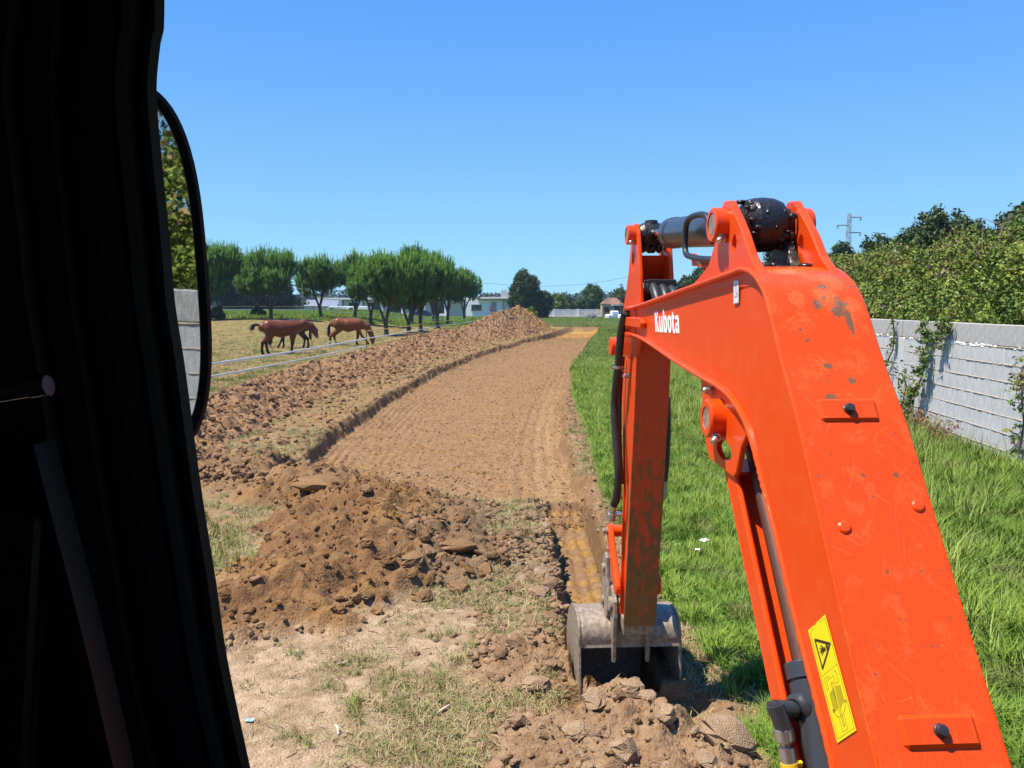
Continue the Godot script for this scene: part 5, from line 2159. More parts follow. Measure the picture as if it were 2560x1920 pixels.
# worn spots: [across -0.125..0.125, share of the arc, half width, half length (share of the width), strength]
func stamp(d: PackedByteArray, W: int, H: int, nb: FastNoiseLite) -> ImageTexture:
	var r := RandomNumberGenerator.new()
	r.seed = 72
	var spots := []
	for s in [[0.067, 2.015, 0.009, 0.045], [0.062, 2.05, 0.018, 0.012], [0.045, 2.045, 0.018, 0.020], [0.052, 2.055, 0.008, 0.03], [0.0, 2.05, 0.013, 0.017], [-0.017, 1.924, 0.012, 0.010], [0.027, 1.89, 0.011, 0.010], [-0.034, 1.835, 0.015, 0.010], [0.03, 2.095, 0.016, 0.012], [0.02, 2.07, 0.008, 0.008], [0.062, 1.69, 0.006, 0.006], [-0.01, 1.67, 0.005, 0.004], [0.05, 1.40, 0.003, 0.003], [-0.05, 1.96, 0.006, 0.005], [-0.06, 2.00, 0.005, 0.005]]:
		spots.append(s)
	for k in 26:   # grease smeared from the hinge down to the right edge
		var u := k / 25.0
		spots.append([lerpf(-0.02, 0.118, u), 2.152 - 0.062 * u * u + r.randf_range(-0.003, 0.003), 0.006, 0.004])
	for k in 30:
		spots.append([r.randf_range(-0.11, 0.11), r.randf_range(1.3, 2.13), r.randf_range(0.0015, 0.004), r.randf_range(0.0015, 0.004)])
	for q in 9:   # patches of pale dust lying on the crest
		spots.append([r.randf_range(-0.10, 0.10), r.randf_range(2.06, 2.15), r.randf_range(0.02, 0.045), r.randf_range(0.02, 0.05), 1])
	for s in spots:
		var v := top_v(s[1])
		var cx: float = (s[0] + 0.125) / 0.25 * W
		var cy: float = v * H
		var rx: float = s[2] / 0.25 * W
		var ry: float = s[3] / boom_arc * H
		for y in range(maxi(0, int(cy - ry * 1.5)), mini(H - 1, int(cy + ry * 1.5)) + 1):
			for x in range(maxi(0, int(cx - rx * 1.5)), mini(W - 1, int(cx + rx * 1.5)) + 1):
				var e := Vector2((x - cx) / rx, (y - cy) / ry).length() + nb.get_noise_2d(x * 1.3 + 50, y * 1.3) * 0.55
				var k := smoothstep(1.05, 0.7, e)
				var i := (y * W + x) * 3
				if s.size() > 4:
					k *= 0.42 * clampf(0.6 + nb.get_noise_2d(x * 2.5, y * 2.5) * 1.5, 0.0, 1.0)
					d[i] = int(lerpf(d[i], 222, k))
					d[i + 1] = int(lerpf(d[i + 1], 142, k))
					d[i + 2] = int(lerpf(d[i + 2], 108, k))
					continue
				d[i] = int(lerpf(d[i], 118, k))
				d[i + 1] = int(lerpf(d[i + 1], 84, k))
				d[i + 2] = int(lerpf(d[i + 2], 62, k))
	for q in 80:   # scratches
		var x := r.randf() * W
		var y := r.randf_range(0.3, 0.95) * H
		var an := r.randf() * TAU
		for k in r.randi_range(6, 70):
			x += cos(an)
			y += sin(an)
			an += r.randf_range(-0.08, 0.08)
			if x < 0 or x >= W or y < 0 or y >= H:
				break
			var i := (int(y) * W + int(x)) * 3
			d[i + 1] = int(lerpf(d[i + 1], 150, 0.35))
			d[i + 2] = int(lerpf(d[i + 2], 120, 0.35))
	return ImageTexture.create_from_image(Image.create_from_data(W, H, false, Image.FORMAT_RGB8, d))


var boom_top := PackedVector2Array()
var boom_arc := 1.0


func top_v(y: float) -> float:   # share of the arc at which the sloping top plate is y high
	var arc := 0.0
	var at := 0.0
	for i in range(1, boom_top.size()):
		var l := boom_top[i].distance_to(boom_top[i - 1])
		if boom_top[i].x < 2.07 and boom_top[i].y <= y and boom_top[i - 1].y > y:
			at = arc + l * 0.5
		arc += l
	boom_arc = arc
	return at / arc


func dirt_tex() -> ImageTexture:   # caked and scraped dirt on the arm's near plate
	var W := 128
	var H := 1024
	var d := PackedByteArray()
	d.resize(W * H * 3)
	var na := FastNoiseLite.new()
	na.seed = 80
	na.frequency = 0.02
	var nb := FastNoiseLite.new()
	nb.seed = 81
	nb.frequency = 0.12
	for y in H:
		for x in W:
			var v := float(y) / H
			var a := na.get_noise_2d(x * 1.6, y * 0.7)
			var f := nb.get_noise_2d(x * 1.4, y * 0.8)
			var k := clampf(-0.42 + v * 1.4 + a * 0.9 + f * 0.35 + 0.3 * smoothstep(0.7, 1.0, absf(x - 64.0) / 64.0), 0.0, 1.0)
			k = smoothstep(0.25, 0.75, k) * 0.92
			var i := (y * W + x) * 3
			var g := 1.0 + 0.3 * f
			d[i] = int(clampf(lerpf(205, 116 * g, k), 0, 255))
			d[i + 1] = int(clampf(lerpf(70, 86 * g, k), 0, 255))
			d[i + 2] = int(clampf(lerpf(26, 46 * g, k), 0, 255))
	return ImageTexture.create_from_image(Image.create_from_data(W, H, false, Image.FORMAT_RGB8, d))


func line(im: Image, a: Vector2, c: Vector2, w: float, col: Color) -> void:
	var n := int(a.distance_to(c) * 2) + 1
	for k in n + 1:
		var p := a.lerp(c, float(k) / n)
		im.fill_rect(Rect2i(int(p.x - w / 2), int(p.y - w / 2), maxi(1, int(w)), maxi(1, int(w))), col)


func poly_line(im: Image, pts: Array, w: float, col: Color) -> void:
	for i in pts.size() - 1:
		line(im, pts[i], pts[i + 1], w, col)


func sticker_tex() -> ImageTexture:
	var im := Image.create(240, 820, false, Image.FORMAT_RGB8)
	var yel := Color(0.93, 0.86, 0.06)
	var blk := Color(0.16, 0.12, 0.07)
	im.fill(yel)
	poly_line(im, [Vector2(16, 50), Vector2(16, 800), Vector2(226, 800), Vector2(226, 20), Vector2(150, 20)], 3, blk)
	poly_line(im, [Vector2(16, 50), Vector2(40, 24), Vector2(75, 22)], 3, blk)
	line(im, Vector2(16, 360), Vector2(226, 360), 3, blk)
	poly_line(im, [Vector2(52, 100), Vector2(205, 205), Vector2(52, 318), Vector2(52, 100)], 15, blk)
	# crushed hand
	for q in [[Vector2(85, 178), Vector2(112, 200)], [Vector2(82, 196), Vector2(112, 206)], [Vector2(82, 216), Vector2(112, 212)], [Vector2(86, 234), Vector2(114, 218)], [Vector2(100, 164), Vector2(122, 196)]]:
		line(im, q[0], q[1], 8, blk)
	im.fill_rect(Rect2i(108, 194, 34, 30), blk)
	im.fill_rect(Rect2i(150, 186, 26, 44), blk)
	line(im, Vector2(70, 205), Vector2(104, 208), 5, blk)
	for k in 12:
		im.fill_rect(Rect2i(24, 80 + k * 10, 3, 6), blk)
	# machine seen from above: frame, swinging boom, hatched danger zones
	poly_line(im, [Vector2(60, 470), Vector2(40, 470), Vector2(40, 390), Vector2(95, 390), Vector2(95, 410), Vector2(150, 410)], 3, blk)
	poly_line(im, [Vector2(60, 470), Vector2(60, 410), Vector2(150, 410), Vector2(150, 470), Vector2(190, 470), Vector2(190, 390), Vector2(165, 390)], 3, blk)
	for k in 7:
		var x := 58 + k * 9
		line(im, Vector2(x, 500 - k * 3), Vector2(x, 620 - k * 2 + 12), 4, blk)
		x = 140 + k * 9
		line(im, Vector2(x, 480 + k * 3), Vector2(x, 632 - k * 5), 4, blk)
	poly_line(im, [Vector2(112, 440), Vector2(104, 450), Vector2(120, 740), Vector2(128, 755), Vector2(134, 740), Vector2(126, 450), Vector2(112, 440)], 4, blk)
	poly_line(im, [Vector2(50, 610), Vector2(62, 650), Vector2(95, 680), Vector2(150, 680), Vector2(190, 650), Vector2(205, 605)], 3, blk)
	poly_line(im, [Vector2(42, 628), Vector2(50, 606), Vector2(64, 622)], 4, blk)
	poly_line(im, [Vector2(194, 618), Vector2(206, 602), Vector2(214, 622)], 4, blk)
	poly_line(im, [Vector2(95, 690), Vector2(95, 780), Vector2(155, 780), Vector2(155, 690)], 3, blk)
	im.fill_rect(Rect2i(84, 0, 26, 8), Color(0.85, 0.3, 0.08))
	return ImageTexture.create_from_image(im)


func hook_tex() -> ImageTexture:
	var im := Image.create(64, 230, false, Image.FORMAT_RGB8)
	im.fill(Color(0.86, 0.86, 0.86))
	var k := Color(0.12, 0.12, 0.12)
	poly_line(im, [Vector2(4, 4), Vector2(59, 4), Vector2(59, 225), Vector2(4, 225), Vector2(4, 4)], 3, k)
	var pts := []
	for q in 15:
		var an := -PI * 0.5 + TAU * 0.72 * q / 14.0
		pts.append(Vector2(32 + cos(an) * 15, 150 + sin(an) * 20))
	poly_line(im, [Vector2(32, 60), Vector2(32, 130)], 6, k)
	poly_line(im, pts, 6, k)
	for q in 12:
		var an := TAU * q / 12.0
		var a2 := TAU * (q + 1) / 12.0
		line(im, Vector2(32 + cos(an) * 9, 45 + sin(an) * 12), Vector2(32 + cos(a2) * 9, 45 + sin(a2) * 12), 4, k)
	return ImageTexture.create_from_image(im)


func flat_tex(t: Texture2D, rough: float) -> StandardMaterial3D:
	var m := StandardMaterial3D.new()
	m.albedo_texture = t
	m.roughness = rough
	return m


func bolt(b: MB, at: Vector3, axis: Vector3, r: float, h: float) -> void:
	b.lathe(at, axis, [Vector2(0, 0), Vector2(r * 1.35, 0), Vector2(r * 1.35, h * 0.25), Vector2(r, h * 0.25)], 14)
	b.lathe(at, axis, [Vector2(r, h * 0.25), Vector2(r, h * 0.85), Vector2(r * 0.8, h), Vector2(0, h)], 6)


func part(called: String, b: MB, m: Material, parent: Node = null, label := "") -> MeshInstance3D:
	var o := obj(called, b, m, excavator if parent == null else parent, BOOM if parent == null else Transform3D.IDENTITY)
	if label:
		o.set_meta("label", label)
	return o


func build_excavator() -> void:
	var th := atan(0.05)
	BOOM = Transform3D(Basis(Vector3.UP, th), Vector3(0.845 * cos(th) * cos(th), 0, -0.845 * sin(th) * cos(th)))
	excavator = thing("excavator", "orange mini excavator seen from its cab, with bent boom, arm and bucket in the soil", "excavator")
	rng.seed = 808
	var tops := [Vector2(3.63, 2.041), Vector2(3.231, 2.068), Vector2(2.566, 2.119), Vector2(2.175, 2.148), Vector2(2.063, 2.156), Vector2(1.971, 2.137), Vector2(1.895, 2.092), Vector2(1.84, 2.028), Vector2(1.767, 1.927), Vector2(1.655, 1.790), Vector2(1.545, 1.630), Vector2(1.456, 1.500), Vector2(1.345, 1.338), Vector2(1.262, 1.218), Vector2(1.09, 0.97), Vector2(0.88, 0.66), Vector2(0.72, 0.42)]
	var bots := [Vector2(3.63, 1.915), Vector2(3.296, 1.904), Vector2(2.75, 1.848), Vector2(2.42, 1.818), Vector2(2.232, 1.804), Vector2(2.12, 1.782), Vector2(2.014, 1.738), Vector2(1.945, 1.682), Vector2(1.878, 1.612), Vector2(1.80, 1.535), Vector2(1.735, 1.462), Vector2(1.655, 1.365), Vector2(1.56, 1.258), Vector2(1.45, 1.135), Vector2(1.30, 0.93), Vector2(1.08, 0.62), Vector2(0.92, 0.38)]
	var ws := [0.103, 0.103, 0.103, 0.103, 0.105, 0.108, 0.112, 0.116, 0.119, 0.121, 0.122, 0.122, 0.122, 0.122, 0.122, 0.122, 0.122]
	var T := smooth2(tops)
	var B := smooth2(bots)
	boom_top = T
	# side plates of the boom
	var b := MB.new()
	var n := T.size()
	for sd in [-1.0, 1.0]:
		var base := b.P.size()
		for i in n:
			var u := i / 4.0
			var k := mini(int(u), ws.size() - 2)
			var w = lerpf(ws[k], ws[k + 1], u - k) * sd
			for q in 5:
				var p := T[i].lerp(B[i], q / 4.0)
				b.v(pw(p.x, p.y, w), Vector3(sd, 0, 0))
		for i in n - 1:
			for q in 4:
				var a := base + i * 5 + q
				if sd > 0:
					b.idx(a, a + 1, a + 6)
					b.idx(a, a + 6, a + 5)
				else:
					b.idx(a, a + 6, a + 1)
					b.idx(a, a + 5, a + 6)
	# nose: rounded end and the boss between the two pockets
	b.prism(capsule2(Vector2(3.62, 1.978), Vector2(3.55, 1.978), 0.074, 0.074), -0.109, -0.085, 0.004)
	b.prism(capsule2(Vector2(3.62, 1.978), Vector2(3.55, 1.978), 0.074, 0.074), 0.085, 0.109, 0.004)
	var boom := part("boom", b, mats.paint)
	b = MB.new()
	strip(b, T, 0.125, 0.014, 0.005, -1.0)
	var top_mat := flat_tex(boom_top_tex(), 0.36)
	top_v(1.5)
	top_mat.albedo_texture = boom_top_tex()
	top_mat.metallic_specular = 0.3
	top_mat.clearcoat_enabled = true
	top_mat.clearcoat = 0.2
	top_mat.clearcoat_roughness = 0.2
	part("top_plate", b, top_mat, boom, "sunlit orange top plate with worn grey-brown blotches")
	b = MB.new()
	strip(b, B, 0.125, 0.013, 0.004, 1.0)
	# weld bead between side and bottom plate
	var weld := PackedVector3Array()
	for i in n:
		if B[i].x < 2.9 and B[i].x > 1.0:
			var u := i / 4.0
			var k := mini(int(u), ws.size() - 2)
			var nn := (T[i] - B[i]).normalized() * 0.004
			weld.append(pw(B[i].x + nn.x, B[i].y + nn.y, -lerpf(ws[k], ws[k + 1], u - k) - 0.001))
	var bead := smooth_path(weld, 4)
	var br := PackedFloat32Array()
	for k in bead.size():
		br.append(0.0055 + 0.0025 * rng.randf())
	b.tube(bead, br, 6, false)
	part("bottom_plate", b, mats.paint, boom)
	b = MB.new()   # nose flange closing round the end, and the rib block
	var nose := []
	for k in 13:
		var an := PI / 2 - PI * k / 12.0
		nose.append(Vector2(3.62 + cos(an) * 0.073, 1.978 + sin(an) * 0.070))
	nose.push_front(Vector2(3.52, 2.048))
	nose.append(Vector2(3.52, 1.910))
	strip(b, PackedVector2Array(nose), 0.125, 0.011, 0.004, 1.0)
	for sd in [-1.0, 1.0]:
		b.prism(PackedVector2Array([Vector2(3.66, 1.998), Vector2(3.30, 2.000), Vector2(3.26, 1.978), Vector2(3.30, 1.955), Vector2(3.66, 1.955)]), minf(0.106 * sd, 0.127 * sd), maxf(0.106 * sd, 0.127 * sd), 0.004)
	part("nose_flange", b, mats.paint, boom)
	# hinge plates for the arm cylinder
	var lug := [Vector2(2.66, 2.095), Vector2(2.50, 2.145), Vector2(2.40, 2.18), Vector2(2.35, 2.235), Vector2(2.325, 2.29), Vector2(2.300, 2.335), Vector2(2.265, 2.357), Vector2(2.225, 2.352), Vector2(2.19, 2.325), Vector2(2.14, 2.285), Vector2(2.095, 2.245), Vector2(2.04, 2.185), Vector2(1.965, 2.135), Vector2(1.97, 2.10)]
	for sd in [-1.0, 1.0]:
		b = MB.new()
		b.prism(PackedVector2Array(lug), minf(0.083 * sd, 0.108 * sd), maxf(0.083 * sd, 0.108 * sd), 0.004, [[Vector2(2.165, 2.225), 0.020, 0.027]])
		b.lathe(pw(2.258, 2.286, 0.107 * sd), Vector3(sd, 0, 0), [Vector2(0.050, 0.0), Vector2(0.050, 0.036), Vector2(0.046, 0.040), Vector2(0.036, 0.040), Vector2(0.035, 0.032)], 26)
		var lp := part("hinge_plate", b, mats.paint, boom)
		b = MB.new()
		b.lathe(pw(2.258, 2.286, 0.107 * sd), Vector3(sd, 0, 0), [Vector2(0.036, 0.0), Vector2(0.035, 0.036), Vector2(0.028, 0.038), Vector2(0, 0.036)], 20)
		part("pin", b, mats.steel, lp)
		b = MB.new()
		bolt(b, pw(2.225, 2.248, 0.125 * sd), Vector3(0.55 * sd, -0.5, 0.65), 0.010, 0.026)
		part("bolt", b, mats.zinc, lp)
	b = MB.new()   # stiffener between the hinge plates
	b.prism(PackedVector2Array([Vector2(2.55, 2.12), Vector2(2.53, 2.12), Vector2(2.40, 2.17), Vector2(2.42, 2.185)]), -0.082, 0.082, 0.002)
	part("stiffener", b, mats.paint, boom)
	# raised pads with black knobs
	for pd in [[1.675, -0.005, 0.066, 0.030], [1.300, 0.005, 0.070, 0.030]]:
		var c := Vector2(pd[0], 0)
		for i in n - 1:
			if T[i].x >= c.x and T[i + 1].x < c.x and T[i].y < 2.12:
				c.y = lerpf(T[i].y, T[i + 1].y, (T[i].x - c.x) / (T[i].x - T[i + 1].x))
		var sl := Vector2(0.574, 0.819)
		var nn := Vector2(-sl.y, sl.x)
		var z := pw(nn.x, nn.y, 0)
		var ux := Vector3(1, 0, 0)
		var xf := Transform3D(Basis(ux, z.cross(ux), z), pw(c.x, c.y, pd[1]) - z * 0.0015)
		b = MB.new()
		b.box(xf, Vector3(pd[2] * 2 + 0.006, pd[3] * 2, 0.020), 0.0085)
		var o := part("pad", b, mats.paint, boom)
		b = MB.new()
		b.lathe(xf.origin + z * 0.009, z, [Vector2(0.014, 0.0), Vector2(0.013, 0.003), Vector2(0.0115, 0.004), Vector2(0.0115, 0.009), Vector2(0.009, 0.013), Vector2(0, 0.0138)], 16)
		part("rubber_knob", b, mats.rubber, o)
	for q in [Vector3(1.52, 0, -0.078), Vector3(1.545, 0, 0.092)]:
		var y = 1.218 + (q.x - 1.262) * 1.456
		b = MB.new()
		var z := pw(-0.819, 0.574, 0)
		for k in 9:
			var ph := PI * k / 16.0
			pass
		b.lathe(pw(q.x, y, q.z) - z * 0.002, z, [Vector2(0.016, 0), Vector2(0.014, 0.004), Vector2(0.010, 0.0065), Vector2(0.0, 0.0075)], 16)
		part("weld_stud", b, mats.paint, boom)
	# stickers and lettering
	b = MB.new()
	var sw := -0.1238
	b.quad(pw(1.419, 1.183, sw), pw(1.569, 1.351, sw), pw(1.493, 1.419, sw), pw(1.348, 1.251, sw), [Vector2(0, 1), Vector2(0, 0), Vector2(1, 0), Vector2(1, 1)])
	part("warning_sticker", b, flat_tex(sticker_tex(), 0.4), boom, "yellow warning sticker with a crushed-hand triangle and a swing diagram")
	b = MB.new()
	sw = -0.1095
	b.quad(pw(2.154, 2.056, sw), pw(2.159, 2.121, sw), pw(2.114, 2.122, sw), pw(2.108, 2.059, sw), [Vector2(0, 1), Vector2(0, 0), Vector2(1, 0), Vector2(1, 1)])
	part("hook_sticker", b, flat_tex(hook_tex(), 0.4), boom, "small white sticker with a black hook symbol")
	var tm := TextMesh.new()
	var fnt := SystemFont.new()
	fnt.font_names = PackedStringArray(["Droid Sans"])
	fnt.font_weight = 700
	tm.font = fnt
	tm.text = "Kubota"
	tm.font_size = 64
	tm.pixel_size = 0.001
	tm.depth = 0.0012
	var ab := tm.get_aabb()
	var sx := 0.36 / ab.size.x
	var sy := 0.090 / ab.size.y
	var txf := Transform3D(Basis(Vector3(0, 0.02, 1).normalized() * sx, Vector3(0, 1, -0.30) * sy, Vector3(-1, 0, 0)), pw(2.93, 1.992, -0.1045))
	txf.origin -= txf.basis * ab.get_center()
	var tl := obj("lettering", tm, mats.white, boom, txf)
	tl.set_meta("label", "white maker's lettering on the side of the boom")
	# bracket under the bend with the boom cylinder's pin
	for sd in [-1.0, 1.0]:
		b = MB.new()
		b.prism(PackedVector2Array([Vector2(2.47, 1.825), Vector2(2.43, 1.70), Vector2(2.39, 1.60), Vector2(2.35, 1.572), Vector2(2.13, 1.562), Vector2(2.105, 1.58), Vector2(2.07, 1.66), Vector2(2.0, 1.735), Vector2(2.2, 1.80)]), minf(0.088 * sd, 0.104 * sd), maxf(0.088 * sd, 0.104 * sd), 0.003, [[Vector2(2.215, 1.625), 0.070, 0.030]])
		b.lathe(pw(2.255, 1.715, 0.10 * sd), Vector3(sd, 0, 0), [Vector2(0.058, 0), Vector2(0.058, 0.045), Vector2(0.053, 0.050), Vector2(0.036, 0.050), Vector2(0.034, 0.044)], 26)
		var br2 := part("cylinder_bracket", b, mats.paint)
		b = MB.new()
		b.lathe(pw(2.255, 1.715, 0.10 * sd), Vector3(sd, 0, 0), [Vector2(0.035, 0), Vector2(0.035, 0.047), Vector2(0, 0.047)], 18)
		part("pin", b, mats.steel, br2)
		b = MB.new()
		bolt(b, pw(2.215, 1.668, 0.125 * sd), Vector3(0.6 * sd, -0.6, 0.5), 0.011, 0.03)
		bolt(b, pw(2.335, 1.79, 0.105 * sd), Vector3(sd, 0, 0), 0.011, 0.03)
		part("bolt", b, mats.zinc, br2)
	b = MB.new()
	b.box(Transform3D(Basis.IDENTITY, pw(2.24, 1.569, 0)), Vector3(0.172, 0.010, 0.20), 0.002)
	part("bracket_floor", b, mats.paint_dull)
	# boom cylinder and its guard
	var ca := Vector2(2.20, 1.66)
	var cd := Vector2(-0.63, -0.777)
	var cn := Vector2(0.777, -0.63)   # away from the boom
	b = MB.new()
	b.tube(PackedVector3Array([pw(ca.x, ca.y, -0.03), pw(ca.x + cd.x * 0.70, ca.y + cd.y * 0.70, -0.03)]), 0.023, 18)
	part("boom_cylinder_rod", b, mats.rust_rod, null, "rust-filmed brown cylinder rod under the boom")
	b = MB.new()
	var c0 := ca + cd * 0.635
	b.lathe(pw(c0.x, c0.y, -0.03), pw(cd.x, cd.y, 0), [Vector2(0.02, 0), Vector2(0.044, 0.002), Vector2(0.046, 0.006), Vector2(0.046, 0.042), Vector2(0.041, 0.043), Vector2(0.041, 0.048), Vector2(0.044, 0.049), Vector2(0.044, 0.9)], 26)
	var bc := part("boom_cylinder", b, mats.cyl)
	b = MB.new()
	var e0 := ca + cd * 0.735
	var ep := pw(e0.x, e0.y, -0.03)
	b.lathe(ep + Vector3(-0.030, 0, 0.01), Vector3(-0.85, 0.1, 0.5), [Vector2(0.036, 0), Vector2(0.034, 0.016), Vector2(0.026, 0.022), Vector2(0.024, 0.03)], 18)
	b.tube(PackedVector3Array([ep + Vector3(-0.05, 0, 0.02), ep + Vector3(-0.105, 0.012, 0.035)]), 0.021, 14)
	b.tube(PackedVector3Array([ep + Vector3(-0.105, 0.022, 0.035), ep + Vector3(-0.088, -0.03, 0.05)]), 0.021, 14)
	b.lathe(ep + Vector3(-0.105, 0.012, 0.035), Vector3(-1, 0.1, 0.2), [Vector2(0.018, 0), Vector2(0.018, 0.012), Vector2(0.008, 0.012), Vector2(0.007, 0.006), Vector2(0, 0.006)], 14)
	part("elbow_fitting", b, mats.cyl, bc)
	var hd := Vector3(0.12, -0.95, 0.28).normalized()
	var hp := ep + Vector3(-0.090, -0.028, 0.048)
	b = MB.new()
	b.lathe(hp, hd, [Vector2(0.0, 0), Vector2(0.023, 0.001), Vector2(0.024, 0.004), Vector2(0.024, 0.028), Vector2(0.021, 0.032), Vector2(0.012, 0.032), Vector2(0.012, 0.042), Vector2(0.019, 0.043), Vector2(0.019, 0.078), Vector2(0, 0.079)], 6)
	b.lathe(hp, hd, [Vector2(0.0195, 0.043), Vector2(0.0195, 0.080), Vector2(0.0, 0.080)], 16)
	part("hose_coupling", b, mats.zinc, bc)
	b = MB.new()
	b.lathe(hp, hd, [Vector2(0.0, 0.076), Vector2(0.021, 0.077), Vector2(0.021, 0.092), Vector2(0, 0.092)], 16)
	b.box(Transform3D(Basis.IDENTITY, hp + hd * 0.083 + Vector3(0.022, 0.004, 0.004)), Vector3(0.014, 0.016, 0.010), 0.003)
	part("yellow_tie", b, mats.yellow_tag, bc)
	b = MB.new()
	var hl := PackedVector3Array()
	for k in 90:
		hl.append(hp + hd * (0.092 + 0.0055 * k) + Vector3(0, 0, 0.00001 * k * k))
	b.tube(hl, 0.0225, 16, true, 0.006)
	part("corrugated_hose", b, mats.hose, bc)
	b = MB.new()   # guard: a channel in front of the rod
	var g0 := ca + cd * 0.05
	var g1 := ca + cd * 1.5
	for sd in [-1.0, 1.0]:
		var xw: float = -0.087 if sd < 0 else 0.075
		b.prism(PackedVector2Array([g0 + cn * 0.012, g0 + cn * 0.085, g1 + cn * 0.085, g1 + cn * 0.012]), xw - 0.008, xw + 0.008, 0.005)
	b.prism(PackedVector2Array([g0 + cn * 0.078, g0 + cn * 0.092, g1 + cn * 0.092, g1 + cn * 0.078]), -0.095, 0.083, 0.005)
	part("rod_guard", b, mats.paint, null, "long orange guard channel in front of the boom cylinder rod")
	build_arm()
	build_bucket()
	build_cab()


func build_arm() -> void:
	var b := MB.new()
	# tapered box of the arm, level by level: y, near s, far s, half width
	var lv := [[1.99, 3.585, 3.96, 0.080], [1.70, 3.590, 3.90, 0.080], [1.20, 3.655, 3.82, 0.076], [0.90, 3.700, 3.83, 0.074], [0.60, 3.745, 3.85, 0.070], [0.44, 3.765, 3.87, 0.068]]
	for i in lv.size() - 1:
		var p: Array = lv[i]
		var q: Array = lv[i + 1]
		for sd in [-1.0, 1.0]:
			var f := [pw(p[1], p[0], p[3] * sd), pw(p[2], p[0], p[3] * sd), pw(q[2], q[0], q[3] * sd), pw(q[1], q[0], q[3] * sd)]
			if sd > 0:
				b.quad(f[3], f[2], f[1], f[0])
				if b.N[-1].x < 0:
					for k in 4:
						b.N[b.N.size() - 1 - k] = -b.N[b.N.size() - 1 - k]
			else:
				b.quad(f[0], f[1], f[2], f[3])
				if b.N[-1].x > 0:
					for k in 4:
						b.N[b.N.size() - 1 - k] = -b.N[b.N.size() - 1 - k]
		b.quad(pw(p[2], p[0], -p[3]), pw(p[2], p[0], p[3]), pw(q[2], q[0], q[3]), pw(q[2], q[0], -q[3]))
	var arm := part("arm", b, mats.paint)
	b = MB.new()
	var near := smooth2([Vector2(3.572, 1.99), Vector2(3.578, 1.70), Vector2(3.643, 1.20), Vector2(3.688, 0.90), Vector2(3.735, 0.60), Vector2(3.768, 0.415)], 6)
	strip(b, near, 0.083, 0.012, 0.003, -1.0)
	part("near_plate", b, flat_tex(dirt_tex(), 0.62), arm, "flat near plate of the arm, orange caked with brown dirt towards the bucket")
	b = MB.new()
	strip(b, smooth2([Vector2(3.97, 1.99), Vector2(3.912, 1.70), Vector2(3.832, 1.20), Vector2(3.842, 0.90), Vector2(3.862, 0.60), Vector2(3.88, 0.44)], 4), 0.084, 0.012, 0.003, 1.0)
	part("far_plate", b, mats.paint, arm)
	# upper lug plates
	var lug := [Vector2(3.50, 1.93), Vector2(3.51, 2.06), Vector2(3.535, 2.19), Vector2(3.57, 2.31), Vector2(3.60, 2.39), Vector2(3.635, 2.432), Vector2(3.675, 2.44), Vector2(3.715, 2.418), Vector2(3.745, 2.36), Vector2(3.79, 2.22), Vector2(3.87, 2.09), Vector2(3.955, 1.98), Vector2(3.96, 1.88), Vector2(3.90, 1.80), Vector2(3.60, 1.78)]
	for sd in [-1.0, 1.0]:
		b = MB.new()
		b.prism(PackedVector2Array(lug), minf(0.062 * sd, 0.080 * sd), maxf(0.062 * sd, 0.080 * sd), 0.004, [[Vector2(3.69, 2.26), 0.026, 0.055]])
		b.lathe(pw(3.665, 2.385, 0.078 * sd), Vector3(sd, 0, 0), [Vector2(0.046, 0), Vector2(0.046, 0.036), Vector2(0.042, 0.040), Vector2(0.034, 0.040), Vector2(0.033, 0.034)], 24)
		var lp := part("hinge_plate", b, mats.paint, arm)
		b = MB.new()
		b.lathe(pw(3.665, 2.385, 0.078 * sd), Vector3(sd, 0, 0), [Vector2(0.034, 0), Vector2(0.034, 0.036), Vector2(0, 0.038)], 18)
		part("pin", b, mats.steel, lp)
		b = MB.new()
		bolt(b, pw(3.635, 2.352, 0.098 * sd), Vector3(0.5 * sd, -0.3, 0.8), 0.010, 0.024)
		part("bolt", b, mats.zinc, lp)
	b = MB.new()
	b.prism(PackedVector2Array([Vector2(3.60, 2.285), Vector2(3.612, 2.285), Vector2(3.70, 2.165), Vector2(3.688, 2.165)]), -0.064, 0.064, 0.002)
	b.prism(PackedVector2Array([Vector2(3.66, 2.17), Vector2(3.70, 2.172), Vector2(3.70, 2.162), Vector2(3.66, 2.158)]), -0.064, 0.064, 0.002)
	part("cross_plate", b, mats.paint_dull, arm)
	# hoses bundled over the pivot
	for k in 3:
		b = MB.new()
		var w := -0.042 + 0.04 * k
		b.tube(smooth_path(PackedVector3Array([pw(3.30, 2.00, w * 0.7), pw(3.36, 2.095, w), pw(3.45, 2.142 - 0.006 * k, w), pw(3.545, 2.115, w), pw(3.60, 2.02, w), pw(3.62, 1.9, w)])), 0.021, 12, false)
		part("hose", b, mats.hose, arm)
	b = MB.new()
	for s in [3.42, 3.49]:
		b.box(Transform3D(Basis.IDENTITY, pw(s, 2.145, -0.004)), Vector3(0.13, 0.046, 0.010), 0.003)
	part("hose_strap", b, mats.hose, arm)
	# arm cylinder
	b = MB.new()
	var pa := pw(2.252, 2.286, 0.0)
	var pb := pw(3.665, 2.385, 0.0)
	b.lathe(pa + Vector3(-0.082, 0, 0), Vector3(1, 0, 0), [Vector2(0.030, 0.0), Vector2(0.048, 0.004), Vector2(0.050, 0.018), Vector2(0.068, 0.030), Vector2(0.077, 0.055), Vector2(0.079, 0.082), Vector2(0.077, 0.109), Vector2(0.068, 0.134), Vector2(0.050, 0.146), Vector2(0.048, 0.160), Vector2(0.030, 0.164)], 30)
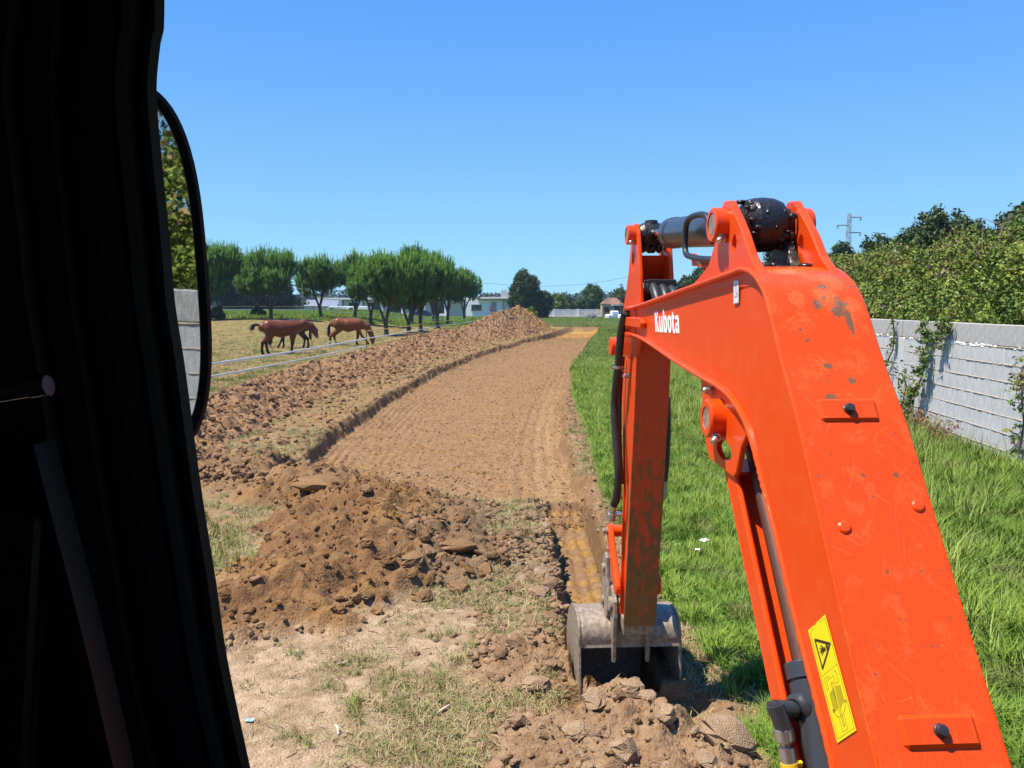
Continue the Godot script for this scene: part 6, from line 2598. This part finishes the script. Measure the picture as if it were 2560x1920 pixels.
	for k in 70:
		var an := rng.randf() * TAU
		var q := pa + Vector3(rng.randf_range(-0.07, 0.07), cos(an) * 0.066, sin(an) * 0.066)
		b.ball(q, Vector3(rng.randf_range(0.006, 0.018), rng.randf_range(0.005, 0.015), rng.randf_range(0.006, 0.018)), 8, 6)
	for k in 46:   # grease fallen on the plate below
		b.ball(pw(rng.randf_range(2.08, 2.36), 2.150 + rng.randf_range(-0.004, 0.010), rng.randf_range(-0.07, 0.085)), Vector3(rng.randf_range(0.008, 0.025), rng.randf_range(0.005, 0.014), rng.randf_range(0.008, 0.025)), 8, 6)
	b.prism(PackedVector2Array([Vector2(2.28, 2.245), Vector2(2.20, 2.235), Vector2(2.12, 2.14), Vector2(2.32, 2.13)]), 0.050, 0.082, 0.006)
	part("grease_covered_eye", b, mats.grease, null, "bulbous cylinder eye smeared with black grease between the boom's hinge plates")
	b = MB.new()
	var dir := (pb - pa).normalized()
	b.lathe(pa, dir, [Vector2(0.045, 0.05), Vector2(0.060, 0.07), Vector2(0.0615, 0.94), Vector2(0.0645, 0.942), Vector2(0.0650, 1.015), Vector2(0.059, 1.022), Vector2(0.030, 1.023)], 36)
	var ac := part("arm_cylinder", b, mats.cyl, null, "thick dark blue-grey hydraulic cylinder between boom top and arm")
	b = MB.new()
	b.tube(PackedVector3Array([pa + dir * 1.0, pb - dir * 0.04]), 0.028, 22)
	part("cylinder_rod", b, mats.chrome, ac)
	b = MB.new()
	b.lathe(pb + Vector3(-0.06, 0, 0), Vector3(1, 0, 0), [Vector2(0.03, 0), Vector2(0.045, 0.002), Vector2(0.056, 0.02), Vector2(0.058, 0.06), Vector2(0.056, 0.10), Vector2(0.045, 0.118), Vector2(0.03, 0.12)], 24)
	b.lathe(pb + Vector3(0, 0.045, 0), Vector3(0, 1, 0), [Vector2(0.034, 0), Vector2(0.030, 0.022), Vector2(0.022, 0.024), Vector2(0, 0.024)], 16)
	for k in 30:
		b.ball(pb + Vector3(rng.randf_range(-0.055, 0.055), -0.052 - 0.018 * rng.randf(), rng.randf_range(-0.03, 0.03)), Vector3.ONE * rng.randf_range(0.008, 0.018), 8, 6)
	part("rod_eye", b, mats.grease, ac)
	b = MB.new()
	b.tube(smooth_path(seq([Vector2(2.42, 2.25), Vector2(2.455, 2.30), Vector2(2.50, 2.338), Vector2(2.56, 2.352), Vector2(2.66, 2.357), Vector2(2.72, 2.348), Vector2(2.745, 2.32), Vector2(2.748, 2.265), Vector2(2.73, 2.235), Vector2(2.68, 2.222), Vector2(2.54, 2.205), Vector2(2.36, 2.192)], -0.088), 5), 0.0105, 12)
	part("steel_pipe", b, mats.rubber, ac)
	b = MB.new()
	b.prism(PackedVector2Array([Vector2(2.72, 2.235), Vector2(2.70, 2.19), Vector2(2.62, 2.185), Vector2(2.50, 2.17), Vector2(2.50, 2.18), Vector2(2.62, 2.21)]), -0.075, -0.055, 0.002)
	part("pipe_bracket", b, mats.paint_dull, ac)
	b = MB.new()
	b.lathe(pw(2.60, 2.198, -0.070), pw(-1, -0.04, 0), [Vector2(0, 0), Vector2(0.018, 0), Vector2(0.018, 0.035), Vector2(0.013, 0.036), Vector2(0.013, 0.06), Vector2(0, 0.06)], 6)
	part("pipe_fitting", b, mats.zinc, ac)
	b = MB.new()
	b.tube(PackedVector3Array([pw(2.55, 2.197, -0.070), pw(2.30, 2.185, -0.060)]), 0.017, 12)
	part("hose", b, mats.hose, ac)
	# long corrugated hoses down both sides of the arm
	b = MB.new()
	var hl := smooth_path(PackedVector3Array([pw(3.62, 2.02, -0.125), pw(3.672, 1.926, -0.135), pw(3.74, 1.747, -0.135), pw(3.80, 1.59, -0.138), pw(3.785, 1.463, -0.138), pw(3.74, 1.242, -0.128), pw(3.76, 1.10, -0.128), pw(3.80, 1.045, -0.136)]), 24)
	b.tube(hl, 0.0205, 14, true, 0.0028)
	part("corrugated_hose", b, mats.hose, arm)
	b = MB.new()
	hl = smooth_path(PackedVector3Array([pw(3.70, 1.60, 0.10), pw(3.75, 1.45, 0.118), pw(3.77, 1.28, 0.12), pw(3.78, 1.17, 0.115)]), 24)
	b.tube(hl, 0.0205, 14, true, 0.0028)
	part("corrugated_hose", b, mats.hose, arm)
	b = MB.new()
	hl = smooth_path(PackedVector3Array([pw(3.80, 1.80, -0.100), pw(3.84, 1.6, -0.105), pw(3.83, 1.35, -0.105), pw(3.80, 1.15, -0.095)]), 12)
	b.tube(hl, 0.012, 12, true)
	part("hose", b, mats.hose, arm)
	b = MB.new()
	for q in [[3.735, 1.745, -0.16], [3.742, 1.73, -0.158]]:
		b.tube(PackedVector3Array([pw(q[0] - 0.01, q[1] + 0.02, q[2] - 0.015), pw(q[0], q[1], -0.10)]), 0.0045, 6)
	b.lathe(pw(3.74, 1.745, -0.136), Vector3(0, 1, 0.1), [Vector2(0.0235, 0), Vector2(0.0245, 0.003), Vector2(0.0245, 0.012), Vector2(0.0235, 0.015)], 14)
	bolt(b, pw(3.70, 1.712, -0.088), Vector3(-0.9, 0, 0.45), 0.011, 0.034)
	part("hose_clip", b, mats.zinc, arm)
	for sd in [-1.0, 1.0]:
		b = MB.new()
		var f0 := pw(3.80, 1.05, -0.136) if sd < 0 else pw(3.78, 1.175, 0.115)
		var fd := pw(0.25, -0.9, -0.1 if sd < 0 else 0.02).normalized()
		b.lathe(f0, fd, [Vector2(0, 0), Vector2(0.020, 0), Vector2(0.020, 0.045), Vector2(0.016, 0.047), Vector2(0.016, 0.055), Vector2(0, 0.055)], 16)
		b.lathe(f0, fd, [Vector2(0.010, 0.05), Vector2(0.024, 0.055), Vector2(0.024, 0.095), Vector2(0.014, 0.097), Vector2(0, 0.098)], 6)
		b.box(Transform3D(Basis.IDENTITY, f0 + fd * 0.06 + Vector3(-sd * 0.022, 0, 0)), Vector3(0.055, 0.014, 0.05), 0.004)
		part("hose_coupling", b, mats.zinc, arm)
	# bucket cylinder's upper boss showing past the arm
	b = MB.new()
	b.lathe(pw(3.99, 1.84, -0.075), Vector3(-1, 0, 0), [Vector2(0.048, 0), Vector2(0.048, 0.052), Vector2(0.044, 0.056), Vector2(0.034, 0.056), Vector2(0.0, 0.052)], 22)
	b.prism(PackedVector2Array([Vector2(3.90, 1.95), Vector2(4.04, 1.86), Vector2(4.03, 1.79), Vector2(3.88, 1.72)]), -0.080, -0.062, 0.003)
	b.prism(PackedVector2Array([Vector2(3.90, 1.95), Vector2(4.04, 1.86), Vector2(4.03, 1.79), Vector2(3.88, 1.72)]), 0.062, 0.080, 0.003)
	part("cylinder_boss", b, mats.paint, arm)
	b = MB.new()
	b.tube(PackedVector3Array([pw(3.99, 1.84, 0), pw(4.03, 1.35, 0)]), 0.046, 20)
	b.tube(PackedVector3Array([pw(4.03, 1.36, 0), pw(4.07, 0.86, 0)]), 0.024, 16)
	part("bucket_cylinder", b, mats.cyl, arm)


func build_bucket() -> void:
	var b := MB.new()
	var shell := smooth2([Vector2(3.925, 0.245), Vector2(3.925, 0.30), Vector2(3.955, 0.352), Vector2(4.02, 0.382), Vector2(4.12, 0.384), Vector2(4.25, 0.345), Vector2(4.37, 0.245), Vector2(4.44, 0.11), Vector2(4.45, -0.04), Vector2(4.39, -0.17), Vector2(4.26, -0.25), Vector2(4.05, -0.275), Vector2(3.90, -0.265)], 4)
	strip(b, shell, 0.270, 0.012, 0.002, 1.0)
	b.prism(PackedVector2Array([Vector2(3.925, 0.25), Vector2(3.94, 0.25), Vector2(4.00, 0.225), Vector2(3.99, 0.210), Vector2(3.92, 0.232)]), -0.270, 0.270, 0.003)
	var xf := Transform3D(BOOM.basis, BOOM * Vector3(-0.015, 0, 0))
	var bucket := obj("bucket", b, mats.steel, excavator, xf)
	bucket.set_meta("label", "worn bare-steel digging bucket with open side towards the cab")
	var out := shell.duplicate()
	var side := PackedVector2Array()
	for p in out:
		side.append(p)
	side.append(Vector2(3.845, -0.262))
	side.append(Vector2(3.862, -0.15))
	side.append(Vector2(3.90, 0.12))
	for sd in [-1.0, 1.0]:
		b = MB.new()
		var sp := side.duplicate()
		for k in sp.size():
			if k < 48:
				var c := Vector2(4.18, 0.06)
				sp[k] = c + (sp[k] - c) * 1.02
		b.prism(sp, minf(0.264 * sd, 0.278 * sd), maxf(0.264 * sd, 0.278 * sd), 0.003)
		part("side_plate", b, mats.steel, bucket)
	for sd in [-1.0, 1.0]:
		b = MB.new()
		b.prism(PackedVector2Array([Vector2(3.895, 0.16), Vector2(3.91, 0.165), Vector2(3.945, 0.30), Vector2(4.02, 0.372), Vector2(4.16, 0.368), Vector2(4.17, 0.42), Vector2(4.12, 0.50), Vector2(4.02, 0.56), Vector2(3.93, 0.55), Vector2(3.875, 0.50), Vector2(3.865, 0.42), Vector2(3.885, 0.30)]), 0.090 * sd - 0.011, 0.090 * sd + 0.011, 0.004)
		b.lathe(pw(3.87 + 0.06, 0.47, 0.10 * sd), Vector3(sd, 0, 0), [Vector2(0.040, 0), Vector2(0.040, 0.014), Vector2(0.034, 0.018), Vector2(0, 0.018)], 20)
		part("ear", b, mats.steel, bucket)
	# link work
	for sd in [-1.0, 1.0]:
		b = MB.new()
		b.prism(PackedVector2Array([Vector2(4.00, 0.70), Vector2(4.05, 0.715), Vector2(4.10, 0.68), Vector2(4.12, 0.60), Vector2(4.14, 0.50), Vector2(4.16, 0.40), Vector2(4.10, 0.33), Vector2(4.02, 0.33), Vector2(3.96, 0.40), Vector2(3.95, 0.50), Vector2(3.985, 0.60)]), 0.126 * sd - 0.010, 0.126 * sd + 0.010, 0.004)
		for q in [Vector2(4.05, 0.63), Vector2(4.07, 0.44)]:
			b.lathe(pw(q.x, q.y, 0.13 * sd), Vector3(sd, 0, 0), [Vector2(0.026, 0), Vector2(0.026, 0.016), Vector2(0.020, 0.020), Vector2(0, 0.020)], 8)
		part("bucket_link", b, mats.steel)
		b = MB.new()
		b.prism(capsule2(Vector2(4.06, 0.83), Vector2(3.84, 0.60), 0.038, 0.044), 0.105 * sd - 0.014, 0.105 * sd + 0.014, 0.006)
		b.lathe(pw(4.06, 0.83, 0.10 * sd), Vector3(-sd, 0, 0), [Vector2(0.032, 0), Vector2(0.032, 0.08)], 16)
		part("tipping_link", b, mats.paint)
		b = MB.new()
		bolt(b, pw(4.06, 0.83, 0.118 * sd), Vector3(sd, 0, 0), 0.015, 0.03)
		part("bolt", b, mats.steel)
	b = MB.new()
	b.lathe(pw(3.93, 0.47, -0.10), Vector3(1, 0, 0), [Vector2(0, 0), Vector2(0.034, 0), Vector2(0.034, 0.2), Vector2(0, 0.2)], 20)
	b.lathe(pw(3.93, 0.47, -0.079), Vector3(1, 0, 0), [Vector2(0.055, 0), Vector2(0.055, 0.158)], 24)
	b.prism(PackedVector2Array([Vector2(3.79, 0.44), Vector2(3.88, 0.44), Vector2(3.97, 0.46), Vector2(3.93, 0.41), Vector2(3.80, 0.355)]), -0.078, 0.078, 0.004)
	part("arm_end", b, mats.steel)
	b = MB.new()
	b.lathe(pw(3.86, 0.62, 0.068), Vector3(1, 0, 0), [Vector2(0.045, 0), Vector2(0.045, 0.05), Vector2(0.038, 0.055), Vector2(0, 0.055)], 20)
	part("link_boss", b, mats.paint)


func build_cab() -> void:
	# the front left pillar with its rubber seals, close to the eye
	var edge := [Vector3(-0.29, 2.75, -0.70), Vector3(-0.298, 2.45, -0.70), Vector3(-0.303, 2.305, -0.7), Vector3(-0.307, 2.282, -0.7), Vector3(-0.313, 2.238, -0.7), Vector3(-0.311, 2.179, -0.7), Vector3(-0.307, 2.109, -0.7), Vector3(-0.305, 2.055, -0.7), Vector3(-0.299, 2.001, -0.7), Vector3(-0.294, 1.946, -0.7), Vector3(-0.287, 1.871, -0.7), Vector3(-0.278, 1.794, -0.7), Vector3(-0.27, 1.716, -0.7), Vector3(-0.252, 1.607, -0.7), Vector3(-0.225, 1.45, -0.7), Vector3(-0.18, 1.2, -0.7), Vector3(-0.15, 0.9, -0.7)]
	var path := smooth_path(PackedVector3Array(edge), 4)
	var seal := [Vector2(-0.060, -0.06), Vector2(-0.030, -0.055), Vector2(-0.008, -0.015), Vector2(0.0, 0.0), Vector2(-0.006, 0.005), Vector2(-0.013, 0.004), Vector2(-0.017, -0.006), Vector2(-0.021, -0.006), Vector2(-0.025, 0.006), Vector2(-0.033, 0.008), Vector2(-0.037, -0.004)]
	var frame := [Vector2(-0.037, -0.05), Vector2(-0.037, -0.004), Vector2(-0.041, 0.006), Vector2(-0.058, 0.010), Vector2(-0.075, 0.009), Vector2(-0.080, 0.0), Vector2(-0.084, 0.0), Vector2(-0.088, 0.012), Vector2(-0.110, 0.014), Vector2(-0.114, 0.004), Vector2(-0.118, 0.004), Vector2(-0.124, 0.018), Vector2(-0.165, 0.020), Vector2(-0.170, 0.008), Vector2(-0.230, 0.006), Vector2(-0.236, 0.022), Vector2(-0.30, 0.024), Vector2(-0.42, 0.02), Vector2(-0.42, -0.05)]
	for q in 2:
		var prof: Array = seal if q == 0 else frame
		var b := MB.new()
		for j in prof.size() - 1:
			var p0: Vector2 = prof[j]
			var p1: Vector2 = prof[j + 1]
			var e := (p1 - p0).normalized()
			var nn := Vector3(-e.y, 0, e.x)
			nn = -nn if nn.z < 0 and absf(nn.z) > 0.3 else nn
			var base := b.P.size()
			for i in path.size():
				b.v(path[i] + Vector3(p0.x, 0, p0.y), nn)
				b.v(path[i] + Vector3(p1.x, 0, p1.y), nn)
			for i in path.size() - 1:
				var a := base + i * 2
				var f := (b.P[a + 1] - b.P[a]).cross(b.P[a + 2] - b.P[a])
				if f.dot(nn) > 0:
					b.idx(a, a + 1, a + 3)
					b.idx(a, a + 3, a + 2)
				else:
					b.idx(a, a + 3, a + 1)
					b.idx(a, a + 2, a + 3)
		obj("door_seal" if q == 0 else "cab_pillar", b, mats.seal if q == 0 else mats.cab, excavator)
	var b := MB.new()
	for pl in [[Vector3(-0.3925, 1.937, -0.62), Vector3(-0.3875, 1.905, -0.62), Vector3(-0.3815, 1.862, -0.62), Vector3(-0.3745, 1.808, -0.62), Vector3(-0.3665, 1.745, -0.62), Vector3(-0.3565, 1.660, -0.62), Vector3(-0.348, 1.580, -0.62), Vector3(-0.331, 1.580, -0.62), Vector3(-0.3405, 1.660, -0.62), Vector3(-0.3545, 1.745, -0.62), Vector3(-0.3660, 1.808, -0.62), Vector3(-0.3765, 1.862, -0.62), Vector3(-0.3850, 1.905, -0.62), Vector3(-0.3910, 1.937, -0.62)]]:
		var poly := PackedVector2Array()
		for p in pl:
			poly.append(Vector2(p.x, p.y))
		if Geometry2D.is_polygon_clockwise(poly):
			poly.reverse()
		var ti := Geometry2D.triangulate_polygon(poly)
		for k in range(0, ti.size(), 3):
			b.tri(Vector3(poly[ti[k]].x, poly[ti[k]].y, -0.62), Vector3(poly[ti[k + 1]].x, poly[ti[k + 1]].y, -0.62), Vector3(poly[ti[k + 2]].x, poly[ti[k + 2]].y, -0.62))
		for k in poly.size():
			var a := poly[k]
			var c := poly[(k + 1) % poly.size()]
			b.quad(Vector3(a.x, a.y, -0.62), Vector3(a.x, a.y, -0.65), Vector3(c.x, c.y, -0.65), Vector3(c.x, c.y, -0.62))
	obj("door_rail", b, mats.rail, excavator).set_meta("label", "narrow scuffed grey metal rail low on the dark pillar")
	b = MB.new()
	b.box(Transform3D(Basis(Vector3.BACK, -0.12), Vector3(-0.437, 1.70, -0.635)), Vector3(0.045, 0.36, 0.02), 0.004)
	obj("door_panel", b, mats.rail, excavator)
	b = MB.new()
	b.lathe(Vector3(-0.440, 1.975, -0.600), Vector3(1, 0.17, 0.05), [Vector2(0.0085, 0), Vector2(0.0085, 0.066), Vector2(0.0095, 0.068), Vector2(0.0095, 0.079), Vector2(0.0085, 0.081)], 24)
	var pin := obj("latch_pin", b, mats.chrome, excavator)
	pin.set_meta("label", "short chrome latch pin sticking out of the dark pillar")
	b = MB.new()
	b.lathe(Vector3(-0.440, 1.975, -0.600), Vector3(1, 0.17, 0.05), [Vector2(0.0086, 0.080), Vector2(0.0, 0.0805)], 20)
	obj("pin_end", b, mats.dark, pin)
	b = MB.new()
	b.lathe(Vector3(-0.470, 1.970, -0.61), Vector3(1, 0.17, 0.05), [Vector2(0.0, 0), Vector2(0.030, 0), Vector2(0.030, 0.02), Vector2(0.024, 0.026), Vector2(0.010, 0.030)], 24)
	obj("latch_boss", b, mats.cab, pin)
	# rest of the cab round the driver's eye
	b = MB.new()
	b.box(Transform3D(Basis.IDENTITY, Vector3(-0.10, 2.62, 0.15)), Vector3(1.30, 0.08, 1.75), 0.03)
	obj("cab_roof", b, mats.cab, excavator)
	b = MB.new()
	b.box(Transform3D(Basis.IDENTITY, Vector3(-0.10, 1.60, 0.98)), Vector3(1.28, 2.0, 0.06), 0.02)
	obj("cab_back", b, mats.cab, excavator)
	b = MB.new()
	b.box(Transform3D(Basis.IDENTITY, Vector3(-0.10, 0.75, 0.15)), Vector3(1.28, 0.10, 1.60), 0.02)
	obj("cab_floor", b, mats.cab, excavator)
	b = MB.new()
	b.box(Transform3D(Basis.IDENTITY, Vector3(-0.72, 1.68, 0.15)), Vector3(0.04, 1.84, 1.66), 0.01)
	obj("door", b, mats.cab, excavator)
	b = MB.new()
	b.box(Transform3D(Basis.IDENTITY, Vector3(0.53, 1.15, 0.25)), Vector3(0.05, 0.75, 1.4), 0.02)
	b.box(Transform3D(Basis.IDENTITY, Vector3(0.53, 2.05, 0.85)), Vector3(0.06, 1.1, 0.08), 0.02)
	obj("right_side_panel", b, mats.cab, excavator)
	# outside mirror
	var mc := Vector3(-0.49, 2.088, -1.0)
	var to_cam := (CAM - mc).normalized()
	var to_wall := (Vector3(5.2, 1.905, 1.6) - mc).normalized()
	var nz := (to_cam + to_wall).normalized()
	var ux := Vector3.UP.cross(nz).normalized()
	var uy := nz.cross(ux)
	var bs := Basis(ux, uy, nz) * Basis(Vector3.BACK, 0.05)
	var fore := absf(ux.dot(Vector3.UP.cross(to_cam).normalized()))
	var A := 0.091 / fore * 1.03
	var B := 0.246
	var ring := []
	for k in 64:
		var an := TAU * k / 64.0
		var c := cos(an)
		var s := sin(an)
		ring.append(Vector2(signf(c) * pow(absf(c), 0.667) * A, signf(s) * pow(absf(s), 0.667) * B))
	var mxf := Transform3D(bs, mc)
	var mb := MB.new()   # housing: rim and domed back, lofted over inset rings
	var rings := [[0.0145, 0.000], [0.0135, 0.006], [0.008, 0.010], [0.002, 0.008], [0.0, 0.0], [0.002, -0.012], [0.016, -0.034], [0.05, -0.050]]
	for j in rings.size() - 1:
		for k in 64:
			var k2 := (k + 1) % 64
			var q := []
			for t in [[j, k], [j, k2], [j + 1, k2], [j + 1, k]]:
				var p: Vector2 = ring[t[1]]
				var ins: float = rings[t[0]][0]
				q.append(Vector3(p.x * (1.0 - ins / A), p.y * (1.0 - ins / B), rings[t[0]][1]))
			mb.quad(q[3], q[2], q[1], q[0])
			var nn: Vector3 = mb.N[-1]
			var mid: Vector3 = (q[0] + q[2]) * 0.5
			var want := Vector3(mid.x, mid.y, 0).normalized() * (1.0 if j >= 3 else -0.3) + Vector3(0, 0, 1.0 if j < 4 else -0.6)
			if nn.dot(want) < 0:
				for z in 4:
					mb.N[mb.N.size() - 1 - z] = -nn
	var house := obj("mirror", mb, mats.cab, excavator, mxf)
	house.set_meta("label", "tall oval side mirror in a black housing outside the pillar")
	var gm := MB.new()
	var ci := gm.v(Vector3(0, 0, 0.001), Vector3.BACK)
	for k in 65:
		var p: Vector2 = ring[k % 64]
		gm.v(Vector3(p.x * (1.0 - 0.0135 / A), p.y * (1.0 - 0.0135 / B), 0.001), Vector3.BACK)
	for k in 64:
		gm.idx(ci, ci + 1 + k, ci + 2 + k)
	obj("mirror_glass", gm, mats.mirror, house)
	var am := MB.new()
	am.tube(PackedVector3Array([mc - nz * 0.045, mc - nz * 0.06 + Vector3(-0.06, -0.02, 0.08), Vector3(-0.56, 2.05, -0.74)]), 0.012, 10)
	obj("mirror_arm", am, mats.cab, excavator)


func build_litter() -> void:
	rng.seed = 404
	for s in [[-1.30, -3.62, 0.022, 0.1, "light blue plastic scrap on the sand beside the cab pillar", "scrap"], [1.62, -6.3, 0.042, 0.6, "crumpled white paper scrap in the grass left of the boom", "white"], [1.5, -6.05, 0.03, 1.2, "small torn white wrapper in the grass just below the paper scrap", "white"]]:
		var b := MB.new()
		var sz: float = s[2]
		var g := []
		for i in 4:
			var row := []
			for j in 4:
				row.append(Vector3((i - 1.5) * sz * 0.6, rng.randf_range(0.0, sz * 0.35) + (0.10 if s[5] == "white" else 0.005), (j - 1.5) * sz * 0.4))
			g.append(row)
		for i in 3:
			for j in 3:
				b.tri(g[i][j], g[i][j + 1], g[i + 1][j])
				b.tri(g[i + 1][j], g[i][j + 1], g[i + 1][j + 1])
		var o := obj("litter_scrap", b, mats[s[5]], self)
		o.position = Vector3(s[0], height(s[0], s[1]), s[1])
		o.rotation.y = s[3]
		tag(o, s[4], "litter")
	for s in [[-0.35, -3.72, 0.10, 0.9, "pale split stick lying on the bare ground near the grass tuft"], [-0.98, -4.25, 0.06, 0.3, "short pale wood chip on the sandy patch"], [1.02, -4.15, 0.11, 2.6, "grey flat stick of wood beside the bucket's right side"], [-0.85, -3.55, 0.09, 1.9, "thin dry stick on the sand at the bottom of the view"]]:
		var b := MB.new()
		b.tube(PackedVector3Array([Vector3(-s[2] * 0.5, 0, 0), Vector3(0, 0.006, 0.004), Vector3(s[2] * 0.5, 0.002, -0.004)]), [0.006, 0.008, 0.005], 7)
		var o := obj("wood_stick", b, mats.sticks, self)
		o.position = Vector3(s[0], height(s[0], s[1]) + 0.008, s[1])
		o.rotation.y = s[3]
		tag(o, s[4], "stick")


func _ready() -> void:
	# camera, sky, sun, exposure
	var cam := Camera3D.new()
	cam.name = "camera"
	cam.position = CAM
	cam.rotation_degrees = Vector3(-PITCH, 0, 0)
	cam.fov = 53.06
	cam.near = 0.02
	cam.far = 2000.0
	add_child(cam)
	cam.current = true
	var sky_m := ProceduralSkyMaterial.new()
	sky_m.sky_top_color = lin(0.034, 0.18, 0.56)
	sky_m.sky_horizon_color = lin(0.262, 0.514, 0.64)
	sky_m.sky_curve = 0.14
	sky_m.ground_horizon_color = lin(0.24, 0.30, 0.28)
	sky_m.ground_bottom_color = lin(0.16, 0.14, 0.08)
	sky_m.sun_angle_max = 2.0
	var sky := Sky.new()
	sky.sky_material = sky_m
	var env := Environment.new()
	env.background_mode = Environment.BG_SKY
	env.sky = sky
	env.tonemap_mode = Environment.TONE_MAPPER_LINEAR
	env.tonemap_exposure = 1.7
	env.fog_enabled = true
	env.fog_density = 0.0003
	env.fog_light_color = Color(0.74, 0.84, 0.95)
	env.sdfgi_enabled = true
	env.ssao_enabled = true
	env.ssil_enabled = true
	var we := WorldEnvironment.new()
	we.name = "environment"
	we.environment = env
	add_child(we)
	var sun := DirectionalLight3D.new()
	sun.name = "sun"
	sun.light_color = Color(1.0, 0.955, 0.88)
	sun.light_energy = 1.6
	sun.light_angular_distance = 0.5
	sun.shadow_enabled = true
	add_child(sun)
	sun.look_at_from_position(Vector3(-39, 92, 5), Vector3.ZERO)

	noise_a.seed = 1
	noise_a.noise_type = FastNoiseLite.TYPE_SIMPLEX
	noise_a.frequency = 0.01
	noise_a.fractal_octaves = 3
	noise_b.seed = 2
	noise_b.noise_type = FastNoiseLite.TYPE_SIMPLEX
	noise_b.frequency = 0.01
	noise_b.fractal_octaves = 3
	noise_c.seed = 3
	noise_c.noise_type = FastNoiseLite.TYPE_SIMPLEX
	noise_c.frequency = 0.022
	noise_c.fractal_octaves = 3
	cells.seed = 4
	cells.noise_type = FastNoiseLite.TYPE_CELLULAR
	cells.frequency = 0.085
	cells.cellular_return_type = FastNoiseLite.RETURN_DISTANCE
	cells.cellular_jitter = 1.0
	cells.fractal_type = FastNoiseLite.FRACTAL_NONE
	make_materials()
	mats.sticks = sm(lin(0.50, 0.42, 0.33), 0.9)
	var t0 := Time.get_ticks_msec()
	build_ground()
	print("ground ms ", Time.get_ticks_msec() - t0)
	build_wall()
	plant_trees()
	build_far()
	build_fences()
	print("far ms ", Time.get_ticks_msec() - t0)
	build_horses()
	print("horses ms ", Time.get_ticks_msec() - t0)
	build_excavator()
	print("excavator ms ", Time.get_ticks_msec() - t0)
	scatter_clods()
	grow_grass()
	build_litter()
	print("all ms ", Time.get_ticks_msec() - t0)
